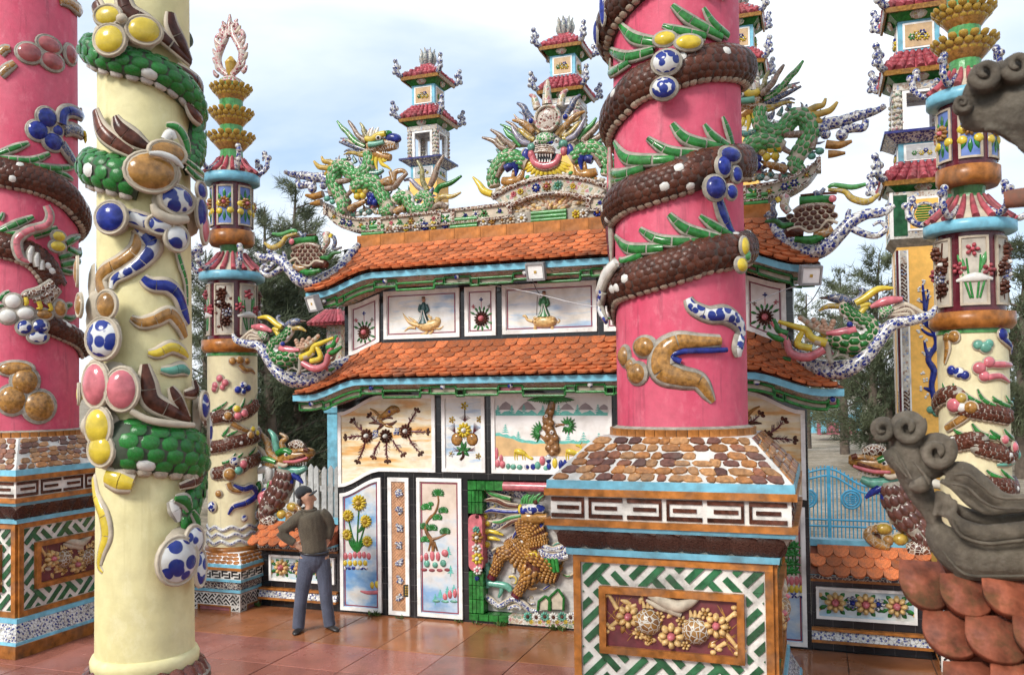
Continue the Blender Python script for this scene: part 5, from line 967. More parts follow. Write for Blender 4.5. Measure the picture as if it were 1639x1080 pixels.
def bob(mb, name, t): return mb.obj(name, t)
def st(t, name, S, pts, m, th=.7, h=.0, back=MORTAR, bw=1.6, n=4, cuts=None):
    mb = MB()
    if back is None: stroke(mb, S, pts, m, th, h, 8, n); return mb.obj(name, t)
    Q = cat([tuple(p)+((0,) if len(p) == 3 else ()) for p in pts], 8); L_ = sum(math.hypot(Q[i+1][0]-Q[i][0], Q[i+1][1]-Q[i][1]) for i in range(len(Q)-1)); w_ = max(q_[2] for q_ in Q)
    stroke(mb, S, [(a, b_, c*1.18+bw, d) for a, b_, c, d in Q], back, th*.55, h, 8, 1)
    k = cuts or max(2, min(7, int(L_/(w_*2.4)))); N_ = len(Q)-1       # laid as a few separate glazed shards
    for i in range(k):
        a, b_ = i*N_/k, (i+1)*N_/k; ia, ib = int(round(a)), int(round(b_)); sub = Q[ia:ib+1]
        if len(sub) < 2: continue
        sub = [list(x) for x in sub]
        for e, o_ in ((0, 1), (-1, -2)):
            if (e == 0 and i > 0) or (e == -1 and i < k-1): f = .16; sub[e] = [u*(1-f)+v_*f for u, v_ in zip(sub[e], sub[o_])]
        stroke(mb, S, [tuple(x) for x in sub], m, th*random.uniform(.9, 1.05), h+.002, 8, 1)
    return mb.obj(name, t)
def bl(t, name, S, p, m, th=.75, h=0, back=MORTAR, bw=3, ang=0):
    mb = MB(); blob(mb, S, p[0], p[1], p[2], p[3], m, th, ang, h, back, bw, 18)
    c, n_ = S.hit(p[0], p[1], h); k = S.k(c); r_, u_ = frame_of(n_); P = [c+(r_*math.cos(a)*(p[2]+bw*.35)+u_*math.sin(a)*(p[3]+bw*.35))*k+n_*(.06*min(p[2], p[3])*k) for a in [2*math.pi*i/20 for i in range(21)]]
    rw = max(.5*bw, .09*min(p[2], p[3]))*k; sweep(mb, P, [n_]*21, [rw]*21, [rw*1.1]*21, back, 6)       # raised mortar rim
    return mb.obj(name, t)
PEB = [scale_mesh('cobble', m, .34, 9) for m in (AMBER, OCHRE, glaze('cobble_brown', (.13, .05, .025), rough=.2, var=.5, rnd=.3))]
COB = [glaze('cob_'+n_, c_, rough=.3, var=.4, vs=30, rnd=.35, dirt=.5) for n_, c_ in (('amber', (.29, .115, .028)), ('tan', (.34, .165, .06)), ('brown', (.11, .04, .025)), ('rust', (.20, .07, .03)))]
DST = scale_mesh('dark_stone', glaze('dark_stone', (.05, .02, .012), rough=.18, var=.7, vs=16, rnd=.3), .3, 9)
REDF = glaze('recess_maroon', (.13, .022, .028), rough=.4, var=.3)
FRW = glaze('fret_white', (.70, .67, .61), rough=.4, var=.15, vs=12, dirt=.65, spec=.3); FRG = glaze('fret_green', (.018, .105, .04), rough=.15, var=.4, rnd=.3)
def ring4(mb, cx, cy, h0, z0, h1, z1, m):
    vs = [(cx+sx*h, cy+sy*h, z) for h, z in ((h0, z0), (h1, z1)) for sx, sy in ((-1, -1), (1, -1), (1, 1), (-1, 1))]
    mb.add(vs, [(i, (i+1) % 4, (i+1) % 4+4, i+4) for i in range(4)]+[(3, 2, 1, 0), (4, 5, 6, 7)], m, False)
def pedestal(t, cx, cy, R, s=1.0, zs=1.0):
    Z = lambda z: z*zs; Hh = lambda h: h*s; org = V((cx, cy, 0))
    ped = MB(); ring4(ped, cx, cy, Hh(.80), 0, Hh(.80), Z(2.0), FRW); pd = ped.obj('pedestal', t)
    def lay(name, h0, z0, h1, z1, m): mb = MB(); ring4(mb, cx, cy, Hh(h0), Z(z0), Hh(h1), Z(z1), m); return mb.obj(name, pd)
    lay('plinth', .985, 0, .985, .135, AMBER); lay('blue_course', .965, .135, .955, .165, SKYB); lay('skirt', .945, .165, .855, .34, bluewhite('skirt_porcelain', 30, .36, .46)); lay('blue_course', .86, .34, .855, .39, SKYB)
    lay('blue_course', .85, 1.42, .855, 1.47, SKYB); lay('dark_cavetto', .84, 1.47, .945, 1.63, MORTAR); lay('blue_course', .97, 1.63, .985, 1.665, SKYB); lay('amber_course', .995, 1.665, .995, 1.715, AMBER)
    lay('fret_band', .95, 1.715, .95, 1.90, FRW); lay('amber_course', .995, 1.90, .995, 1.955, AMBER); lay('blue_course', .98, 1.955, .975, 2.02, SKYB)
    sl = MB(); ring4(sl, cx, cy, Hh(.965), Z(2.02), R+.07, Z(2.34), glaze('mortar_white', (.55, .53, .49), rough=.6, var=.15, dirt=.4, bump=.4)); slp = sl.obj('cobbled_slope', pd)
    for fi, (U, Nn) in enumerate(((V((1, 0, 0)), V((0, -1, 0))), (V((0, 1, 0)), V((1, 0, 0))))):
        o = org
        # amber body frame, inner frame, recess
        def bar(a0, a1, z0, z1, d0, d1, m, name, par=pd):
            mb = MB(); P = [o+Nn*(Hh(.80)+d0)+U*a+V((0, 0, z)) for a, z in ((a0, z0), (a1, z0), (a1, z1), (a0, z1))]; poly(mb, P, Nn, d1-d0, m); return mb.obj(name, par)
        b0, zb0, zb1 = Hh(.80), Z(.39), Z(1.42); fw_ = .06
        for a0, a1, z0, z1 in ((-b0, b0, zb0, zb0+fw_), (-b0, b0, zb1-fw_, zb1), (-b0, -b0+fw_, zb0+fw_, zb1-fw_), (b0-fw_, b0, zb0+fw_, zb1-fw_)): bar(a0, a1, z0, z1, 0, .03, AMBER, 'body_frame')
        ix, iz0, iz1 = Hh(.58), Z(.66), Z(1.18)
        for a0, a1, z0, z1 in ((-ix, ix, iz0, iz0+.055), (-ix, ix, iz1-.055, iz1), (-ix, -ix+.055, iz0+.055, iz1-.055), (ix-.055, ix, iz0+.055, iz1-.055)): bar(a0, a1, z0, z1, 0, .05, AMBER, 'inner_frame')
        rp = bar(-ix+.055, ix-.055, iz0+.055, iz1-.055, 0, .008, REDF, 'relief_field')
        for pl in weave(-b0+fw_+.012, b0-fw_-.012, zb0+fw_+.012, zb1-fw_-.012, Hh(.32), 3, .052, [(-ix-.012, ix+.012, iz0-.012, iz1+.012)]):
            jx, jz = random.uniform(-.003, .003), random.uniform(-.003, .003); mb = MB(); poly(mb, [o+Nn*Hh(.80)+U*(a+jx)+V((0, 0, z+jz)) for a, z in pl], Nn, random.uniform(.009, .016), FRG); mb.obj('fret_bar', pd)
        # key pattern
        n = 6; L_ = 2*Hh(.95)/n; fb = Hh(.95); zz = Z(1.715); hz = Z(.185)
        for i in range(n):
            x = -fb+i*L_
            sd = i % 2
            for a0, a1, v0, v1 in ((.02, .90, .76, .93), (.02, .90, .07, .24), ((.02, .09) if sd else (.83, .90))+(.24, .76), (.18, .76, .42, .58)):
                mb = MB(); P = [o+Nn*fb+U*(x+a*L_)+V((0, 0, zz+v*hz)) for a, v in ((a0, v0), (a1, v0), (a1, v1), (a0, v1))]; poly(mb, P, Nn, .012, BROWN); mb.obj('key_bar', pd)
        # relief of fruit and flowers
        S = UV(o+Nn*(Hh(.80)+.008)+V((0, 0, Z(.92))), U, V((0, 0, 1)), Nn, .0029*s)
        rng_ = random.Random(5+fi)
        def rl_(name, fn): mb = MB(); fn(mb); mb.obj(name, rp)
        for x, y in ((-62, 0), (68, -16)): rl_('fruit', lambda mb: [blob(mb, S, x, y, 40, 38, MOSO, .8)]+[stroke(mb, S, [(x+10*k, y+40, 7), (x+14*k, y+58, 3)], GOLDP, .8, .01, 6, 1) for k in (-1, 0, 1)])
        for x, y, r_ in ((-118, 12, 34), (2, -34, 36), (124, 4, 34)): rl_('flower', lambda mb: flower(mb, S, x, y, r_, GOLDP, PINKC, 8, .55, .34))
        for x, y, x2, y2 in ((-150, 30, -178, 76), (-150, -5, -176, -26), (152, 20, 178, 46), (150, -16, 184, -58), (-100, -30, -60, -50), (150, -40, 120, -60)):
            rl_('sprig', lambda mb: [stroke(mb, S, [(x, y, 7), ((x+x2)/2, (y+y2)/2, 6), (x2, y2, 5)], GOLDP, .9)]+[blob(mb, S, x2+11*math.cos(a), y2+11*math.sin(a), 9, 7, GOLDP, .9) for a in (0, 2.1, 4.2)]+[stroke(mb, S, [(x, y, 2), (x+random.uniform(-45, 45), y+random.uniform(-40, 40), 1)], OCHRE, .8, 0, 5, 1) for _ in range(8)])
        for x, y, r_, m in ((-30, 18, 15, GOLDP), (30, 10, 16, GOLDP), (-90, -34, 18, GOLDP), (96, 34, 18, GOLDP), (-140, -2, 14, OCHRE), (150, 2, 14, OCHRE), (-60, -48, 14, OCHRE), (40, -56, 14, GOLDP)): rl_('flower', lambda mb: flower(mb, S, x, y, r_, m, OCHRE, 6, .6, .34))
        for k in range(14): a_ = rng_.uniform(0, 6.28); x = rng_.uniform(-150, 150); y = rng_.uniform(-50, 50); rl_('leaf', lambda mb: stroke(mb, S, [(x, y, 3), (x+16*math.cos(a_), y+12*math.sin(a_), 8), (x+32*math.cos(a_), y+24*math.sin(a_), 2)], rng_.choice((GOLDP, OCHRE, CREAM)), .6, .0, 6, 3))
        rl_('bird', lambda mb: [stroke(mb, S, P, CREAM, .9, .02) for P in ([(-60, 75, 6), (-20, 62, 16), (20, 50, 18), (60, 66, 12), (80, 78, 4)], [(-30, 50, 5), (5, 40, 14), (30, 26, 6)], [(-66, 62, 4), (-30, 46, 10), (6, 36, 6)])])
        # cobbles on the slope
        h0, z0, h1, z1 = Hh(.965), Z(2.02), R+.07, Z(2.34); v = (-Nn*(h0-h1)+V((0, 0, z1-z0))); L2 = v.length; v = v.normalized(); nn = U.cross(v).normalized()
        if nn.dot(Nn) < 0: nn = -nn
        rows_, cols_ = 6, 15; rng = random.Random(fi*31+int(cx*10))
        brk = []
        for j in range(rows_): nn_ = cols_-j; off = rng.uniform(-.35, .35); xs_ = [-1]+[-1+2*(i+off*.6+rng.uniform(-.22, .22))/nn_ for i in range(1, nn_)]+[1]; brk.append(xs_)
        hz_ = [0]+[(j+rng.uniform(-.1, .1))/rows_ for j in range(1, rows_)]+[1]
        def on(a, f): hw = h0+(h1-h0)*f-.03; return o+Nn*(h0+(h1-h0)*f)+U*(a*hw)+V((0, 0, z0+(z1-z0)*f))
        for j in range(rows_):
            for i in range(len(brk[j])-1):
                if rng.random() < .025: continue
                x0_, x1_ = brk[j][i], brk[j][i+1]; w1, w2, w3, w4 = [rng.uniform(-.03, .03) for _ in range(4)]; v1, v2 = hz_[j], hz_[j+1]; dv = .16/rows_; c4_ = [(x0_+w1, v1+rng.uniform(-dv, dv)*(j > 0)), (x1_+w2, v1+rng.uniform(-dv, dv)*(j > 0)), (x1_+w3, v2+rng.uniform(-dv, dv)*(j < rows_-1)), (x0_+w4, v2+rng.uniform(-dv, dv)*(j < rows_-1))]; P = [on(*x) for x in c4_]; c = sum(P, V((0, 0, 0)))/4
                ring = []
                for k in range(4):
                    A_, B_ = P[k], P[(k+1) % 4]
                    for f in (.22, .78): ring.append(c+(A_.lerp(B_, f)-c)*rng.uniform(.92, 1.02))
                mb = MB(); n8 = 8; mb.add(ring+[c+(p-c)*.86+nn*.014 for p in ring], [(k, (k+1) % n8, (k+1) % n8+n8, k+n8) for k in range(n8)]+[tuple(range(n8, 2*n8))], COB[rng.choice((0, 0, 1, 1, 1, 2, 3))], False); mb.obj('cobble', slp)
        cs = []; h0, z0, h1, z1 = Hh(.84), Z(1.47), Hh(.945), Z(1.63); v = (Nn*(h1-h0)+V((0, 0, z1-z0))).normalized(); nn = (Nn*(z1-z0)-V((0, 0, h1-h0))).normalized()
        for i in range(9): cs.append(fr(o+Nn*(h0+h1)/2+U*(-.79+i*.197)*s+V((0, 0, (z0+z1)/2))+v*random.uniform(-.01, .01), U, v, nn, .235*s, .2, .055))
        pieces(pd, 'dark_stone', DST, cs)
    rb = MB(); lathe(rb, (cx, cy, 0), [(R+.045, Z(2.33)), (R+.05, Z(2.34)), (R+.05, Z(2.40)), (R+.0, Z(2.42))], MORTAR, 40); r2 = rb.obj('base_ring', pd); blk = MB(); box(blk, (0, 0, 0), (.085, .03, .062), AMBER)
    fm = []
    for k in range(44): a = 2*math.pi*k/44; nn = V((math.cos(a), math.sin(a), 0)); fm.append(fr(V((cx, cy, Z(2.37)))+nn*(R+.052), V((-nn.y, nn.x, 0)), nn, V((0, 0, 1))))
    pieces(r2, 'ring_block', blk, fm); return pd
def shaft(t, cx, cy, R, z0, z1, m): mb = MB(); lathe(mb, (cx, cy, 0), [(R*1.0, z0), (R, z0+(z1-z0)*.25), (R*.985, z0+(z1-z0)*.5), (R*.96, z1)], m, 64); return mb.obj('shaft', t)
# ---------------------------------------------------------------- near pink pillar
cx, cy, R = 1.86, -2.15, .565
tp = thing('dragon_pillar', 'pink dragon pillar on a green fretwork pedestal in front of the screen wall', 'pillar', (cx, cy, 0), 'pink pillars with brown dragons')
pedestal(tp, cx, cy, R, .985, 1.03); shaft(tp, cx, cy, R, 2.38, 8.2, PINKP)
C = Cyl(cx, cy, R); Ce = Cyl(cx, cy, R+.10); q = zm(860, 0, 2.0)
def track(pts, turn, C_, hh, pr, flip=0):
    out = []
    for x, y in pts: a, z = C_.az(x, y); out.append((a+turn*2*math.pi, z, hh, pr))
    return out
ctrl = [(track([(905+0, 500)], 0, Ce, .02, .03)[0][0]-.35, C.hit(965, 520)[0].z, .03, .03)]
ctrl += track(q((222, 925), (300, 888), (400, 858), (500, 830), (600, 806)), 0, Ce, .150, .115)
ctrl += track(q((222, 655), (300, 612), (400, 578), (500, 548), (600, 520)), 1, Ce, .152, .118)
ctrl += track(q((205, 400), (300, 270), (400, 230), (500, 198), (600, 188)), 2, Ce, .156, .12)
a_, z_, _, _ = ctrl[-1]; ctrl += [(a_+2.2, z_+.22, .17, .15), (a_+4.4, z_+.55, .16, .14), (a_+5.4, z_+.8, .15, .13)]
coil(tp, C, ctrl, SEAM, SCB_, SCW_, .066, 6, 300)
for P in (((605, 118, 13), (560, 80, 14), (530, 28, 5)), ((585, 122, 15), (490, 70, 17), (432, 20, 6)), ((535, 120, 14), (460, 105, 15), (402, 85, 5)), ((385, 140, 15), (315, 125, 17), (268, 80, 7)), ((375, 165, 14), (290, 185, 16), (226, 155, 6)), ((300, 200, 12), (235, 235, 13), (200, 190, 4)),
          ((618, 465, 11), (605, 420, 12), (590, 375, 4)), ((610, 475, 13), (560, 440, 14), (532, 400, 5)), ((585, 475, 15), (480, 450, 17), (432, 398, 7)), ((545, 495, 14), (430, 490, 16), (355, 445, 6)), ((440, 512, 15), (300, 512, 18), (252, 458, 7)), ((345, 540, 14), (265, 560, 15), (215, 540, 6)), ((290, 570, 8), (225, 585, 8), (220, 570, 4)),
          ((615, 755, 13), (560, 725, 14), (518, 692, 5)), ((600, 772, 15), (480, 738, 17), (422, 688, 7)), ((530, 775, 14), (400, 772, 16), (332, 735, 6)), ((405, 795, 14), (300, 797, 16), (255, 758, 6)), ((340, 815, 12), (285, 838, 12), (268, 830, 5)), ((600, 0, 14), (590, -30, 14), (575, -60, 6)), ((560, -15, 14), (520, -50, 14), (480, -90, 6))):
    st(tp, 'fin', C, q(*P), GREEN, .7, .015)
for P, m in (((410, 130, 36, 24), YELLOW), ((482, 142, 44, 25), YELLOW), ((415, 205, 46, 40), BWB), ((408, 288, 42, 36), BWB), ((608, 500, 42, 26), BLUE), ((588, 535, 27, 34), BLUE), ((628, 562, 22, 26), BLUE), ((562, 605, 38, 40), BLUE), ((612, 618, 22, 24), BLUE), ((652, 790, 20, 30), YELLOW), ((642, 850, 26, 24), YELLOW), ((660, 820, 16, 18), GREENP), ((222, 25, 17, 60), BLUE), ((203, 105, 18, 42), BLUE)):
    bl(tp, 'cloud_disc', Ce, tuple(c/2+o for c, o in zip(P, (860, 0, 0, 0))), m, .8, .03)
st(tp, 'blue_ribbon', C, q((575, 640, 16), (590, 690, 20), (612, 735, 14), (632, 752, 5)), BLUE, .8, .01)
for P, m in ((((212, 475, 8), (214, 560, 13), (228, 650, 12), (240, 690, 6)), PINKC), (((200, 590, 12), (185, 680, 22), (210, 760, 22), (214, 850, 8)), MAROON), (((225, 640, 10), (220, 700, 14), (235, 790, 12), (225, 830, 5)), PINKC), (((185, 650, 10), (180, 730, 14), (195, 800, 6)), BROWN)): st(tp, 'tail_feather', C, [(x+6, y, w) for x, y, w in q(*P)], m, .8, .03)
for P, m in ((((262, 840, 14), (232, 880, 22), (212, 935, 22), (188, 950, 10)), WHITEC), (((222, 930, 18), (215, 985, 18), (232, 1030, 8)), BWB), (((200, 900, 12), (185, 960, 14), (205, 1000, 6)), STEEL)): st(tp, 'tail_tip', Ce, q(*P), m, .8, .03)
st(tp, 'porcelain_ribbon', C, q((482, 955, 11), (500, 985, 19), (548, 1008, 23), (600, 1008, 27), (640, 1035, 26), (650, 1075, 22)), BWB, .8, .0)
q = zm(860, 540, 2.0)
st(tp, 'gold_scroll', C, q((585, 12, 16), (520, 14, 22), (450, 16, 30), (405, 50, 38), (405, 105, 40), (460, 128, 32), (515, 140, 26), (545, 180, 18), (562, 206, 8)), OCHRE, .7, .0)
for P in ((282, 60, 30, 34), (345, 30, 42, 34), (322, 115, 40, 36), (300, 90, 22, 22)): bl(tp, 'gold_cloud', C, (860+P[0]/2, 540+P[1]/2, P[2]/2, P[3]/2), OCHRE, .8)
st(tp, 'porcelain_ribbon', C, q((640, 0, 22), (634, 35, 22), (636, 62, 12)), BWB, .8, .02); st(tp, 'blue_ribbon', C, q((460, 78, 10), (430, 60, 8), (470, 45, 9), (560, 42, 9), (600, 40, 8)), BLUE, .6, .03, None)
# ---------------------------------------------------------------- far-left pink pillar
cx, cy, R = -6.12, -1.85, .60
tl = thing('dragon_pillar', 'pink dragon pillar on a green fretwork pedestal behind the yellow pillar', 'pillar', (cx, cy, 0), 'pink pillars with brown dragons')
pedestal(tl, cx, cy, R, .985, 1.0); shaft(tl, cx, cy, R, 2.3, 8.6, PINKP)
C = Cyl(cx, cy, R); Ce = Cyl(cx, cy, R+.1); q = zm(0, 220, 3.176)
a2, z2 = Ce.az(2, 278)
ctrl = [(a2-2.6, z2+.9, .15, .13), (a2-1.2, z2+.25, .17, .14)]+track(q((0, 170), (150, 200), (290, 250), (380, 310), (440, 390)), 0, Ce, .17, .14)
ctrl += track(q((0, 545), (90, 565), (190, 610), (250, 670), (290, 740)), 1, Ce, .15, .14)
ctrl = ctrl[:7]+[(ctrl[6][0]+1.6, ctrl[6][1]-.28, .17, .14), (ctrl[6][0]+3.2, ctrl[6][1]-.3, .17, .14)]+ctrl[7:]
coil(tl, C, ctrl, SEAM, SCB_, SCW_, .068, 6, 240)
coil(tl, C, track(q((200, 940), (260, 950), (340, 980), (430, 1030), (480, 1080)), 0, Ce, .12, .12), SEAM, SCB_, SCW_, .068, 5, 60)
for P in (((0, 85, 14), (80, 55, 17), (148, 30, 7)), ((0, 105, 13), (150, 120, 16), (250, 85, 8)), ((160, 140, 12), (280, 160, 16), (372, 150, 8)), ((270, 170, 10), (330, 195, 12), (365, 215, 6)), ((0, 480, 16), (90, 440, 18), (170, 405, 8)), ((0, 495, 10), (60, 490, 12), (110, 480, 6)), ((0, 420, 12), (12, 400, 10), (20, 382, 4)), ((170, 500, 14), (230, 480, 16), (288, 460, 6)), ((330, 540, 16), (360, 520, 18), (402, 502, 7)), ((345, 570, 14), (400, 590, 16), (445, 562, 6)), ((300, 610, 14), (340, 600, 15), (370, 590, 6)), ((310, 650, 14), (360, 638, 15), (410, 630, 6)), ((310, 675, 12), (350, 685, 12), (375, 680, 5)), ((0, 830, 12), (25, 800, 11), (52, 782, 5)), ((300, 880, 12), (340, 855, 12), (362, 848, 5)), ((300, 905, 11), (350, 920, 11), (380, 910, 5)), ((0, 860, 10), (20, 856, 8))):
    st(tl, 'fin', C, q(*P), GREEN, .7, .012)
st(tl, 'horn', Ce, q((228, 350, 12), (245, 400, 16), (225, 450, 18), (140, 480, 20), (90, 530, 20), (105, 610, 18), (150, 640, 8)), PINKC, .8, .05)
for P in (((150, 640, 10), (150, 595, 14), (160, 555, 5)), ((185, 660, 10), (180, 620, 14), (188, 588, 5)), ((205, 675, 10), (205, 645, 10), (210, 625, 4))): st(tl, 'cheek_fin', Ce, q(*P), WHITEC, .7, .05)
for P in ((290, 505, 36, 27, YELLOW), (285, 555, 42, 28, YELLOW), (70, 835, 40, 38, WHITEC), (45, 910, 42, 38, WHITEC), (130, 895, 42, 34, WHITEC), (295, 870, 34, 42, OCHRE), (220, 900, 40, 26, OCHRE), (125, 965, 36, 38, BWB), (200, 960, 38, 38, BWB), (190, 1015, 46, 30, BWB), (165, 990, 12, 12, OCHRE)): bl(tl, 'cloud_disc', Ce, (P[0]/3.176, 220+P[1]/3.176, P[2]/3.176, P[3]/3.176), P[4], .7, .03)
for P in (((260, 740, 18), (200, 780, 18), (140, 800, 18), (112, 812, 8)), ((270, 760, 18), (215, 810, 16), (165, 830, 8)), ((285, 770, 18), (250, 820, 16), (225, 850, 8))): st(tl, 'claw', Ce, q(*P), MOSB, .9, .04)
for P in (((130, 815, 10), (135, 845, 11), (125, 855, 4)), ((190, 835, 12), (200, 868, 11), (180, 872, 4)), ((240, 845, 10), (250, 875, 10), (235, 878, 4))): st(tl, 'nail', Ce, q(*P), YELLOW, .9, .06, None)
q = zm(0, 0, 4.154)
for P in ((195, 355, 78, 68), (325, 300, 80, 58), (465, 365, 62, 66), (345, 410, 80, 62)): bl(tl, 'rose_cloud', C, tuple(c/4.154 for c in P), glaze('cloud_rose', (.30, .075, .075), rough=.15, var=.4, vs=8), .55)
for P in ((310, 785, 66, 70), (250, 870, 66, 68), (350, 945, 70, 62), (380, 870, 40, 40)): bl(tl, 'blue_cloud', C, tuple(c/4.154 for c in P), BLUE, .6)
for P, m in ((((400, 830, 38), (410, 760, 40), (460, 740, 36), (520, 765, 32), (545, 790, 22), (570, 725, 10)), BLUE), (((420, 870, 34), (470, 860, 36), (530, 890, 34), (570, 930, 18)), STEEL), (((400, 960, 32), (440, 1020, 34), (480, 1080, 30)), STEEL)): st(tl, 'cloud_ribbon', C, q(*P), m, .7, .02)
for x, y in ((520, 890), (548, 905), (578, 930)): st(tl, 'nail', C, q((x, y-18, 10), (x+3, y, 14), (x+10, y+26, 4)), YELLOW, .8, .07, None)
for P in (((0, 360, 26), (30, 330, 26), (70, 325, 16)), ((0, 500, 28), (50, 455, 28), (100, 420, 18)), ((400, 5, 24), (460, 20, 30), (500, 50, 36), (560, 90, 34), (610, 110, 22))): st(tl, 'gold_ribbon', C, q(*P), G_S['OCHRES'], .7, .0)
for P in ((62, 650, 24, 26), (40, 610, 20, 22), (20, 640, 22, 24), (25, 590, 26, 12), (128, 628, 12, 14, YELLOW)): bl(tl, 'gold_cloud', C, P[:4], P[4] if len(P) > 4 else OCHRE, .7)
# ---------------------------------------------------------------- near yellow pillar
p0 = CAM+ray(232, 600)*4.6; cx, cy, R = p0.x, p0.y, .236
zb = (CAM+ray(232, 1050)*4.5).z
ty = thing('dragon_pillar', 'pale yellow pillar with a green scaled dragon, standing nearest the camera', 'pillar', (cx, cy, 0))
C = Cyl(cx, cy, R); Ce = Cyl(cx, cy, R+.045)
mb = MB(); lathe(mb, (cx, cy, 0), [(R*1.03, zb-.02), (R, zb+.9), (R*.975, zb+2.2), (R*.95, 5.6)], YELP, 64); mb.obj('shaft', ty)
mb = MB(); lathe(mb, (cx, cy, 0), [(R+.01, zb-.06), (R+.028, zb-.05), (R+.03, zb-.01), (R+.02, zb+.012), (R+.002, zb+.02)], YELP, 64); mb.obj('base_moulding', ty)
mb = MB(); lathe(mb, (cx, cy, 0), [(R+.10, 0), (R+.10, .5), (R+.16, .52), (R+.16, .6), (R+.04, .62), (R+.04, zb-.2), (R+.085, zb-.11), (R+.02, zb-.055)], MORTAR, 48); pl_ = mb.obj('pedestal', ty)
fm = []
for k in range(22): a = 2*math.pi*k/22; nn = V((math.cos(a), math.sin(a), .45)).normalized(); tq = V((-math.sin(a), math.cos(a), 0)); fm.append(fr(V((cx+math.cos(a)*(R+.055), cy+math.sin(a)*(R+.055), zb-.10)), tq, nn.cross(tq), nn, .088, .13, .06))
pieces(pl_, 'base_petal', scale_mesh('petal', glaze('petal_brown', (.14, .035, .02), rough=.2, var=.5, rnd=.4), .3), fm)
q = zm(110, 0, 3.272)
def hh(px_): return px_*4.35/F
ctrl = track(q((75, 255), (170, 285), (300, 315), (430, 345), (560, 410), (650, 490), (700, 590)), 0, Ce, hh(25), .075)
a0_, z0_ = ctrl[0][:2]; ctrl = [(a0_-2.6, z0_+.2, hh(25), .07), (a0_-1.2, z0_+.08, hh(26), .075)]+ctrl+[(ctrl[-1][0]+.9, ctrl[-1][1]-.12, hh(24), .07)]
cl2 = track(q((65, 870), (150, 890), (260, 915), (380, 945)), 1, Ce, hh(31), .085)
ctrl += [(cl2[0][0]-1.6, cl2[0][1]+.12, hh(28), .08)]+cl2
coil(ty, C, ctrl, SEAMG, SCG_, scale_mesh('scale', glaze('belly_pale', (.42, .35, .3), rough=.25, var=.4, rnd=.3), .3), .066, 4, 300)
q5 = zm(110, 560, 2.7)
coil(ty, C, track(q5((190, 420), (260, 415), (380, 425), (480, 435), (560, 450), (610, 480)), 0, Ce, hh(42), .085), SEAMG, SCG_, scale_mesh('scale', CREAM, .3), .072, 5, 120)
coil(ty, C, [(a, z, h_, p_) for (a, z, _, _), h_, p_ in zip(track(q((640, 880), (690, 800), (735, 720), (770, 650)), 0, Ce, 0, 0), (hh(14), hh(26), hh(24), hh(12)), (.05, .07, .07, .04))], SEAMG, SCG_, SCW_, .05, 4, 60, name='raised_coil')
coil(ty, C, [(a, z, h_, p_) for (a, z, _, _), h_, p_ in zip(track(q5((610, 470), (585, 560), (560, 650), (545, 740), (570, 800)), 0, Ce, 0, 0), (hh(24), hh(26), hh(22), hh(18), hh(8)), (.07, .07, .06, .05, .02))], SEAMG, SCG_, SCW_, .055, 4, 60, name='tail')
for Q_, L_ in ((q, ((440, 900, 145, 112), (500, 815, 110, 70), (300, 190, 175, 115), (640, 560, 70, 80))), (zm(110, 300, 3.176), ((530, 90, 125, 105), (620, 140, 85, 112), (190, 760, 118, 118), (150, 610, 105, 92), (95, 500, 62, 120), (455, 215, 110, 70), (235, 165, 95, 85), (120, 680, 80, 100))), (q5, ((190, 160, 125, 112), (165, 385, 98, 135), (600, 310, 68, 115), (480, 880, 110, 120), (560, 250, 60, 70)))):
    for x, y, rx, ry in L_: p4 = Q_((x, y, rx, ry))[0]; mb = MB(); blob(mb, C, p4[0], p4[1], p4[2], p4[3], CREAM, .55, 0, .0, None, 0, 16); mb.obj('mortar_body', ty)
for P in (((140, 20, 26), (170, 80, 28), (200, 130, 24)), ((280, -20, 26), (310, 60, 30), (400, 110, 26), (500, 200, 24), (640, 330, 14)), ((535, 65, 14), (545, 140, 26), (590, 230, 28), (640, 320, 14)), ((570, 345, 10), (640, 400, 22), (700, 460, 26), (740, 540, 22), (735, 610, 12)), ((620, 540, 12), (660, 600, 30), (735, 640, 22), (700, 600, 14)), ((135, 580, 16), (170, 680, 28), (240, 745, 28), (330, 800, 18)), ((240, 608, 10), (270, 670, 28), (340, 730, 32), (420, 775, 14))): st(ty, 'brown_fin', Ce, [(x, y, w*1.35) for x, y, w in q(*P)], BROWN, .55, -.005, CREAM, 1.8)
for P in (((330, 60, 10), (340, 140, 26), (360, 220, 30), (450, 270, 24), (520, 300, 12)), ((440, 160, 8), (465, 210, 20), (510, 290, 12)), ((470, 470, 8), (530, 455, 22), (590, 490, 24), (620, 520, 10)), ((480, 590, 8), (560, 560, 16), (620, 500, 14), (610, 430, 14)), ((540, 130, 8), (545, 180, 18), (500, 190, 8))): st(ty, 'brown_fin', Ce, [(x, y, w*1.3) for x, y, w in q5(*P)], BROWN, .55, .0, CREAM, 1.8)
for P, m in (((240, 110, 62, 46), YELLOW), ((250, 235, 74, 70), YELLOW), ((395, 185, 74, 64), YELLOW), ((425, 915, 112, 92), OCHRE), ((495, 815, 84, 52), OCHRE)): bl(ty, 'disc', Ce, (110+P[0]/3.272, P[1]/3.272, P[2]/2.95, P[3]/2.95), m, .5, .06, CREAM, 5)
st(ty, 'lid', Ce, q((415, 832, 10), (460, 835, 18), (510, 860, 18), (540, 900, 8)), WHITEC, .8, .11, None); st(ty, 'lid', Ce, q((485, 745, 22), (510, 710, 26), (530, 740, 16)), WHITEC, .8, .05, None)
st(ty, 'green_ear', Ce, q((500, 665, 12), (550, 680, 24), (585, 740, 26), (600, 810, 18)), GREEN, .7, .03, CREAM, 1.5)
q4 = zm(110, 300, 3.176)
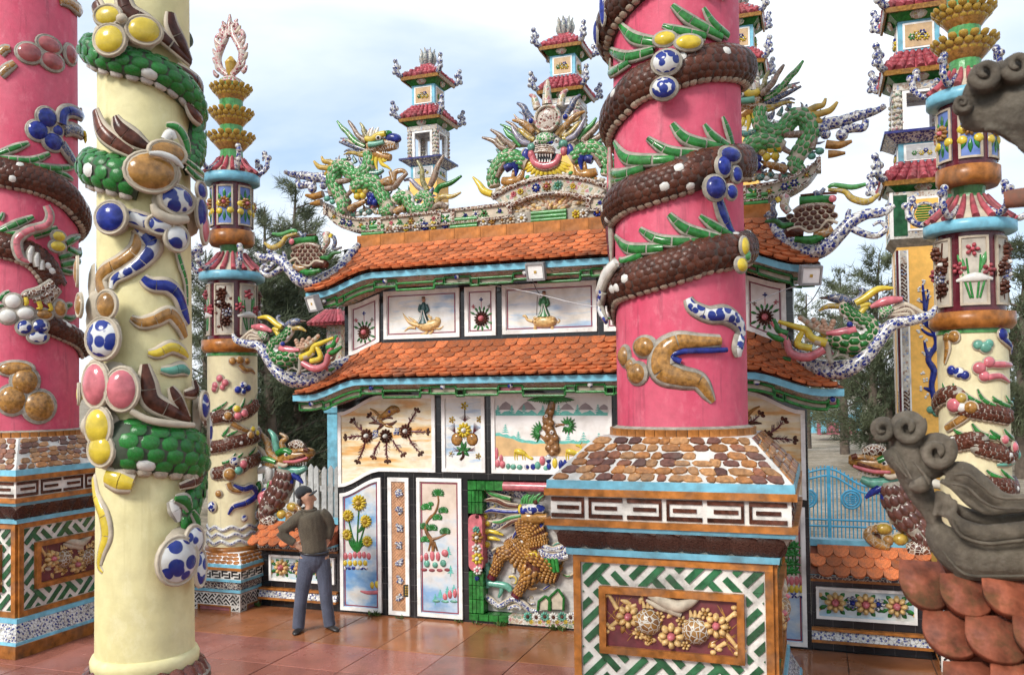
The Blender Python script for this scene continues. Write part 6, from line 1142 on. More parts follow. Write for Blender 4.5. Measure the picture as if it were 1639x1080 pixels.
for P, m in (((530, 70, 82, 64), BWB), ((640, 130, 42, 68), BLUE), ((640, 20, 40, 36), BLUE), ((530, 260, 54, 56), BWB), ((235, 160, 72, 70), BLUE), ((200, 770, 84, 92), BWB), ((95, 600, 44, 48), OCHRE), ((215, 600, 48, 60), OCHRE), ((85, 430, 40, 62), OCHRE), ((655, 215, 40, 62), PINKC), ((455, 195, 54, 40), BWB)): bl(ty, 'disc', Ce, (110+P[0]/3.176, 300+P[1]/3.176, P[2]/2.85, P[3]/2.85), m, .5, .035, CREAM, 5)
for P, m in ((((360, 190, 40), (400, 240, 40), (430, 300, 42), (370, 370, 34), (290, 420, 28), (215, 460, 22), (190, 510, 12)), BWB), (((350, 235, 22), (330, 310, 30), (250, 370, 32), (160, 420, 36), (130, 470, 40), (150, 540, 34)), OCHRE), (((375, 455, 18), (430, 490, 30), (520, 500, 34), (580, 550, 32), (615, 640, 28), (640, 690, 14)), BLUE), (((305, 660, 10), (370, 685, 26), (450, 670, 30), (530, 640, 32), (585, 690, 30), (620, 760, 20)), OCHRE), (((405, 838, 10), (460, 840, 24), (540, 810, 28), (600, 830, 24), (635, 860, 12)), YELLOW), (((480, 925, 10), (540, 930, 24), (600, 920, 28), (640, 940, 16)), JADE), (((570, 310, 10), (600, 400, 14), (625, 480, 12), (632, 600, 8)), GREEN)): st(ty, 'ribbon', Ce, q4(*P), m, .55, -.035, CREAM, 2.2)
st(ty, 'neck_ridge', Ce, q4((250, 120, 14), (330, 140, 18), (420, 165, 16)), BLUE, .8, .0, CREAM)
for P, m in (((140, 150, 66, 90), PINKC), ((240, 170, 62, 84), PINKC), ((150, 330, 62, 76), YELLOW), ((160, 430, 58, 62), YELLOW), ((560, 240, 40, 52), BWB), ((620, 350, 40, 62), BWB), ((455, 905, 84, 92), BWB), ((520, 820, 50, 56), BWB), ((545, 940, 36, 70), BWB), ((40, 190, 20, 36), YELLOW)): bl(ty, 'disc', Ce, (110+P[0]/2.7, 560+P[1]/2.7, P[2]/2.5, P[3]/2.5), m, .5, .03, CREAM, 5)
st(ty, 'cloud_lobe', Ce, q5((160, 545, 34), (220, 565, 44), (275, 580, 30)), YELLOW, .6, -.01, CREAM, 3); st(ty, 'cloud_ribbon', C, q5((115, 560, 22), (125, 640, 26), (155, 720, 28), (165, 800, 26), (145, 870, 22), (135, 930, 16), (150, 960, 6)), YELLOW, .6, 0, CREAM, 3)
st(ty, 'collar', Ce, q5((275, 262, 14), (340, 300, 16), (430, 318, 16), (520, 325, 12)), CREAM, .8, .03, None); st(ty, 'white_leaf', Ce, q5((440, 650, 14), (460, 690, 26), (475, 740, 8)), WHITEC, .6, .0)
for P in (((450, 640, 12), (490, 650, 26), (510, 690, 14)), ((520, 700, 12), (540, 740, 20), (545, 780, 10))): st(ty, 'leaf', Ce, q5(*P), GREEN, .6, .02)

for x, y, r_ in ((305, 135, 26),): bl(ty, 'boss', Ce, (110+x/3.272, y/3.272, r_/3.272, r_/3.272), CREAM, .9, .08, CREAM, 1)
st(ty, 'lip', Ce, q4((420, 95, 14), (440, 140, 26), (500, 172, 28), (570, 168, 20)), CREAM, .8, .05, None); st(ty, 'porcelain_band', Ce, q4((310, 150, 34), (400, 180, 38), (480, 215, 34)), BWB, .5, .0, CREAM, 2)
for P in (((610, 880, 14), (660, 930, 18), (720, 960, 8)), ((600, 840, 12), (650, 880, 16), (735, 940, 7))): st(ty, 'cheek_scale', Ce, q(*P), GREEN, .6, .01, CREAM, 1.2)
for x, y, r_ in ((120, 210, 40), (60, 330, 34), (250, 110, 30), (110, 90, 40)): bl(ty, 'pebble', Ce, (110+x/2.7, 560+y/2.7, r_/2.7, r_/2.4), random.choice((PINKC, CREAM, YELLOW)), .6, .0, CREAM, 3)
# ================================================================ lantern columns at the ends of the low walls
TILEM = glaze('maroon_tiles', (.085, .008, .016), rough=.2, var=.4, vs=8)
LBLUE = glaze('panel_soft_blue', (.10, .17, .42), rough=.35, var=.25)
STONEP = glaze('panel_weathered', (.42, .38, .31), rough=.6, var=.25, vs=7, dirt=.5)
PINKM = mosaic('mosaic_rose', [(.42, .16, .16), (.48, .3, .26), (.32, .08, .1), (.5, .42, .36)], 26)
def cpatch(mb, C_, a0, a1, z0, z1, h, d, m, n=8):
    A = [C_.at(a0+(a1-a0)*i/n, z1, h)[0] for i in range(n+1)]; B = [C_.at(a0+(a1-a0)*i/n, z0, h)[0] for i in range(n+1)]
    A2 = [C_.at(a0+(a1-a0)*i/n, z1, h+d)[0] for i in range(n+1)]; B2 = [C_.at(a0+(a1-a0)*i/n, z0, h+d)[0] for i in range(n+1)]
    k = n+1; vs = A+B+A2+B2; fs = []
    for i in range(n): fs += [(2*k+i, 3*k+i, 3*k+i+1, 2*k+i+1), (i, i+1, 2*k+i+1, 2*k+i), (k+i+1, k+i, 3*k+i, 3*k+i+1)]
    fs += [(0, 2*k, 3*k, k), (n, k+n, 3*k+n, 2*k+n)]; mb.add(vs, fs, m, False)
class CylUV:    # drawing units on a cylinder: a along the arc, b up
    def __init__(s, C_, a, z, kk): s.C, s.a, s.z, s.kk = C_, a, z, kk
    def hit(s, a, b, h=0): return s.C.at(s.a+a*s.kk/s.C.R, s.z+b*s.kk, h)
    def k(s, p): return s.kk
def lantern(cx, cy, label, ref, rot):
    """ref: px column at which heights were read; rot: turn of the drum panels"""
    t = thing('lantern_column', label, 'column', (cx, cy, 0), 'lantern columns with lotus tops'); c0 = (cx, cy, 0)
    Z = lambda y: PY(0).hit(375, y)[0].z
    def lat(name, prof, m, seg=40, par=t, rot_=0, sm=True): mb = MB(); lathe(mb, c0, prof, m, seg, sm, rot_); return mb.obj(name, par)
    # pedestal
    h = .40; zf = Z(937); ped = MB(); ring4(ped, cx, cy, h*.93, 0, h*.93, zf, glaze('pink_recess', (.36, .12, .13), rough=.7, var=.3, dirt=.6)); pd = ped.obj('pedestal', t)
    KB = glaze('key_black', (.02, .018, .018), rough=.2, var=.2)
    for U, Nn in ((V((1, 0, 0)), V((0, -1, 0))), (V((0, 1, 0)), V((1, 0, 0))), (V((0, -1, 0)), V((-1, 0, 0)))):
        o = V(c0)+Nn*h*.93
        for a0, a1, z0, z1 in ((-h, h, zf-.16, zf), (-h, -h+.14, 0, zf-.16), (h-.14, h, 0, zf-.16)):
            mb = MB(); poly(mb, [o+U*a+V((0, 0, z)) for a, z in ((a0, z0), (a1, z0), (a1, z1), (a0, z1))], Nn, .03, FRW); lg = mb.obj('fret_leg', pd)
            mb = MB()
            for pl in weave(a0+.015, a1-.015, z0+.015, z1-.015, .075, 2, .020): poly(mb, [o+Nn*.03+U*a+V((0, 0, z)) for a, z in pl], Nn, .006, KB)
            mb.obj('fret_inlay', lg, kind='stuff')
        mb = MB()
        for a0, a1, z0, z1 in ((-h, h, zf, zf+.018), (-h+.14, h-.14, zf-.178, zf-.16), (-h+.14, -h+.158, 0, zf-.178), (h-.158, h-.14, 0, zf-.178)): poly(mb, [o+U*a+V((0, 0, z)) for a, z in ((a0, z0), (a1, z0), (a1, z1), (a0, z1))], Nn, .036, AMBER)
        mb.obj('amber_edge', pd)
    def lay(name, h0, z0, h1, z1, m): mb = MB(); ring4(mb, cx, cy, h0, z0, h1, z1, m); return mb.obj(name, pd)
    lay('blue_course', .43, zf+.016, .43, zf+.05, SKYB); lay('dark_frieze', .41, zf+.05, .44, Z(918), mosaic('dark_frieze', [(.06, .05, .07), (.14, .1, .1), (.05, .04, .05)], 24)); lay('blue_course', .46, Z(918), .46, Z(914), SKYB)
    kb = lay('key_band', .455, Z(914), .455, Z(900), FRW); lay('amber_course', .475, Z(900), .475, Z(896), AMBER); lay('blue_course', .465, Z(896), .46, Z(891), SKYB)
    zk0, zk1 = Z(914), Z(900)
    for U, Nn in ((V((1, 0, 0)), V((0, -1, 0))), (V((0, 1, 0)), V((1, 0, 0))), (V((0, -1, 0)), V((-1, 0, 0)))):
        mb = MB(); L_ = .91/6
        for i in range(6):
            for a0, a1, v0, v1 in ((.05, .65, .75, .92), (.05, .2, .3, .75), (.2, .75, .42, .58), (.8, .95, .1, .75), (.35, .8, .1, .25)):
                poly(mb, [V(c0)+Nn*.455+U*(-.455+(i+a)*L_)+V((0, 0, zk0+(zk1-zk0)*v)) for a, v in ((a0, v0), (a1, v0), (a1, v1), (a0, v1))], Nn, .006, KB)
        mb.obj('key_inlay', kb, kind='stuff')
    sl = lay('cobbled_slope', .45, Z(891), .35, Z(876), WHITE); cs = []
    h0, z0, h1, z1 = .45, Z(891), .35, Z(876)
    for U, Nn in ((V((1, 0, 0)), V((0, -1, 0))), (V((0, 1, 0)), V((1, 0, 0))), (V((0, -1, 0)), V((-1, 0, 0)))):
        v = (-Nn*(h0-h1)+V((0, 0, z1-z0))).normalized(); nn = U.cross(v).normalized(); nn = nn if nn.dot(Nn) > 0 else -nn
        for j in range(3):
            for i in range(9): f = (j+.5)/3; hw = h0+(h1-h0)*f-.02; cs.append(fr(V(c0)+Nn*(h0+(h1-h0)*f)+U*(-hw+(i+.5)*2*hw/9+random.uniform(-.01, .01))+V((0, 0, z0+(z1-z0)*f)), U, v, nn, .088, .05, .025))
    pieces(sl, 'cobble', PEB[0], cs)
    R = .325; lat('base_ring', [(R+.03, Z(878)), (R+.04, Z(876)), (R+.04, Z(871)), (R, Z(869))], AMBER)
    sh = lat('shaft', [(R, Z(880)), (R, Z(600)), (R, Z(562))], CREAMP, 48); C_ = Cyl(cx, cy, R)
    # porcelain waves round the foot
    for j in range(3):
        mb = MB(); zz = Z(862-11*j); P = []; N2 = []
        for i in range(73): a = 2*math.pi*i/72; p, nn = C_.at(a, zz+.022*math.sin(a*9+j*1.3), .006); P.append(p); N2.append(nn)
        sweep(mb, P, N2, [.030]*73, [.014]*73, WHITEC, 6); sweep(mb, [p+V((0, 0, .0)) for p in P], N2, [.016]*73, [.02]*73, BWF, 6); mb.obj('wave', t)
    lat('green_line', [(R+.01, Z(570)), (R+.012, Z(567)), (R+.01, Z(563))], GREENP); 
    def drum(y0, y1, r, ra, re, rows):      # amber ring, maroon drum with panels, eave, tiles
        lat('amber_ring', [(r, Z(y0[0])), (ra*.9, Z(y0[0])), (ra, Z(y0[0]-6)), (ra, Z(y0[1])), (r, Z(y0[1])+.01)], AMBER)
        d = lat('drum', [(r, Z(y0[1])), (r, Z(y1[0]))], TILEM, 48); Cd = Cyl(cx, cy, r); zb_, zt_ = Z(y0[1]-7), Z(y1[0]+6)
        for k in range(6):
            a = rot+k*math.pi/3; mb = MB(); cpatch(mb, Cd, a-.40, a+.40, zb_, zt_, 0, .012, rows[k % len(rows)][0]); pp = mb.obj('drum_panel', d)
            mb = MB(); f = .022
            for a0, a1, q0, q1 in ((-.40, .40, zb_, zb_+f), (-.40, .40, zt_-f, zt_), (-.40, -.40+f/r, zb_+f, zt_-f), (.40-f/r, .40, zb_+f, zt_-f)): cpatch(mb, Cd, a+a0, a+a1, q0, q1, .004, .022, CREAM, 4 if a1-a0 > .3 else 2)
            mb.obj('panel_frame', pp); rows[k % len(rows)][1](pp, CylUV(Cyl(cx, cy, r+.012), a, (zb_+zt_)/2, (zt_-zb_)/100))
        e = lat('eave_disc', [(r*.8, Z(y1[0])-.005), (re-.03, Z(y1[0])-.005), (re, Z(y1[0])+.012), (re, Z(y1[1])), (re*.9, Z(y1[1])+.02)], SKYB)
        zt2 = Z(y1[2]); z1_ = Z(y1[1])+.01; lat('roof_cone', [(re*.96, z1_), (re*.62, z1_+(zt2-z1_)*.5), (.17, zt2)], CREAM)
        for k in range(18):
            a = 2*math.pi*(k+.5)/18; dd = V((math.cos(a), math.sin(a), 0)); mb = MB(); tube(mb, [V(c0)+dd*(re*.97)+V((0, 0, z1_+.012)), V(c0)+dd*re*.63+V((0, 0, z1_+(zt2-z1_)*.5+.012)), V(c0)+dd*.18+V((0, 0, zt2+.012))], [.036, .03, .016], ROSE, 8, 2); mb.obj('roof_rib', e)
        for k in range(6):
            a = rot+(k+.5)*math.pi/3; dd = V((math.sin(a), -math.cos(a), 0)); mb = MB(); P = [V(c0)+dd*(re*x)+V((0, 0, z1_+y)) for x, y in ((.55, .16), (.8, .07), (1.05, .03), (1.28, .10), (1.32, .22), (1.2, .27), (1.15, .2))]
            tube(mb, P, [.02, .03, .034, .032, .03, .026, .012], BW, 8, 3)
            for x, y in ((1.38, .24), (1.22, .30), (1.3, .12)): ball(mb, V(c0)+dd*re*x+V((0, 0, z1_+y)), .04, BW, seg=8, rings=5)
            mb.obj('roof_scroll', e)
    def tulips(p, S):
        mb = MB()
        for x, y in ((-10, 18), (8, 22), (20, -5), (-20, 0)): stroke(mb, S, [(x*.3, -40, 1.6), (x*.8, -5, 1.6), (x, y, 1.2)], GREEN, .8, 0, 6, 3)
        mb.obj('stems', p)
        for x, y in ((-2, 30), (19, 0), (-20, 4)): mb = MB(); flower(mb, S, x, y, 10, ROSE, ROSE, 5, .6); mb.obj('tulip', p)
        mb = MB(); stroke(mb, S, [(-24, -14, 2), (0, -10, 7), (24, -13, 2)], WHITEC, .5, .005); mb.obj('lotus_leaf', p)
        for x, y in ((16, 26), (-22, 24)): mb = MB(); stroke(mb, S, [(x*.5, 0, 1), (x*.8, y*.6, 4), (x, y, 1)], GREENP, .6); mb.obj('leaf', p)
    def sprigs(p, S):
        for y, m in ((30, BROWN), (12, BROWN), (-6, BWF), (-24, BROWN), (2, BROWN)): mb = MB(); flower(mb, S, random.uniform(-10, 8), y, 11, m, WHITEC if y == 12 else m, 7, .7); mb.obj('flower', p)
        mb = MB(); stroke(mb, S, [(4, 44, 1.5), (0, 10, 2), (-6, -20, 2), (-2, -42, 1)], BROWN, .8)
        for x, y in ((-14, 34), (14, 20), (-16, -8), (14, -14), (-10, -34)): blob(mb, S, x, y, 4, 3, BROWN, .8)
        mb.obj('stem', p)
    def sunf(p, S):
        mb = MB(); flower(mb, S, 0, 6, 15, OCHRE, PINKC, 9, .6); mb.obj('flower', p)
        for x, y, m in ((-14, -16, YELLOW), (14, -14, YELLOW), (-14, 4, YELLOW)): mb = MB(); blob(mb, S, x, y, 9, 9, m, .6); mb.obj('fruit', p)
        mb = MB()
        for a in (.9, 1.6, 2.3, -1.0, -1.6, -2.2): stroke(mb, S, [(10*math.cos(a), 14*math.sin(a), 1), (20*math.cos(a), 28*math.sin(a), 4.5), (26*math.cos(a), 40*math.sin(a), 1)], GREEN, .6, 0, 6, 3)
        mb.obj('leaves', p)
    drum((565, 545), (451, 439, 407), .315, .40, .43, [(STONEP, tulips), (STONEP, sprigs)])
    lat('green_neck', [(.165, Z(410)), (.15, Z(402)), (.165, Z(392))], GREENP, 16, sm=False)
    drum((394, 372), (296, 283, 256), .262, .30, .375, [(LBLUE, sunf), (LBLUE, sunf)])
    lat('green_neck', [(.165, Z(262)), (.15, Z(245)), (.16, Z(130))], GREENP, 18, sm=False)
    for y0, y1, r in ((242, 214, .285), (203, 176, .27), (163, 137, .25)):
        b = lat('lotus_cup', [(.15, Z(y0)), (r*.75, Z(y0-8)), (r*.92, Z(y1+8)), (r*.6, Z(y1+4)), (.15, Z(y1+2))], OCHRE)
        fm = []; zz0, zz1 = Z(y0-3), Z(y1)
        for j, (rr, f) in enumerate(((.70, .30), (.88, .55), (1.02, .80))):
            for k in range(18):
                a = 2*math.pi*(k+.5*(j % 2))/18; nn = V((math.cos(a), math.sin(a), -1.1)).normalized(); tq = V((-math.sin(a), math.cos(a), 0)); fm.append(fr(V((cx+math.cos(a)*r*rr, cy+math.sin(a)*r*rr, zz0+(zz1-zz0)*f)), tq, nn.cross(tq), nn, .078*r/.27, .085, .06))
        pieces(b, 'lotus_petal', scale_mesh('petal', GOLD, .35), fm, near_key and 54)
    lat('pink_dome', [(.17, Z(135)), (.155, Z(129)), (.08, Z(123)), (.02, Z(121))], PINKM, 20)
    u = lat('gold_urn', [(.02, Z(123)), (.055, Z(118)), (.075, Z(108)), (.08, Z(101)), (.085, Z(100)), (.06, Z(96)), (.02, Z(90))], GOLD, 16)
    fl_ = PINKM
    def fin(mb):
        S = UV((cx, cy-.02, Z(123)), (1, 0, 0), (0, 0, 1), (0, -1, 0), .01)
        for s_ in (-1, 1):
            stroke(mb, S, [(s_*3, 2, 4), (s_*15, 12, 5), (s_*20, 28, 5.5), (s_*13, 44, 5), (s_*6, 56, 4.5), (s_*2, 76, 2)], fl_, .9)
            stroke(mb, S, [(s_*13, 44, 4), (s_*22, 52, 4), (s_*18, 60, 3), (s_*13, 54, 2)], fl_, .9, 0); stroke(mb, S, [(s_*6, 56, 3), (s_*12, 68, 3), (s_*8, 76, 1.5)], fl_, .9)
            for x, y in ((21, 14), (25, 24), (25, 36), (21, 44), (14, 62), (9, 72), (24, 6)): stroke(mb, S, [(s_*(x-4), y-3, 3), (s_*x, y, 3), (s_*(x+3), y+6, 1.5)], random.choice((fl_, CREAM)), .9)
        stroke(mb, S, [(0, 56, 5), (0, 70, 4.5), (0, 86, 1.5)], fl_, .9)
    mb = MB(); fin(mb); mb.obj('flame_finial', t)
    return t, C_
aL = Cyl(-4.49, 0, .315).az(379, 500)[0]; aR = Cyl(4.49, 0, .315).az(1560, 440)[0]
LC, CL = lantern(-4.49, 0, 'lantern column with three golden lotus tiers and a pink flame finial, behind the man', 375, aL+math.pi/6)
RC, CR = lantern(4.49, 0, 'lantern column with golden lotus tiers behind the grey stone finials', 1555, aR)
def small_coil(t, C_, segs, hh_, pr, C2):
    ctrl = []
    for i, s_ in enumerate(segs): ctrl += track(s_, i, C2, hh_, pr)
    coil(t, C_, ctrl, MORTAR, SCB_, SCW_, .048, 5, 0)
q6 = zm(300, 400, 3.6); q7 = zm(300, 680, 3.375); CeL = Cyl(-4.49, 0, .36); CeR = Cyl(4.49, 0, .36)
small_coil(LC, CL, [q7((130, 265), (220, 250), (300, 225), (370, 190)), q7((140, 120), (220, 100), (300, 85), (350, 72)), q6((160, 965), (230, 960), (320, 945), (400, 895))], .085, .06, CeL)
for P in (((150, 930, 8), (200, 900, 9), (228, 872, 3)), ((210, 930, 8), (250, 905, 9), (275, 882, 3)), ((310, 905, 8), (320, 880, 8), (328, 852, 3)), ((335, 905, 8), (355, 885, 9), (368, 862, 3)), ((380, 890, 8), (392, 862, 8), (398, 828, 3)), ((210, 1060, 8), (228, 1040, 8), (238, 1018, 3)), ((230, 1070, 8), (262, 1055, 9), (290, 1040, 3))): st(LC, 'fin', CL, q6(*P), GREEN, .7, .01, CREAM, .6)
for P in (((190, 205, 8), (230, 190, 9), (260, 150, 3)), ((270, 175, 7), (285, 165, 7), (298, 150, 3)), ((190, 60, 8), (210, 40, 8), (222, 10, 3)), ((330, 160, 7), (350, 140, 8), (365, 118, 3))): st(LC, 'fin', CL, q7(*P), GREEN, .7, .01, CREAM, .6)
for x, y, r_, m in ((190, 740, 22, PINKC), (220, 765, 22, PINKC), (165, 780, 22, PINKC), (160, 800, 20, PINKC), (205, 790, 18, PINKC), (320, 780, 22, BWB), (290, 805, 22, BLUE), (345, 795, 20, BLUE), (318, 815, 20, BWB), (260, 640, 22, OCHRE), (300, 635, 24, OCHRE), (340, 640, 20, OCHRE), (235, 955, 24, OCHRE), (285, 915, 22, YELLOW), (325, 940, 24, PINKC), (290, 955, 24, PINKC)): bl(LC, 'cloud_disc', CeL if y > 900 else CL, (300+x/3.6, 400+y/3.6, r_/3.6, r_/3.6), m, .8, .01, CREAM, 1.0)
st(LC, 'gold_ribbon', CL, q6((300, 660, 14), (330, 690, 15), (365, 690, 13), (388, 712, 5)), OCHRE, .8, 0, CREAM, .6)
for x, y, r_, m in ((172, 370, 20, OCHRE), (140, 440, 30, BWB), (305, 502, 18, BWB), (230, 265, 34, OCHRE), (255, 195, 24, BWB), (300, 210, 24, PINKC), (275, 245, 24, JADE), (350, 20, 16, YELLOW), (372, 42, 16, YELLOW), (340, 55, 20, OCHRE), (365, 345, 18, WHITEC), (360, 400, 18, BWB)): bl(LC, 'cloud_disc', CeL if y < 300 else CL, (300+x/3.375, 680+y/3.375, r_/3.375, r_/3.375), m, .8, .01, CREAM, 1.0)
for P, m in ((((250, 322, 8), (300, 345, 16), (345, 335, 20), (360, 380, 22), (310, 420, 18), (250, 440, 14), (222, 482, 6)), BLUE), (((225, 310, 16), (240, 345, 14), (290, 360, 8)), OCHRE), (((240, -10, 18), (290, 20, 14), (340, 40, 10)), OCHRE)): st(LC, 'ribbon', CL, q7(*P), m, .8, .01, CREAM, .8)
qr = zm(1380, 300, 2.7)
small_coil(RC, CR, [zm(1340, 640, 2.4548)((560, 330), (620, 335), (680, 340), (740, 345)), zm(1340, 640, 2.4548)((490, 165), (560, 185), (640, 205), (720, 200)), qr((345, 900), (420, 950), (520, 970), (640, 990))], .085, .06, CeR)
for P in (((370, 890, 8), (360, 870, 9), (352, 845, 3)), ((420, 900, 8), (405, 880, 9), (396, 845, 3)), ((510, 930, 8), (470, 910, 9), (440, 880, 3)), ((570, 945, 9), (520, 915, 10), (498, 870, 3)), ((630, 945, 9), (590, 930, 10), (560, 902, 3)), ((655, 945, 8), (630, 925, 9), (615, 898, 3)), ((460, 1075, 9), (420, 1060, 10), (395, 1040, 3)), ((530, 1080, 9), (500, 1055, 10), (478, 1020, 3)), ((590, 1080, 9), (570, 1065, 9), (550, 1050, 3)), ((640, 1080, 8), (620, 1065, 8), (608, 1045, 3))): st(RC, 'fin', CR, qr(*P), GREEN, .7, .01, CREAM, .6)
qs = zm(1340, 640, 2.4548)
for P in (((620, 150, 10), (560, 130, 11), (530, 92, 4)), ((650, 160, 9), (620, 140, 10), (598, 118, 4)), ((700, 160, 9), (670, 140, 10), (652, 115, 4)), ((650, 310, 9), (610, 295, 10), (585, 275, 4)), ((690, 318, 9), (660, 295, 10), (640, 272, 4)), ((640, 10, 9), (610, 0, 9)), ((690, 20, 9), (665, 5, 8))): st(RC, 'fin', CR, qs(*P), GREEN, .7, .01, CREAM, .6)
for x, y, r_, m in ((500, 680, 22, JADE), (530, 690, 26, JADE), (545, 675, 20, JADE), (390, 790, 22, BLUE), (420, 800, 24, BWB), (445, 810, 20, BLUE), (545, 755, 26, PINKC), (505, 780, 28, PINKC), (525, 815, 24, PINKC), (400, 645, 26, OCHRE), (370, 650, 20, OCHRE), (600, 635, 28, BLUE), (430, 910, 24, GOLD), (400, 940, 32, PINKC), (470, 950, 28, OCHRE), (430, 950, 22, WHITEC)): bl(RC, 'cloud_disc', CeR if y > 880 else CR, (1380+x/2.7, 300+y/2.7, r_/2.7, r_/2.7), m, .7, .01, CREAM, 1.0)
for x, y, r_, m in ((655, 155, 18, PINKC), (690, 185, 22, PINKC), (712, 215, 20, JADE)): bl(RC, 'cloud_disc', CeR, (1340+x/2.4548, 640+y/2.4548, r_/2.4548, r_/2.4548), m, .7, .01, CREAM, 1.0)
for P, m in ((((555, 765, 14), (600, 765, 16), (650, 768, 8)), PINKC), (((540, 820, 16), (590, 815, 14), (630, 840, 6)), PINKC), (((370, 660, 14), (372, 700, 14), (360, 760, 5)), OCHRE), (((600, 650, 16), (630, 680, 14), (650, 720, 6)), BLUE), (((480, 960, 18), (430, 1000, 18), (370, 1040, 16)), OCHRE)): st(RC, 'ribbon', CR, qr(*P), m, .8, .01, CREAM, .8)
st(RC, 'jade_ribbon', CR, qs((625, 255, 5), (660, 250, 12), (695, 245, 8)), JADE, .8, .01, CREAM, .8)
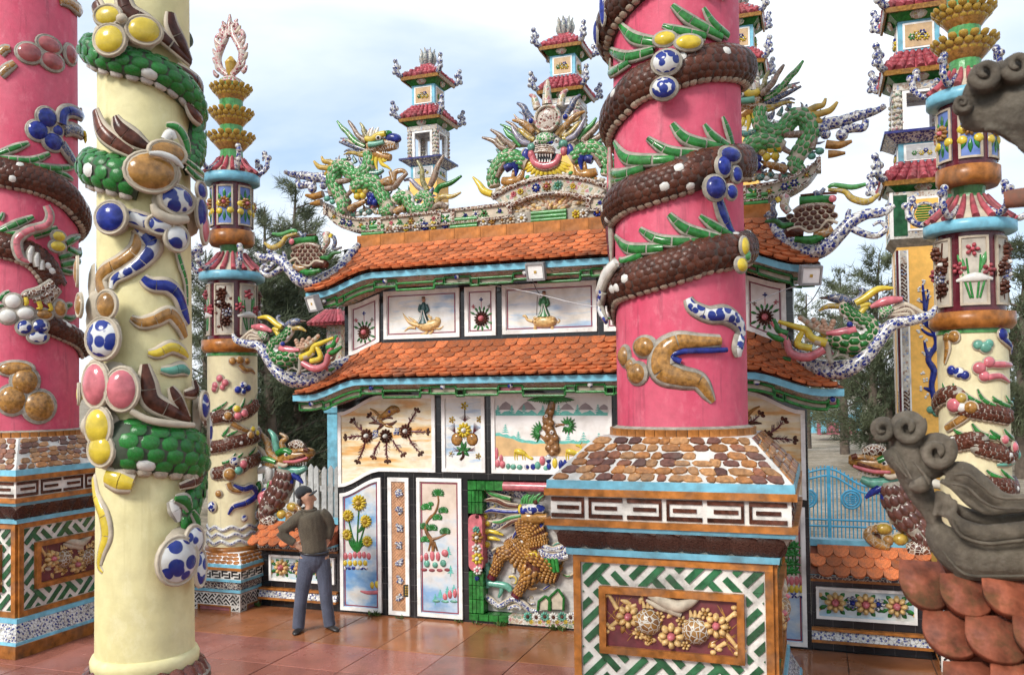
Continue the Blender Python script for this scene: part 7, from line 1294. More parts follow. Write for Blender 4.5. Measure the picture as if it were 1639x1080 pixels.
# ================================================================ square gate towers behind the wall
YPAN = glaze('tower_yellow', (.84, .46, .09), rough=.5, var=.12, dirt=.1); NAVY = glaze('glaze_navy', (.015, .018, .13), rough=.2, var=.4, rnd=.1)
MOSW = mosaic('mosaic_white_relief', [(.68, .65, .58), (.55, .5, .43), (.62, .57, .5), (.4, .28, .22), (.3, .36, .5)], 30)
def tower(cx, cy, zb, s, label, full, d=0, g='gate towers behind the screen wall'):
    """zb: height of the top of the upper roof; s: scale"""
    t = thing('gate_tower', label, 'tower', (cx, cy, 0), g)
    z = zb
    def sq(name, h0, z0, h1, z1, m, par=t): mb = MB(); ring4(mb, cx, cy, h0*s, z0, h1*s, z1, m); return mb.obj(name, par)
    def roof4(z1, he, hn, hh_, tag_):       # eave half, neck half, height
        z0 = z1-hh_*s; r = MB(); ring4(r, cx, cy, he*s*.95, z0, hn*s, z1, ROSE); rf = r.obj('roof', t)
        for U, Nn in ((V((1, 0, 0)), V((0, -1, 0))), (V((0, 1, 0)), V((1, 0, 0))), (V((0, -1, 0)), V((-1, 0, 0)))):
            n = 7
            for i in range(n):
                a = -1+(i+.5)*2/n; sagz = .05*abs(a)**3*s
                P = [V((cx, cy, 0))+Nn*he*s+U*(a*he*s)+V((0, 0, z0+sagz+.015*s)), V((cx, cy, 0))+Nn*(he+hn)/2*s+U*(a*(he+hn)/2*s)+V((0, 0, (z0+z1)/2-.02*s)), V((cx, cy, 0))+Nn*hn*s+U*(a*hn*s)+V((0, 0, z1))]
                mb = MB(); tube(mb, P, [.052*s, .046*s, .034*s], ROSE, 8, 3)
                k = 4
                for j in range(k): f = (j+.5)/k; p = P[0].lerp(P[2], f)+V((0, 0, .012*s)); ball(mb, p, .052*s*(1-.3*f), ROSE, seg=8, rings=4)
                mb.obj('roof_rib', rf)
            mb = MB(); strip(mb, [V((cx, cy, z0+.01*s))+Nn*he*s*.97+U*(x*he*s) for x in (-1, 1)], [V((cx, cy, z0-.05*s))+Nn*he*s*.93+U*(x*he*.95*s) for x in (-1, 1)], Nn, .03*s, OCHRE); mb.obj('eave_edge', rf)
        sq('soffit', he*.62, z0-.13*s, he*.90, z0-.02*s, GREEN, rf); 
        for U, Nn in ((V((1, 0, 0)), V((0, -1, 0))), (V((0, 1, 0)), V((1, 0, 0))), (V((0, -1, 0)), V((-1, 0, 0)))):
            mb = MB(); nn = (Nn*.5-V((0, 0, .6))).normalized(); dome(mb, V((cx, cy, z0-.075*s))+Nn*he*s*.77, (Nn-V((0, 0, .5))).normalized(), .11*s, .07*s, .03*s, MOSP); mb.obj('soffit_relief', rf)
        for sx, sy in ((-1, -1), (1, -1), (1, 1), (-1, 1)):
            dd = V((sx, sy, 0)); mb = MB(); c = V((cx, cy, z0))
            tube(mb, [c+dd*hn*s+V((0, 0, hh_*s)), c+dd*(he*.75)*s+V((0, 0, hh_*.38*s)), c+dd*he*1.0*s+V((0, 0, .04*s)), c+dd*he*1.14*s+V((0, 0, .14*s)), c+dd*he*1.13*s+V((0, 0, .27*s)), c+dd*he*1.2*s+V((0, 0, .34*s))], [.03*s, .04*s, .05*s, .055*s, .045*s, .02*s], BW, 8, 3)
            for a, b_ in ((1.2, .2), (1.05, .22), (1.18, .33), (1.22, .1)): ball(mb, c+dd*he*a*s+V((0, 0, b_*s)), .05*s, BW, seg=8, rings=5)
            mb.obj('hip_scroll', rf)
        return z0-.13*s
    # lotus bud
    bm = MB(); lathe(bm, (cx, cy, z-.02), [(.06*s, 0), (.1*s, .06*s), (.13*s, .15*s), (.11*s, .26*s), (.07*s, .33*s), (.03*s, .36*s)], BWF, 14); bo = bm.obj('lotus_bud', t)
    for k in range(8): a = 2*math.pi*k/8; mb = MB(); dd = V((math.cos(a), math.sin(a), 0)); tube(mb, [V((cx, cy, z-.02))+dd*.08*s, V((cx, cy, z+.12*s))+dd*.15*s, V((cx, cy, z+.25*s))+dd*.13*s, V((cx, cy, z+.33*s))+dd*.16*s], [.03*s, .045*s, .03*s, .008*s], mosaic('bud_petal', [(.3, .33, .3), (.2, .26, .28), (.42, .4, .36)], 30), 6, 3); mb.obj('bud_petal', bo)
    z = roof4(z, .42, .06, .34, 0)
    def pbox(z1, h, H_, mf, mr, nm):
        z0 = z1-H_*s; b_ = sq(nm, h, z0, h, z1, SKYB)
        for U, Nn in ((V((1, 0, 0)), V((0, -1, 0))), (V((0, 1, 0)), V((1, 0, 0))), (V((0, -1, 0)), V((-1, 0, 0)))):
            o = V((cx, cy, (z0+z1)/2))+Nn*h*s; hw, hz = h*.66*s, H_*.36*s
            mb = MB(); poly(mb, [o+U*a*hw*1.16+V((0, 0, b2*hz*1.16)) for a, b2 in ((-1, -1), (1, -1), (1, 1), (-1, 1))], Nn, .012, WHITE); pf = mb.obj('panel_frame', b_)
            mb = MB(); poly(mb, [o+Nn*.012+U*a*hw+V((0, 0, b2*hz)) for a, b2 in ((-1, -1), (1, -1), (1, 1), (-1, 1))], Nn, .004, mf); mb.obj('panel', pf)
            S = UV(o+Nn*.016, U, V((0, 0, 1)), Nn, hw/50)
            mb = MB()
            for x, y, m in ((-8, 4, mr), (14, 6, BLUE), (0, -10, YELLOW), (-24, -6, GREENP), (26, -12, YELLOW)): flower(mb, S, x, y*hz/hw, 15*min(1, hz/hw*1.2), m, WHITEC, 6, .6)
            mb.obj('panel_relief', pf)
        return z0
    z = pbox(z, .25, .42, glaze('panel_tan', (.50, .33, .17), var=.15), GOLD, 'blue_box')
    z = roof4(z, .46, .25, .30, 1)
    # open lantern with four carved posts
    z1 = z; z0 = z-.66*s; hl = .33; lt = sq('lantern_head', hl, z1-.10*s, hl, z1, MOSW); 
    for sx, sy in ((-1, -1), (1, -1), (1, 1), (-1, 1)):
        mb = MB(); c = V((cx+sx*(hl-.055)*s, cy+sy*(hl-.055)*s, 0)); lathe(mb, c, [(.05*s, z0), (.055*s, z1-.1*s)], MOSW, 12)
        for j in range(7): 
            for k in range(6): a = 2*math.pi*(k+.5*(j % 2))/6; ball(mb, c+V((math.cos(a)*.05*s, math.sin(a)*.05*s, z0+(.06+j*.075)*s)), .032*s, MOSP, seg=6, rings=4)
        mb.obj('carved_post', t)
    for U, Nn in ((V((1, 0, 0)), V((0, -1, 0))), (V((0, 1, 0)), V((1, 0, 0))), (V((-1, 0, 0)), V((0, 1, 0))), (V((0, -1, 0)), V((-1, 0, 0)))):
        mb = MB()
        for a0, a1, q0, q1 in ((-.22, -.17, z0, z1-.1*s), (.17, .22, z0, z1-.1*s), (-.17, .17, z1-.14*s, z1-.1*s)): poly(mb, [V((cx, cy, 0))+Nn*(hl-.06)*s+U*a*s+V((0, 0, q)) for a, q in ((a0, q0), (a1, q0), (a1, q1), (a0, q1))], Nn, .05*s, WHITE)
        mb.obj('opening_frame', t)
    z = z0; sq('navy_slab', .30, z-.14*s, .46, z-.02*s, bluewhite('navy_relief', 30, .5, .6)); sq('navy_edge', .46, z-.035*s, .46, z, NAVY); z -= .14*s
    z = pbox(z, .28, .26, glaze('panel_grey', (.42, .42, .42), var=.2), WHITEC, 'blue_box')
    if not full:
        sq('shaft', .3, 0, .3, z, YPAN); return t
    z = roof4(z, .50, .28, .28, 2)
    z1 = z; z0 = z-.62*s; bx = sq('fret_box', .40, z0, .40, z1, MOSW)
    for U, Nn in ((V((1, 0, 0)), V((0, -1, 0))), (V((0, -1, 0)), V((-1, 0, 0)))):
        o = V((cx, cy, 0))+Nn*.40*s
        for a0, a1, q0, q1, m, d_ in ((-.37, -.2, z0+.04, z1-.04, FRG, .006), (.2, .37, z0+.04, z1-.04, FRG, .006), (-.20, .20, z0+.10, z1-.08, WHITE, .012), (-.17, .17, z0+.13, z1-.11, YPAN, .016)):
            mb = MB(); poly(mb, [o+U*a*s+V((0, 0, q)) for a, q in ((a0, q0), (a1, q0), (a1, q1), (a0, q1))], Nn, d_, m); mb.obj('box_panel', bx)
        for e in (-.4, .37):
            mb = MB(); poly(mb, [o+U*a*s+V((0, 0, q)) for a, q in ((e, z0), (e+.03, z0), (e+.03, z1), (e, z1))], Nn, .014, WHITE); mb.obj('box_edge', bx)
        mb = MB(); c = o+Nn*.016+V((0, 0, (z0+z1)/2)); r_, u_ = frame_of(Nn); P = [c+(r_*math.cos(a)+u_*math.sin(a))*.14*s for a in [2*math.pi*i/24 for i in range(25)]]; sweep(mb, P, [Nn]*25, [.022]*25, [.015]*25, BWF, 6); mb.obj('ring', bx)
        for k in range(-3, 4): mb = MB(); S = UV(c, r_, u_, Nn, .01); stroke(mb, S, [(-11+abs(k)*1.2, k*3.2, 1.2), (11-abs(k)*1.2, k*3.2, 1.2)], GREEN, .8, 0, 6, 1); mb.obj('character_bar', bx)
    z = z0; sq('cornice', .33, z-.10*s, .42, z, MORTAR); z -= .10*s
    sf = sq('shaft', .335, 0, .335, z, YPAN)
    for U, Nn in ((V((1, 0, 0)), V((0, -1, 0))), (V((0, -1, 0)), V((-1, 0, 0)))):
        o = V((cx, cy, 0))+Nn*.335*s
        for e0, e1, m, d_ in ((-.335, -.315, MAROON, .01), (-.315, -.295, WHITE, .014), (-.295, -.215, MOSW, .008), (-.215, -.195, WHITE, .014), (.195, .215, WHITE, .014), (.215, .295, MOSW, .008), (.295, .315, WHITE, .014), (.315, .335, MAROON, .01)):
            mb = MB(); poly(mb, [o+U*a*s+V((0, 0, q)) for a, q in ((e0, .3), (e1, .3), (e1, z-.04), (e0, z-.04))], Nn, d_, m); mb.obj('shaft_strip', sf)
        for q0 in (z-.22, z-1.9, z-3.2):
            mb = MB()
            for e in (-.293, .217): 
                for pl in weave(e*s, (e+.076)*s, q0-.5, q0, .07, 2, .018): poly(mb, [o+Nn*.008+U*a+V((0, 0, b_)) for a, b_ in pl], Nn, .008, BROWN)
            mb.obj('strip_inlay', sf, kind='stuff')
    S = PY(cy-.335*s-.004); q = zm(1380, 300, 2.7)
    mb = MB(); 
    for P in (((320, 945, 12), (300, 860, 12), (310, 790, 14), (285, 740, 12), (320, 680, 11), (310, 620, 12), (275, 570, 9), (270, 500, 8), (262, 430, 5), (266, 405, 2)), ((300, 610, 9), (265, 585, 7), (248, 555, 4)), ((275, 540, 6), (285, 470, 5), (282, 440, 3)), ((285, 740, 8), (275, 700, 7), (268, 660, 4)), ((300, 880, 9), (280, 870, 8), (265, 865, 4)), ((310, 640, 8), (280, 630, 7), (255, 610, 4)), ((272, 500, 5), (250, 490, 4), (242, 478, 3))): stroke(mb, S, q(*P), BLUE, .8)
    mb.obj('blue_branch', sf)
    mb = MB()
    for x, y in ((262, 410), (250, 440), (280, 450), (245, 490), (285, 470), (248, 555), (262, 600), (240, 620), (255, 650), (275, 660), (262, 720), (290, 700), (262, 800), (275, 830), (262, 870), (280, 900), (330, 700), (300, 560)): 
        for k in range(4): blob(mb, S, *q((x+random.uniform(-9, 9), y+random.uniform(-9, 9)))[0], 2.0, 1.8, WHITEC, .8)
    mb.obj('blossoms', sf, kind='stuff')
    for x, y in ((295, 960), (320, 975), (340, 960)): mb = MB(); blob(mb, S, *q((x, y))[0], 6, 6, JADE, .7); mb.obj('leaf', sf)
    return t
def place_tower(px, py_top, y, s, label, full):
    c = PY(y).hit(px, py_top)[0]; return tower(c.x, y, c.z, s, label, full)
place_tower(685, 106, 6.0, .98, 'two-tier tower with open lantern rising clear behind the left ridge dragon', False)
place_tower(905, 57, 6.0, .98, 'tower with lotus bud partly hidden behind the dragon face medallion', False)
place_tower(1183, 10, 6.0, .98, 'tower top peeking out beside the pink pillar', False)
p_ = PY(3.0).hit(1470, 200)[0]; zt = PY(3.0).hit(1452, 45)[0].z
tower(p_.x, 3.0, zt+.13+.34, 1.0, 'tall tower with yellow painted shaft beside the right lantern column', True)
# small gate post seen past the wall's left end
c = PY(4.0).hit(541, 500)[0]; hp = .15
gp = thing('gate_post', 'sky blue gate post with a rose tiled cap behind the wall end', 'post', (c.x, 4.0, 0)); zc = PY(4).hit(530, 660)[0].z
mb = MB(); ring4(mb, c.x, 4, hp, 0, hp, zc, SKYB); mb.obj('post', gp); mb = MB(); ring4(mb, c.x, 4, hp+.04, zc, hp+.06, zc+.1, SKYB); mb.obj('post_cap', gp)
zc += .1; z2 = PY(4).hit(530, 522)[0].z; mb = MB(); ring4(mb, c.x, 4, hp, zc, hp, z2, MOSP); mb.obj('carved_head', gp); mb = MB(); ring4(mb, c.x, 4, .40, z2, .16, z2+.26, ROSE); rf = mb.obj('roof', gp)
for i in range(9):
    for Nn, U in ((V((0, -1, 0)), V((1, 0, 0))), (V((-1, 0, 0)), V((0, -1, 0)))): mb = MB(); a = -1+(i+.5)*2/9; o = V((c.x, 4, 0)); tube(mb, [o+Nn*.41+U*a*.40+V((0, 0, z2+.02)), o+Nn*.17+U*a*.16+V((0, 0, z2+.27))], [.045, .03], ROSE, 8, 1); mb.obj('roof_rib', rf)
# ================================================================ low side walls and their guardian beasts
q7 = zm(300, 680, 3.375)
P_LOW = wash('panel_low_sky', [(.35, (.30, .46, .58)), (.5, (.52, .60, .62)), (.65, (.64, .62, .56))], (2, 1, 3))
lw = thing('low_wall', 'low black tiled wall with terracotta coping beside the standing man', 'low wall', (-3.5, .15, 0), 'low walls either side of the screen wall')
x0, x1 = -4.06, -2.885
def lp(name, fn, par=lw): mb = MB(); fn(mb); return mb.obj(name, par)
core = lp('wall_core', lambda mb: box2(mb, (x0, .02, 0), (x1, .3, .88), BLACK))
lp('base_porcelain', lambda mb: strip(mb, [V((x0, -.02, .22)), V((x1, -.02, .22))], [V((x0, -.06, .13)), V((x1, -.06, .13))], (0, 1, 0), .1, bluewhite('skirt_porcelain', 30, .36, .46)))
lp('amber_line', lambda mb: box2(mb, (x0, -.05, .222), (x1, .02, .25), AMBER)); lp('amber_line', lambda mb: box2(mb, (x0, -.07, .10), (x1, .02, .128), AMBER)); lp('amber_line', lambda mb: box2(mb, (x0, -.03, .74), (x1, .02, .77), AMBER))
lp('dark_frieze', lambda mb: box2(mb, (x0, -.06, .772), (x1, .02, .83), mosaic('dark_frieze', [(.06, .05, .07)], 24))); lp('blue_line', lambda mb: box2(mb, (x0, -.16, .832), (x1, .3, .858), SKYB))
def lowpan():
    pm = MB(); N = V((0, -1, 0)); a, b_, c, d = x0+.14, x1-.05, .34, .68
    box2(pm, (a+.02, .008, c+.02), (b_-.02, .02, d-.02), P_LOW); p = pm.obj('painted_panel', lw)
    fm = MB()
    for u0, u1, v0, v1 in ((a, b_, c, c+.03), (a, b_, d-.03, d), (a, a+.03, c+.03, d-.03), (b_-.03, b_, c+.03, d-.03)): box2(fm, (u0, -.018, v0), (u1, .02, v1), WHITE)
    fm.obj('frame', p); S = UV(((a+b_)/2, .008, (c+d)/2), (1, 0, 0), (0, 0, 1), (0, -1, 0), .004)
    for x, m, r_ in ((-75, GOLDP, 27), (-30, BWF, 18), (0, GOLDP, 28), (32, BWF, 18), (75, GOLDP, 27)): mb = MB(); flower(mb, S, x, 2 if m is GOLDP else 4, r_, m, PINKC if m is GOLDP else BLUE, 8, .6, .38); mb.obj('flower', p)
    for x in (-75, 0, 75):
        for a_ in (.5, 1.0, 2.1, 2.7, 3.6, 4.2, 5.2, 5.8): mb = MB(); c_, s_ = math.cos(a_), math.sin(a_); stroke(mb, S, [(x+24*c_, 18*s_, 2), (x+36*c_, 26*s_, 6), (x+46*c_, 32*s_, 1.5)], GREEN, .6, 0, 6, 3); mb.obj('leaf', p)
    for x in (-118, 118): mb = MB(); stroke(mb, S, [(x*.86, -14, 3), (x, -20, 2)], BROWN, .8, 0, 6, 1); blob(mb, S, x, -20, 6, 5, GOLDP); blob(mb, S, x*.96, 20, 7, 6, GOLDP); mb.obj('bud', p)
lowpan()
cp = lp('coping', lambda mb: mb.add([(x0, -.26, .86), (x1, -.26, .86), (x1, .12, 1.12), (x0, .12, 1.12), (x0, .56, .86), (x1, .56, .86)], [(0, 1, 2, 3), (3, 2, 5, 4), (0, 4, 5, 1), (0, 3, 4), (1, 5, 2)], TERRA_OLD, False))
lp('ridge_cap', lambda mb: box2(mb, (x0, .06, 1.10), (x1, .2, 1.17), SKYB))
fm = []; v = V((0, .38, .26)).normalized(); nn = V((0, -.26, .38)).normalized()
for r in range(3):
    for i in range(8):
        x = x0+.075+i*.158+(.075 if r % 2 else 0)
        if x > x1-.05: continue
        p = V((x, -.26, .86))+v*(.045+.135*r)+nn*(.014+.004*r); fm.append(fr(p, V((1, 0, 0)), (v-nn*.13).normalized(), nn, .156, .19, .22))
pieces(cp, 'coping_tile', tile_mesh(TERRA, 1, 1, .1), fm)
mirror(lw, 'low black tiled wall with terracotta coping below the blue gate')
# ---- guardian beast
SG = PY(.13)
gb = thing('guardian_beast', 'brown scaled dragon-lion with orange mane on the low wall behind the man', 'beast statue', (-3.7, .13, 1.17), 'dragon-lions on the low walls'); q = zw(300, 680, 3.375, 1.18)
bd_ = MB(); sc_ = MB()
scaled(bd_, SG, q((540, 235, 42), (530, 300, 50), (505, 360, 54), (470, 410, 52), (435, 440, 40), (400, 430, 22)), MORTAR, glaze('beast_brown', (.10, .038, .028), rough=.25, var=.5), 1, .02, sep=sc_, angs=(-75, -45, -15, 15, 45, 75))
scaled(bd_, SG, q((470, 420, 40), (440, 470, 38), (455, 505, 32), (480, 518, 20)), MORTAR, glaze('beast_brown', (.10, .038, .028)), 1, .07, sep=sc_)
bo = bd_.obj('body', gb); sc_.obj('scales', bo, kind='stuff')
gp_ = lambda name, *A, **k: (lambda mb: mb.obj(name, gb))(reduce_(A, k))
def reduce_(A, k):
    mb = MB()
    for P, m in A: stroke(mb, SG, q(*P), m, k.get('th', 1), k.get('h', 0))
    return mb
gp_('upper_jaw', (((520, 195, 34), (570, 170, 42), (620, 165, 38), (670, 150, 26), (690, 148, 14)), OCHRE), (((560, 185, 14), (620, 190, 14), (680, 165, 10)), MOSB), (((560, 110, 16), (600, 105, 24), (640, 115, 14)), MOSB), h=.03); gp_('lower_jaw', (((510, 222, 18), (560, 240, 22), (610, 245, 20), (648, 228, 12)), JADE), h=.03); gp_('brow', (((510, 150, 14), (550, 135, 16), (590, 150, 14)), GREEN), h=.11)
gp_('teeth', *[(((x, 196, 5), (x+2, 214, 1.5)), WHITEC) for x in range(570, 660, 14)], h=.07)
mb = MB(); blob(mb, SG, *q((566, 155))[0], 5, 4.5, WHITEC, 1, 0, .12); blob(mb, SG, *q((568, 155))[0], 3, 3, BLACK, 1, 0, .135); mb.obj('eye', gb)
for P, m in ((((490, 190, 16), (440, 150, 18), (425, 90, 16), (375, 30, 7)), G_S['OCHRES']), (((500, 165, 14), (480, 110, 16), (470, 60, 14), (440, 25, 6)), JADE), (((520, 140, 13), (505, 95, 14), (530, 70, 11), (495, 45, 6)), G_S['OCHRES']), (((500, 210, 16), (450, 215, 17), (400, 215, 8)), G_S['OCHRES']), (((500, 225, 14), (450, 195, 15), (410, 150, 12), (375, 115, 6)), CREAM), (((490, 150, 10), (470, 130, 10), (480, 100, 5)), BLUE), (((480, 200, 12), (420, 180, 13), (395, 190, 6)), GREENP)): gp_('mane_lock', (P, m), h=random.uniform(-.04, .05))
for P in (((545, 250, 16), (570, 290, 15), (575, 330, 5)), ((570, 258, 14), (610, 285, 13), (635, 312, 5)), ((590, 255, 14), (600, 275, 10), (590, 290, 5))): gp_('beard', (P, BLUE), h=.05)
gp_('pink_ribbon', (((475, 300, 12), (500, 340, 14), (495, 390, 15), (475, 430, 8)), PINKC), h=.1)
for x, y, rx, ry, m in ((520, 480, 34, 30, GOLD), (575, 440, 36, 26, GOLD), (535, 395, 26, 26, MORTAR), (560, 490, 26, 28, OCHRE), (520, 425, 18, 18, WHITEC), (430, 360, 24, 26, BWB), (395, 330, 20, 30, GREEN), (400, 380, 22, 22, GREEN), (385, 480, 30, 32, BWF), (600, 480, 20, 22, BROWN), (455, 330, 20, 34, GREENP), (600, 440, 16, 18, OCHRE)): mb = MB(); blob(mb, SG, *q((x, y))[0], rx/3.375, ry/3.375, m, 1, 0, .03, CREAM, .8); mb.obj('cloud_pebble', gb)
for P, m in ((((430, 500, 30), (470, 512, 34), (500, 522, 22)), MOSB), (((560, 515, 16), (600, 500, 20), (630, 470, 18), (620, 440, 12), (600, 452, 8)), G_S['OCHRES']), (((480, 450, 20), (440, 420, 22), (420, 380, 18), (445, 360, 10)), PINKC), (((455, 470, 12), (430, 445, 14), (440, 420, 10)), WHITEC)): gp_('leg_cloud', (P, m), h=.09)
for P, m in ((((545, 178, 7), (600, 176, 8), (660, 160, 6)), BROWN), (((548, 192, 7), (610, 192, 8), (675, 172, 6)), PINKC), (((600, 140, 9), (640, 132, 10), (680, 138, 7)), G_S['OCHRES']), (((660, 128, 12), (680, 135, 10)), BROWN), (((520, 205, 10), (550, 215, 10), (570, 205, 6)), CREAM)): gp_('jaw_fold', (P, m), h=.12)
gp_('claws', *[(((x, 505, 9), (x+2, 528, 3)), WHITEC) for x in (440, 462, 482)], h=.1)
gp_('haunch', (((400, 520, 22), (395, 470, 34), (380, 440, 20)), MOSB), (((600, 520, 18), (570, 520, 22), (500, 525, 20)), MOSP), (((370, 250, 14), (430, 240, 20), (430, 300, 16), (400, 300, 8)), WHITEC), h=-.03)
mirror(gb, 'brown scaled dragon-lion with open jaws on the low wall before the blue gate')
# ================================================================ the standing man
man_p = V((-2.70, -.88, 0)); vn = (CAM-man_p); vn.z = 0; vn.normalize()
SMN = Plane(man_p, vn); q = zw(420, 760, 4.0, .93)
def cloth(name, col, vs=40, rough=.85, stripe=0):
    def fn(t, p):
        co = obj_co(t); c = ramp(t, noise(t, co, 5, 6), [(.3, tuple(x*.7 for x in col)), (.7, tuple(x*1.25 for x in col))])
        c = mixc(t, 1, c, ramp(t, noise(t, co, 90, 2), [(.35, (.75, .75, .75)), (.65, (1.15, 1.15, 1.15))]), 'MULTIPLY')
        if stripe:
            m = nd(t, 'ShaderNodeMapping', {0: co, 'Scale': (1, 1, stripe)}).outputs[0]; c = mixc(t, .5, c, ramp(t, noise(t, m, 2, 3), [(.4, (.6, .55, .5)), (.6, (1.3, 1.2, 1.1))]), 'MULTIPLY')
        t.links.new(c, p.inputs['Base Color']); p.inputs['Roughness'].default_value = rough; p.inputs['Sheen Weight'].default_value = .15
        bumpn(t, p, noise(t, nd(t, 'ShaderNodeMapping', {0: co, 'Scale': (1, 1, .35)}).outputs[0], 14, 5), .55, .025)
    return mat(name, fn)
SKIN = glaze('skin', (.46, .26, .17), rough=.5, var=.18, vs=30, dirt=0)
KNIT = cloth('sweater_knit', (.075, .060, .038)); TROU = cloth('trousers', (.068, .078, .115)); CAPM = cloth('cap_cloth', (.022, .026, .03)); SHOE = glaze('shoe_leather', (.018, .014, .012), rough=.35, var=.3)
def limb(mb, pts, m, th=1.0, seg=12): stroke(mb, SMN, q(*[(a, b_, c)+((d,) if True else ()) for a, b_, c, d in pts]), m, th, 0, seg, 4)
def fleshy(mb, name, parent, vox, sm=8, it=2, **tags):
    o = mb.obj(name, parent, man_p, **tags); r = o.modifiers.new('r', 'REMESH'); r.mode = 'VOXEL'; r.voxel_size = vox; r.use_smooth_shade = True
    s_ = o.modifiers.new('s', 'SMOOTH'); s_.factor = .5; s_.iterations = it; return o
mb = MB()      # the figure itself, one surface
limb(mb, ((288, 235, 30, .0), (300, 190, 30, .01), (286, 140, 46, .01), (284, 110, 40, .01)), SKIN, 1.12); limb(mb, ((300, 170, 34, .01), (322, 172, 26, .01)), SKIN, 1.05)
limb(mb, ((334, 140, 8, .01), (341, 154, 9, .01), (334, 160, 7, .01)), SKIN, 1.3)            # nose
limb(mb, ((322, 178, 12, .01), (330, 180, 6, .01)), SKIN, 2.2); limb(mb, ((306, 200, 18, .01), (318, 198, 13, .01)), SKIN, 1.4)   # lips, chin
limb(mb, ((250, 158, 6, .075), (252, 172, 9, .08), (256, 188, 5, .075)), SKIN, .8); limb(mb, ((322, 138, 10, .03), (334, 134, 5, .03)), SKIN, 1.6)
limb(mb, ((310, 250, 70, 0), (312, 330, 84, 0), (325, 420, 78, 0), (332, 500, 80, 0)), SKIN, .7)
limb(mb, ((235, 275, 34, 0), (175, 325, 28, .0), (118, 362, 24, .02)), SKIN); limb(mb, ((118, 362, 24, .02), (165, 405, 22, .07), (215, 440, 17, .12)), SKIN)
limb(mb, ((395, 245, 32, 0), (425, 285, 28, -.03), (438, 318, 24, -.05)), SKIN); limb(mb, ((438, 318, 24, -.05), (430, 370, 20, -.07), (416, 420, 16, -.08)), SKIN)
limb(mb, ((290, 520, 52, 0), (268, 640, 46, .0), (250, 760, 36, .02), (240, 880, 28, 0), (234, 975, 22, 0)), SKIN); limb(mb, ((378, 520, 52, 0), (395, 640, 44, .0), (402, 760, 36, .02), (415, 870, 28, 0), (428, 962, 22, 0)), SKIN)
# left hand on the hip: palm, thumb, four fingers bent round the waist
limb(mb, ((212, 438, 17, .12), (228, 452, 21, .125), (244, 462, 18, .13)), SKIN, .6); limb(mb, ((222, 440, 9, .14), (232, 424, 8, .14), (246, 420, 6, .135)), SKIN)
for i, l in enumerate((40, 46, 44, 36)):
    y = 448+i*10; limb(mb, ((236, y, 6.5, .135), (236+l*.5, y+6, 6.2, .15), (236+l, y+13, 4.8, .14)), SKIN, 1.0, 8)
limb(mb, ((416, 420, 15, -.08), (408, 440, 16, -.09), (402, 456, 12, -.09)), SKIN, .7)
man = fleshy(mb, 'person', None, .009, label='person in olive sweater and grey trousers, hands on hips, looking up at the wall', category='person')
mb = MB()
limb(mb, ((298, 216, 44, .0), (300, 236, 56, .0), (306, 258, 88, 0), (312, 320, 93, 0), (322, 400, 86, 0), (330, 465, 88, .0), (332, 494, 86, 0)), KNIT, .78, 16)
limb(mb, ((262, 252, 40, 0), (225, 280, 44, 0), (165, 328, 40, .0), (112, 362, 36, .02)), KNIT); limb(mb, ((112, 360, 36, .02), (150, 398, 33, .07), (206, 432, 27, .115)), KNIT)
limb(mb, ((372, 240, 40, 0), (402, 262, 40, -.01), (424, 292, 36, -.03), (436, 320, 32, -.05)), KNIT); limb(mb, ((436, 320, 32, -.05), (432, 370, 28, -.07), (420, 408, 24, -.08)), KNIT)
for P in (((240, 330, 9, .125), (290, 350, 10, .15), (350, 345, 8, .14)), ((250, 380, 8, .13), (310, 395, 10, .15), (380, 385, 8, .12)), ((255, 440, 9, .13), (320, 455, 11, .145), (400, 440, 8, .11)), ((230, 300, 9, .10), (262, 340, 9, .13), (270, 390, 7, .14)), ((140, 350, 9, .06), (152, 372, 9, .08), (150, 392, 7, .09)), ((390, 300, 8, .08), (402, 350, 9, .08), (405, 400, 7, .09)), ((180, 330, 8, .06), (200, 345, 8, .06), (205, 362, 6, .06))): limb(mb, P, KNIT, .8, 8)
fleshy(mb, 'sweater', man, .010, it=2)
mb = MB(); P = []; 
for k in range(25): a = 2*math.pi*k/24; c = SMN.hit(*q((298+46*math.cos(a), 218+8*math.sin(a)))[0], .0)[0]+vn*(.062*math.sin(a)); P.append(c)
tube(mb, P, .014, KNIT, 8, 1); mb.obj('collar', man, man_p)
mb = MB()
limb(mb, ((332, 486, 90, 0), (332, 530, 96, 0), (331, 570, 86, 0), (330, 610, 50, 0), (330, 625, 20, 0)), TROU, .72, 16)
limb(mb, ((288, 540, 60, 0), (270, 650, 54, .01), (250, 770, 45, .02), (238, 880, 43, .0), (230, 980, 42, 0)), TROU, .95, 14); limb(mb, ((380, 540, 57, 0), (396, 650, 52, .01), (406, 770, 44, .02), (420, 880, 41, 0), (432, 965, 40, 0)), TROU, .95, 14)
for P in (((270, 500, 7, .125), (262, 560, 9, .135), (262, 620, 6, .12)), ((300, 500, 7, .14), (295, 560, 9, .145), (288, 620, 6, .12)), ((375, 500, 7, .125), (380, 560, 9, .13), (390, 620, 6, .11)), ((300, 660, 7, .06), (262, 690, 10, .10), (225, 690, 7, .07)), ((290, 770, 7, .07), (250, 790, 10, .10), (215, 785, 7, .06)), ((270, 900, 8, .05), (240, 915, 11, .08), (205, 908, 8, .04)), ((272, 940, 8, .05), (238, 955, 11, .08), (200, 945, 8, .04)), ((370, 690, 7, .08), (405, 710, 10, .10), (440, 700, 7, .06)), ((380, 800, 7, .07), (415, 815, 10, .09), (445, 800, 7, .05)), ((385, 900, 8, .05), (425, 915, 11, .07), (462, 900, 8, .04)), ((390, 935, 8, .05), (430, 948, 11, .07), (466, 935, 8, .04))): limb(mb, P, TROU, .8, 8)
fleshy(mb, 'trousers', man, .009, it=2)
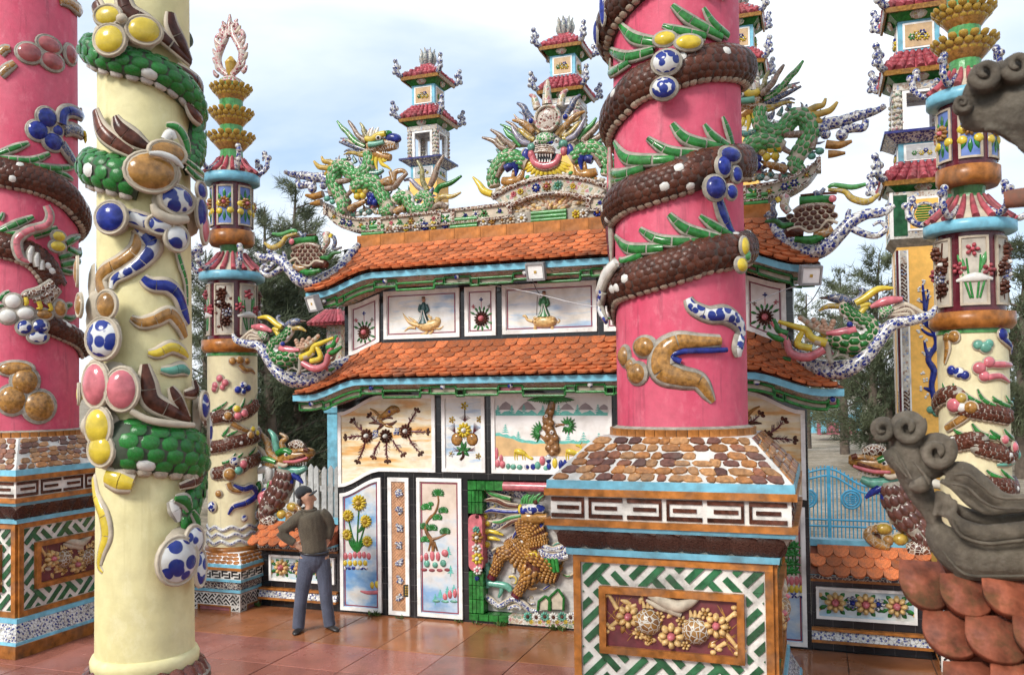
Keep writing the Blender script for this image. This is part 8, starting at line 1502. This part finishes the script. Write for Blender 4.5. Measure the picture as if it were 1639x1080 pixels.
def shoe(x, y, dx, dy):
    mb = MB(); p = SMN.hit(*q((x, y))[0])[0]; p.z = 0; d = V((dx, dy, 0)).normalized(); s_ = V((-d.y, d.x, 0)); vs = []; fs = []
    for i, (t_, w, h_) in enumerate(((-.075, .030, .05), (-.06, .038, .085), (0, .042, .085), (.06, .046, .06), (.12, .046, .05), (.165, .036, .04), (.185, .015, .025))):
        for k in range(10): a = 2*math.pi*k/10; vs.append(p+d*t_+s_*(w*math.cos(a))+V((0, 0, max(.002, h_*.5+h_*.5*math.sin(a)))))
    for i in range(6):
        for k in range(10): fs.append((i*10+k, i*10+(k+1) % 10, (i+1)*10+(k+1) % 10, (i+1)*10+k))
    fs += [tuple(range(10)), tuple(60+k for k in range(10))]; mb.add(vs, fs, SHOE); mb.obj('shoe', man, man_p)
shoe(240, 1000, .25, -1); shoe(432, 985, 1, -.55)
mb = MB(); P = [SMN.hit(*q((332+92*math.cos(a), 492+6*math.sin(a)))[0], 0)[0]+vn*(.125*math.sin(a)) for a in [2*math.pi*k/24 for k in range(25)]]; tube(mb, P, .011, SHOE, 6, 1); mb.obj('belt', man, man_p)
mb = MB(); limb(mb, ((372, 490, 12, .125), (386, 489, 12, .12)), glaze('buckle', (.4, .38, .34), rough=.3), .3, 8); mb.obj('belt_buckle', man, man_p)
mb = MB(); limb(mb, ((240, 150, 12, .0), (236, 172, 16, .0), (246, 195, 12, .0)), glaze('hair_grey', (.05, .045, .045), rough=.7), 3.2); limb(mb, ((258, 142, 12, .06), (258, 166, 8, .078)), MATS['hair_grey'], .7); mb.obj('hair', man, man_p)
mb = MB(); limb(mb, ((228, 150, 12, .0), (240, 118, 40, .0), (268, 104, 42, .0), (296, 106, 30, .0), (312, 116, 14, 0)), CAPM, 1.3, 14); cpo = fleshy(mb, 'cap', man, .009, it=3)
mb = MB(); limb(mb, ((290, 128, 8, .0), (318, 118, 9, .0), (348, 98, 5, .0)), CAPM, 6.0, 14); mb.obj('cap_peak', cpo, man_p)
mb = MB(); limb(mb, ((318, 142, 4, .05), (327, 140, 3, .05)), glaze('eye_dark', (.02, .015, .01)), .8, 6); limb(mb, ((312, 132, 4, .055), (330, 129, 3, .05)), MATS['hair_grey'], .7, 6); mb.obj('eye', man, man_p)
mb = MB(); limb(mb, ((316, 181, 2.5, .05), (331, 180, 2, .03)), glaze('lip', (.22, .08, .06)), .8, 6); mb.obj('mouth', man, man_p)
# ================================================================ foreground: grey stone finials over terracotta coping
def stone(t, p):
    co = obj_co(t); c = ramp(t, noise(t, co, 9, 8, .65), [(.3, (.040, .031, .022)), (.5, (.115, .092, .066)), (.7, (.215, .178, .135))])
    c = mixc(t, ramp(t, noise(t, co, 3.5, 6), [(.5, (0, 0, 0)), (.7, (.55, .55, .55))]), c, (.055, .05, .035)); sp = ramp(t, noise(t, co, 70, 2), [(.62, (0, 0, 0)), (.72, (.4, .4, .4))]); c = mixc(t, sp, c, (.16, .145, .12))
    t.links.new(c, p.inputs['Base Color']); p.inputs['Roughness'].default_value = .75; bumpn(t, p, noise(t, co, 16, 10, .75), .9, .02)
STONE = mat('weathered_stone', stone)
def front_plane(px, py, d): p = CAM+ray(px, py)*d; n = (CAM-p); n.z = 0; return Plane(p, n)
def smooth_obj(mb, name, par, vox=.006): 
    o = mb.obj(name, par); r = o.modifiers.new('r', 'REMESH'); r.mode = 'VOXEL'; r.voxel_size = vox; r.use_smooth_shade = True; s_ = o.modifiers.new('s', 'SMOOTH'); s_.factor = .5; s_.iterations = 1; return o
SX = front_plane(1530, 850, 2.9); q = zm(1340, 640, 2.4548); b0 = SX.hit(1560, 1080)[0]
fw = thing('balustrade_wall', 'near coping of big weathered terracotta scale tiles in the bottom right corner', 'wall coping', (b0.x, b0.y, 0))
sf = thing('stone_finial', 'grey weathered stone cloud-dragon finial standing on the near terracotta coping', 'finial', tuple(SX.hit(1560, 900)[0]), 'grey stone finials in the foreground')
mb = MB()
def f_(P, th=1, h=0, seg=12): stroke(mb, SX, q(*P), STONE, th, h, seg, 5)
q = zm(1380, 640, 2.035)
f_(((232, 395, 22), (258, 445, 52), (330, 495, 78), (430, 502, 84), (600, 500, 86)), .7); f_(((300, 555, 20), (360, 562, 26), (430, 562, 28), (600, 556, 30)), .9)
f_(((300, 345, 14), (345, 372, 22), (410, 388, 22), (480, 388, 20), (600, 376, 20)), .9, .0); f_(((285, 358, 14), (320, 400, 26), (390, 424, 30), (470, 420, 30), (600, 402, 28)), .9, .06)
f_(((240, 405, 22), (218, 350, 33), (190, 300, 42), (165, 235, 52), (152, 170, 56), (160, 120, 48)), .9); f_(((190, 230, 40), (230, 210, 46), (262, 200, 40)), .9); f_(((110, 100, 36), (80, 100, 34), (60, 100, 24)), .9)
f_(((84, 160, 20), (108, 188, 30), (148, 238, 22)), 1, .03); f_(((178, 250, 26), (190, 268, 38), (200, 292, 20)), .9, .07)
f_(((272, 245, 26), (320, 234, 40), (372, 275, 44), (425, 312, 36), (480, 326, 26), (600, 320, 24)), .9, .03); f_(((255, 256, 9), (300, 280, 12), (350, 328, 14), (410, 356, 14), (480, 352, 12), (600, 345, 12)), 1, .05)
f_(((252, 290, 14), (250, 335, 14), (235, 372, 8)), 1, .05); f_(((275, 300, 12), (278, 340, 13), (262, 374, 8)), 1, .05); f_(((296, 318, 10), (302, 345, 11), (290, 372, 7)), 1, .05)
body = smooth_obj(mb, 'stone_body', sf)
def curl(cx, cy, r, par, S, q_, spin=1, a0=0.0, lift=0, m=STONE):
    mb = MB(); p = q_((cx, cy, r))[0]; blob(mb, S, p[0], p[1], p[2]*.9, p[2]*.9, m, .55, 0, lift-.03, seg=20); k_ = S.k(S.hit(p[0], p[1])[0])*q_((0, 0, 1))[0][2]; P = []
    for i in range(30): a = a0+spin*i*.27; rr = r*.72*(1-(i/33))**.8; P.append((cx+rr*math.cos(a), cy+rr*math.sin(a), max(4, r*.33*(1-i/52)), ))
    q3 = q_(*P); pts = [(x, y, w, r*k_*(.12+.30*i/30)) for i, (x, y, w) in enumerate(q3)]; stroke(mb, S, pts, m, 1.0, lift, 10, 2); return mb.obj('stone_curl', par)
for x, y, r_, s_, a_ in ((150, 88, 62, 1, -.6), (70, 92, 44, -1, 2.4), (243, 165, 68, 1, -.8)): curl(x, y, r_, sf, SX, q, s_, a_, .05)
for P, h_ in ((((300, 232, 4), (345, 232, 6), (395, 272, 6), (450, 305, 5), (600, 300, 5)), .125), (((290, 262, 4), (340, 275, 5), (390, 318, 5), (450, 340, 4), (600, 338, 4)), .10), (((118, 160, 3), (140, 200, 5), (165, 245, 3)), .12), (((170, 190, 3), (205, 230, 5), (222, 262, 3)), .13), (((262, 470, 4), (330, 540, 5), (430, 548, 5), (600, 545, 5)), .13), (((100, 175, 3), (120, 205, 4), (150, 240, 3)), .10)):
    mb = MB(); stroke(mb, SX, q(*P), STONE, 1, h_, 6, 5); mb.obj('carved_line', sf)
mb = MB(); stroke(mb, SX, q((290, 372, 5), (318, 425, 6), (390, 452, 6), (470, 448, 6), (600, 432, 6)), STONE, 1, .085); mb.obj('carved_line', sf)
# coping tiles on a slope that faces left and toward the courtyard
u_ = RM @ V((1, 0, 0)); u_.z = 0; u_.normalize(); nb = (vn*0+(CAM-b0)); nb.z = 0; nb.normalize()
def big_tile(x, y, w, hgt, tilt=0, depth=0):
    c = SX.hit(*q((x, y))[0])[0]+nb*depth; k = SX.k(c)/2.035; Nn = (nb*.8+V((0, 0, .6))).normalized(); up = (V((0, 0, 1))-Nn*Nn.z).normalized(); R_ = Matrix.Rotation(tilt, 3, Nn); rx = R_ @ u_; uy = Nn.cross(rx).normalized()
    mb = MB(); o = []
    for i in range(25): a = math.pi*.93+math.pi*1.14*i/24; o.append((w*math.cos(a), hgt*math.sin(a)))
    o += [(w*.8, hgt*.85), (-w*.8, hgt*.85)]; n = len(o); d_ = .03
    top = [c+rx*(a*k)+uy*(b_*k)+Nn*.0 for a, b_ in o]; rim = [c+rx*(a*k*.97)+uy*(b_*k*.97)+Nn*.006 for a, b_ in o]; bot = [p-Nn*d_ for p in top]; ctr = c+Nn*.016+uy*hgt*k*.3
    mb.add(top+rim+bot+[ctr], [(i, (i+1) % n, n+(i+1) % n, n+i) for i in range(n)]+[(2*n+i, 2*n+(i+1) % n, (i+1) % n, i) for i in range(n)]+[(n+i, n+(i+1) % n, 3*n) for i in range(n)]+[tuple(2*n+i for i in range(n-1, -1, -1))], TERRA_NEAR); mb.obj('coping_tile', fw)
mb = MB(); 
vs = []
for x, y, d_ in ((240, 545, -.12), (900, 555, -.12), (330, 1080, .10), (900, 1080, .10)): p = SX.hit(*q((x, y))[0])[0]+nb*d_; vs.append(p)
vs2 = [p-nb*.5 for p in vs]; base = [V((p.x, p.y, 0)) for p in (vs[2], vs[3], vs2[3], vs2[2])]
mb.add(vs+vs2, [(0, 1, 3, 2), (4, 6, 7, 5), (0, 4, 5, 1), (2, 3, 7, 6), (0, 2, 6, 4), (1, 5, 7, 3)], TERRA_OLD, False); mb.obj('coping_bed', fw)
mb = MB(); mb.add([vs[2], vs[3], vs2[3], vs2[2]]+base, [(0, 1, 2, 3), (4, 7, 6, 5), (0, 4, 5, 1), (1, 5, 6, 2), (2, 6, 7, 3), (3, 7, 4, 0)], MORTAR, False); mb.obj('wall_body', fw)
for x, y, w, h_, t_, d_ in ((205, 590, 82, 92, -.10, .02), (340, 622, 84, 82, -.04, .03), (480, 622, 86, 82, 0, .03), (630, 622, 86, 82, 0, .03), (292, 735, 92, 86, -.06, .08), (440, 750, 104, 88, -.03, .085), (590, 745, 100, 88, 0, .085), (365, 885, 100, 92, -.05, .14), (520, 890, 105, 92, -.02, .14), (680, 890, 105, 92, 0, .14), (440, 1010, 105, 92, 0, .19), (600, 1010, 105, 92, 0, .19)): big_tile(x, y, w, h_, t_, d_)
# upper finial on the end of a roof ridge just outside the frame
S2 = front_plane(1600, 180, 2.4); q2 = zm(1380, 0, 3.274); c2 = S2.hit(1680, 260)[0]
er = thing('eave_end', 'corner of a near tiled eave at the right edge of the picture', 'roof eave', tuple(c2)); s2 = thing('stone_finial', 'grey weathered stone finial with curled snout jutting in at the top right', 'finial', tuple(S2.hit(1600, 180)[0]), 'grey stone finials in the foreground')
mb = MB()
def g_(P, th=.8, h=0): stroke(mb, S2, q2(*P), STONE, th, h, 12, 5)
g_(((500, 600, 40), (540, 590, 72), (600, 610, 84), (680, 600, 100), (780, 590, 150), (900, 600, 180), (1000, 640, 170))); g_(((560, 540, 40), (600, 480, 70), (680, 430, 90), (780, 400, 90), (900, 400, 90), (1000, 420, 90))); g_(((640, 690, 14), (720, 690, 22), (800, 740, 24), (860, 800, 24), (960, 880, 26)), .8, .03)
smooth_obj(mb, 'stone_body', s2)
for x, y, r_, s_, a_ in ((650, 430, 98, -1, 2.8), (810, 390, 95, -1, 2.8), (530, 580, 56, 1, .4)): curl(x, y, r_, s2, S2, q2, s_, a_, .07)
mb = MB(); 
def e_(mb, P, m, th, h): stroke(mb, S2, q2(*P), m, th, h, 12, 4)
e_(mb, ((745, 1040, 44), (800, 1030, 50), (900, 1020, 52), (1100, 1010, 52)), TERRA_OLD, .8, -.03); mb.obj('eave_tile', er)
mb = MB(); a_, b_ = S2.hit(*q2((900, 500))[0])[0], S2.hit(*q2((1500, 1080))[0])[0]; box2(mb, (a_.x+.12, a_.y-.1, b_.z), (a_.x+.5, a_.y+.5, a_.z+.1), MORTAR); mb.obj('eave_block', er)
mb = MB(); box2(mb, (a_.x+.2, a_.y, 0), (a_.x+.45, a_.y+.3, b_.z), YELP); mb.obj('eave_post', er)
# ================================================================ trees, gate, fence, far buildings, floodlights
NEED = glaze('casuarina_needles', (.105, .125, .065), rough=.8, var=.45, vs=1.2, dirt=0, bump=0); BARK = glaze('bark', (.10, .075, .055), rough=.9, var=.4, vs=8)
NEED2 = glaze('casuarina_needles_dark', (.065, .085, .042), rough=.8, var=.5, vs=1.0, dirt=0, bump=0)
def casuarina(px, top, depth, wid, label, dens=1.0, z0=0, m=NEED, low=.12):
    d_ = ray(px, 620); b0 = CAM+d_*depth; b0.z = 0; ht = (CAM+ray(px, top)*depth).z
    t = thing('casuarina_tree', label, 'tree', tuple(b0), 'casuarina trees behind the temple'); rnd = random.Random(px*7+top)
    mb = MB(); bend = rnd.uniform(-.5, .5); T = lambda f: b0+V((bend*f*f, 0, ht*f)); tube(mb, [T(0), T(.25), T(.55), T(.8), T(1)], [.2, .16, .11, .06, .02], BARK, 8, 3)
    cr = MB(); nbr = int(46*dens)
    for i in range(nbr):
        f = low+(.98-low)*(i+rnd.random())/nbr; a = rnd.uniform(0, 6.283); L_ = wid*(1-f)**.6*rnd.uniform(.55, 1.1)+.35; o = T(f); rise = rnd.uniform(.25, .8)
        dr_ = V((math.cos(a), math.sin(a), rise)).normalized(); tip = o+dr_*L_+V((0, 0, -.12*L_)); 
        if L_ > .9: tube(mb, [o, o.lerp(tip, .5)+V((0, 0, .08*L_)), tip], [.035, .022, .008], BARK, 5, 1)
        nt_ = int((14+26*L_)*dens)
        for k in range(nt_):
            g_ = rnd.random()**.7; c = o.lerp(tip, g_)+V((rnd.gauss(0, .16), rnd.gauss(0, .16), rnd.gauss(0, .16)))*(.35+L_*.25)
            for j in range(5):
                v = V((rnd.gauss(0, .5), rnd.gauss(0, .5), rnd.gauss(.15, .55)))+dr_*.7; v = v.normalized()*rnd.uniform(.2, .42); s_ = v.cross(V((rnd.random(), rnd.random(), rnd.random()))).normalized()*.013
                cr.add([c-s_, c+s_, c+v], [(0, 1, 2)], m, True)
    mb.obj('trunk', t); cr.obj('crown', t); return t
casuarina(462, 285, 30, 2.2, 'slender feathery casuarina rising left of the ridge dragon', 1.0)
casuarina(505, 330, 34, 2.3, 'feathery casuarina crown just below the left end of the ridge', 1.0)
casuarina(425, 330, 27, 2.3, 'casuarina beside the lantern column drums', 1.0)
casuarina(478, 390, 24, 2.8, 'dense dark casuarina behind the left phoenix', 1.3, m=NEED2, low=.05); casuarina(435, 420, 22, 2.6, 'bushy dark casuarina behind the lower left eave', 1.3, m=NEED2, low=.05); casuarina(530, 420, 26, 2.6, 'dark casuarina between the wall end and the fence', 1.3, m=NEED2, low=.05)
casuarina(330, 400, 32, 2.4, 'casuarina seen between the yellow pillar and the lantern column', 1.0)
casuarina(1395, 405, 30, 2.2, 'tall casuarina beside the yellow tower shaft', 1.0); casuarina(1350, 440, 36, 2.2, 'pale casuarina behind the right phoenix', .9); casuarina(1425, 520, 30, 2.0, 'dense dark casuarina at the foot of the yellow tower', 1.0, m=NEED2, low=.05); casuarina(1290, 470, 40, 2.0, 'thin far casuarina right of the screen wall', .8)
casuarina(1632, 370, 26, 2.2, 'casuarina at the right edge behind the lantern column', 1.0)
# picket fence, left
PICK = glaze('fence_white', (.55, .55, .53), rough=.6, var=.15, dirt=.5)
c = PY(3.2).hit(512, 785)[0]; pf = thing('picket_fence', 'pale grey-white picket fence behind the man', 'fence', (c.x, 3.2, 0))
mb = MB(); zt = PY(3.2).hit(512, 745)[0].z
for zz in (.35, zt*.72): box2(mb, (c.x-1.5, 3.2, zz), (c.x+.5, 3.24, zz+.09), PICK)
mb.obj('rail', pf); me = MB(); poly(me, [V((-.045, 0, 0)), V((.045, 0, 0)), V((.045, 0, zt-.06)), V((0, 0, zt)), V((-.045, 0, zt-.06))], (0, -1, 0), .03, PICK)
pieces(pf, 'picket', me, [fr(V((c.x-1.45+i*.128, 3.2, random.uniform(-.03, .03))), V((1, 0, random.uniform(-.03, .03))).normalized(), V((0, 1, 0)), V((0, 0, 1))) for i in range(15)])
# blue gate, right
GB = glaze('gate_blue', (.05, .30, .50), rough=.4, var=.2); SG2 = PY(6.5); q = zm(1260, 620, 2.456)
c = SG2.hit(1345, 860)[0]; ga = thing('blue_gate', 'sky blue wrought iron gate with round emblem behind the low wall', 'gate', (c.x, 6.5, 0))
def gx(x): return SG2.hit(*q((x, 450))[0])[0].x
def gz(y): return SG2.hit(*q((200, y))[0])[0].z
def topz(x): x = x if x < 165 else x; return gz(320+ (0 if x < 165 else 65*sstep((x-165)/150)) - (0 if x > 160 else 0) + (18*(1-sstep((x-60)/95)) if x < 165 else 0))
mb = MB(); box2(mb, (gx(157), 6.46, 0), (gx(172), 6.54, gz(308)), GB); mb.obj('gate_post', ga)
for i in range(-8, 22):
    x = 165+i*15.5; mb = MB()
    if abs(i) < 1: continue
    tube(mb, [(gx(x), 6.5, .05), (gx(x), 6.5, topz(x)+.06)], .011, GB, 6, 1); mb.obj('gate_bar', ga)
for f in (lambda x: topz(x), lambda x: topz(x)-.12, lambda x: gz(520), lambda x: gz(545), lambda x: .1):
    mb = MB(); tube(mb, [(gx(x), 6.49, f(x)) for x in range(40, 500, 15)], .018, GB, 6, 1); mb.obj('gate_rail', ga)
for cx_ in (252, 78):
    mb = MB(); r_ = gx(290)-gx(252); o = V((gx(cx_), 6.46, gz(437)))
    for rr in (1, .72): tube(mb, [o+V((r_*rr*math.cos(a), 0, r_*rr*math.sin(a))) for a in [2*math.pi*i/24 for i in range(25)]], .02, GB, 6, 1)
    for zz in (-.4, -.15, .1, .35): tube(mb, [o+V((-r_*.55, 0, r_*zz)), o+V((r_*.55, 0, r_*zz))], .014, GB, 6, 1)
    for xx in (-.3, 0, .3): tube(mb, [o+V((r_*xx, 0, -r_*.5)), o+V((r_*xx, 0, r_*.5))], .014, GB, 6, 1)
    mb.obj('round_emblem', ga)
for i, x in enumerate((430, 470)): pass
# small shrine far behind, right
SH = front_plane(1340, 690, 48); b = SH.hit(1340, 693)[0]; sh = thing('far_shrine', 'small far blue shrine with pillars on a pink base', 'shrine', (b.x, b.y, 0))
UU = RM @ V((1, 0, 0)); UU.z = 0; UU.normalize(); NN = (CAM-b); NN.z = 0; NN.normalize(); k = 48/F
def sb_(name, x0_, x1_, y0_, y1_, m, d0=0, d1=1.2):
    mb = MB(); P = [b+UU*(a-1340)*k+V((0, 0, (693-c_)*k))-NN*d0 for a, c_ in ((x0_, y0_), (x1_, y0_), (x1_, y1_), (x0_, y1_))]; poly(mb, P, -NN, d1-d0, m); return mb.obj(name, sh)
sb_('base', 1308, 1384, 695, 676, glaze('shrine_pink', (.36, .10, .13), var=.3)); sb_('wall', 1312, 1380, 676, 664, SKYB, .2, 1.0); sb_('back_wall', 1320, 1375, 664, 640, WHITE, 1.0, 1.2)
for x in (1302, 1318, 1347, 1375): sb_('pillar', x-4, x+5, 692, 645, SKYB, -.1, .3)
for x in (1302, 1318, 1347, 1375): mb = MB(); ball(mb, b+UU*(x+.5-1340)*k+V((0, 0, (693-640)*k)), .2, GREENP); mb.obj('pillar_knob', sh)
sb_('yellow_panel', 1311, 1317, 662, 645, YELLOW, -.12, .1)
# house at the far right edge
b = front_plane(1640, 690, 30).hit(1640, 700)[0]; hs = thing('far_house', 'distant house with brown tiled roof at the right edge', 'house', (b.x, b.y, 0)); k = 30/F; NN = (CAM-b); NN.z = 0; NN.normalize()
RB_ = glaze('far_roof', (.11, .045, .035), rough=.6, var=.4)
mb = MB(); box(mb, (b.x, b.y, 1.3), (4, 3, 2.6), CREAM, YAW); mb.obj('wall', hs)
mb = MB(); Rz_ = Matrix.Rotation(YAW, 3, 'Z'); mb.add([b+Rz_ @ V(p) for p in ((-2.4, -2, 2.5), (2.4, -2, 2.5), (2.4, 0, 4.0), (-2.4, 0, 4.0), (-2.4, 2, 2.5), (2.4, 2, 2.5))], [(0, 1, 2, 3), (3, 2, 5, 4), (0, 4, 5, 1), (0, 3, 4), (1, 5, 2)], RB_, False); ro = mb.obj('roof', hs)
fm = []
for i in range(24): fm.append(fr(b+Rz_ @ V((-2.3+i*.2, -1, 3.27)), Rz_ @ V((1, 0, 0)), (Rz_ @ V((0, 2, 1.5))).normalized(), (Rz_ @ V((0, -1.5, 2))).normalized()))
me = MB(); box(me, (0, 0, 0), (.09, 2.5, .08), RB_); pieces(ro, 'roof_rib', me, fm)
for x in (-1.2, .2): mb = MB(); box(mb, b+Rz_ @ V((x, -1.51, 1.4)), (.8, .05, 1.0), SKYB, YAW); mb.obj('window', hs)
# floodlights under the eaves with their cables
LGL = glaze('lamp_glass', (.85, .85, .82), rough=.15, var=.1, dirt=.2); LFR = glaze('lamp_housing', (.30, .30, .30), rough=.4, var=.2, dirt=.3)
def flood(px, py, y, s_, rz, label):
    c = PY(y).hit(px, py)[0]; t = thing('floodlight', label, 'floodlight', tuple(c), 'floodlights under the upper eave'); o = c; Rm = Matrix.Rotation(rz, 3, 'Z') @ Matrix.Rotation(.35, 3, 'X')
    def bb(name, ctr, sz, m):
        mb = MB(); box(mb, (0, 0, 0), sz, m); mb.v = [tuple(o+Rm @ (V(x)+V(ctr))) for x in mb.v]; return mb.obj(name, t)
    bb('housing', (0, .03, 0), (.23*s_, .07, .21*s_), LFR); bb('glass', (0, -.008, 0), (.18*s_, .006, .16*s_), LGL)
    for x, z, w, h_ in ((0, .095, .23, .02), (0, -.095, .23, .02), (-.105, 0, .02, .17), (.105, 0, .02, .17)): bb('bezel', (x*s_, -.012, z*s_), (w*s_, .02, h_*s_), LFR)
    bb('bulb', (0, -.013, 0), (.03, .006, .03), GOLD)
    mb = MB(); tube(mb, [o+V((0, .06, .05)), o+V((0, .12, .14)), o+V((0, .18, .17))], .012, LFR, 6, 2); mb.obj('bracket', t)
flood(857, 435, -.50, .95, 0, 'square floodlight under the middle of the upper eave'); flood(500, 486, -.52, .95, -.5, 'tilted white floodlight under the left end of the upper eave'); flood(1298, 441, -.55, .95, .35, 'square floodlight under the right end of the upper eave')
WIRE = glaze('cable_white', (.5, .5, .5), dirt=0); WIREB = glaze('cable_black', (.02, .02, .02), dirt=0)
for pts, m, lab in ((((762, 452, -.2), (850, 468, -.35), (960, 492, -.5), (1110, 492, -.6), (1190, 487, -.6), (1258, 463, -.5), (1296, 452, -.5)), WIRE, 'thin pale cable sagging across the upper panels'), (((1313, 458, -.5), (1300, 480, -.45), (1281, 498, -.4)), WIREB, 'short black cable hanging below the right floodlight'), (((852, 447, -.5), (858, 462, -.3), (866, 474, -.1)), WIREB, 'short black cable below the middle floodlight')):
    mb = MB(); tube(mb, [W3(*p) for p in pts], .005, m, 5, 4); mb.obj('cable', None, W3(*pts[0]), label=lab, category='cable')
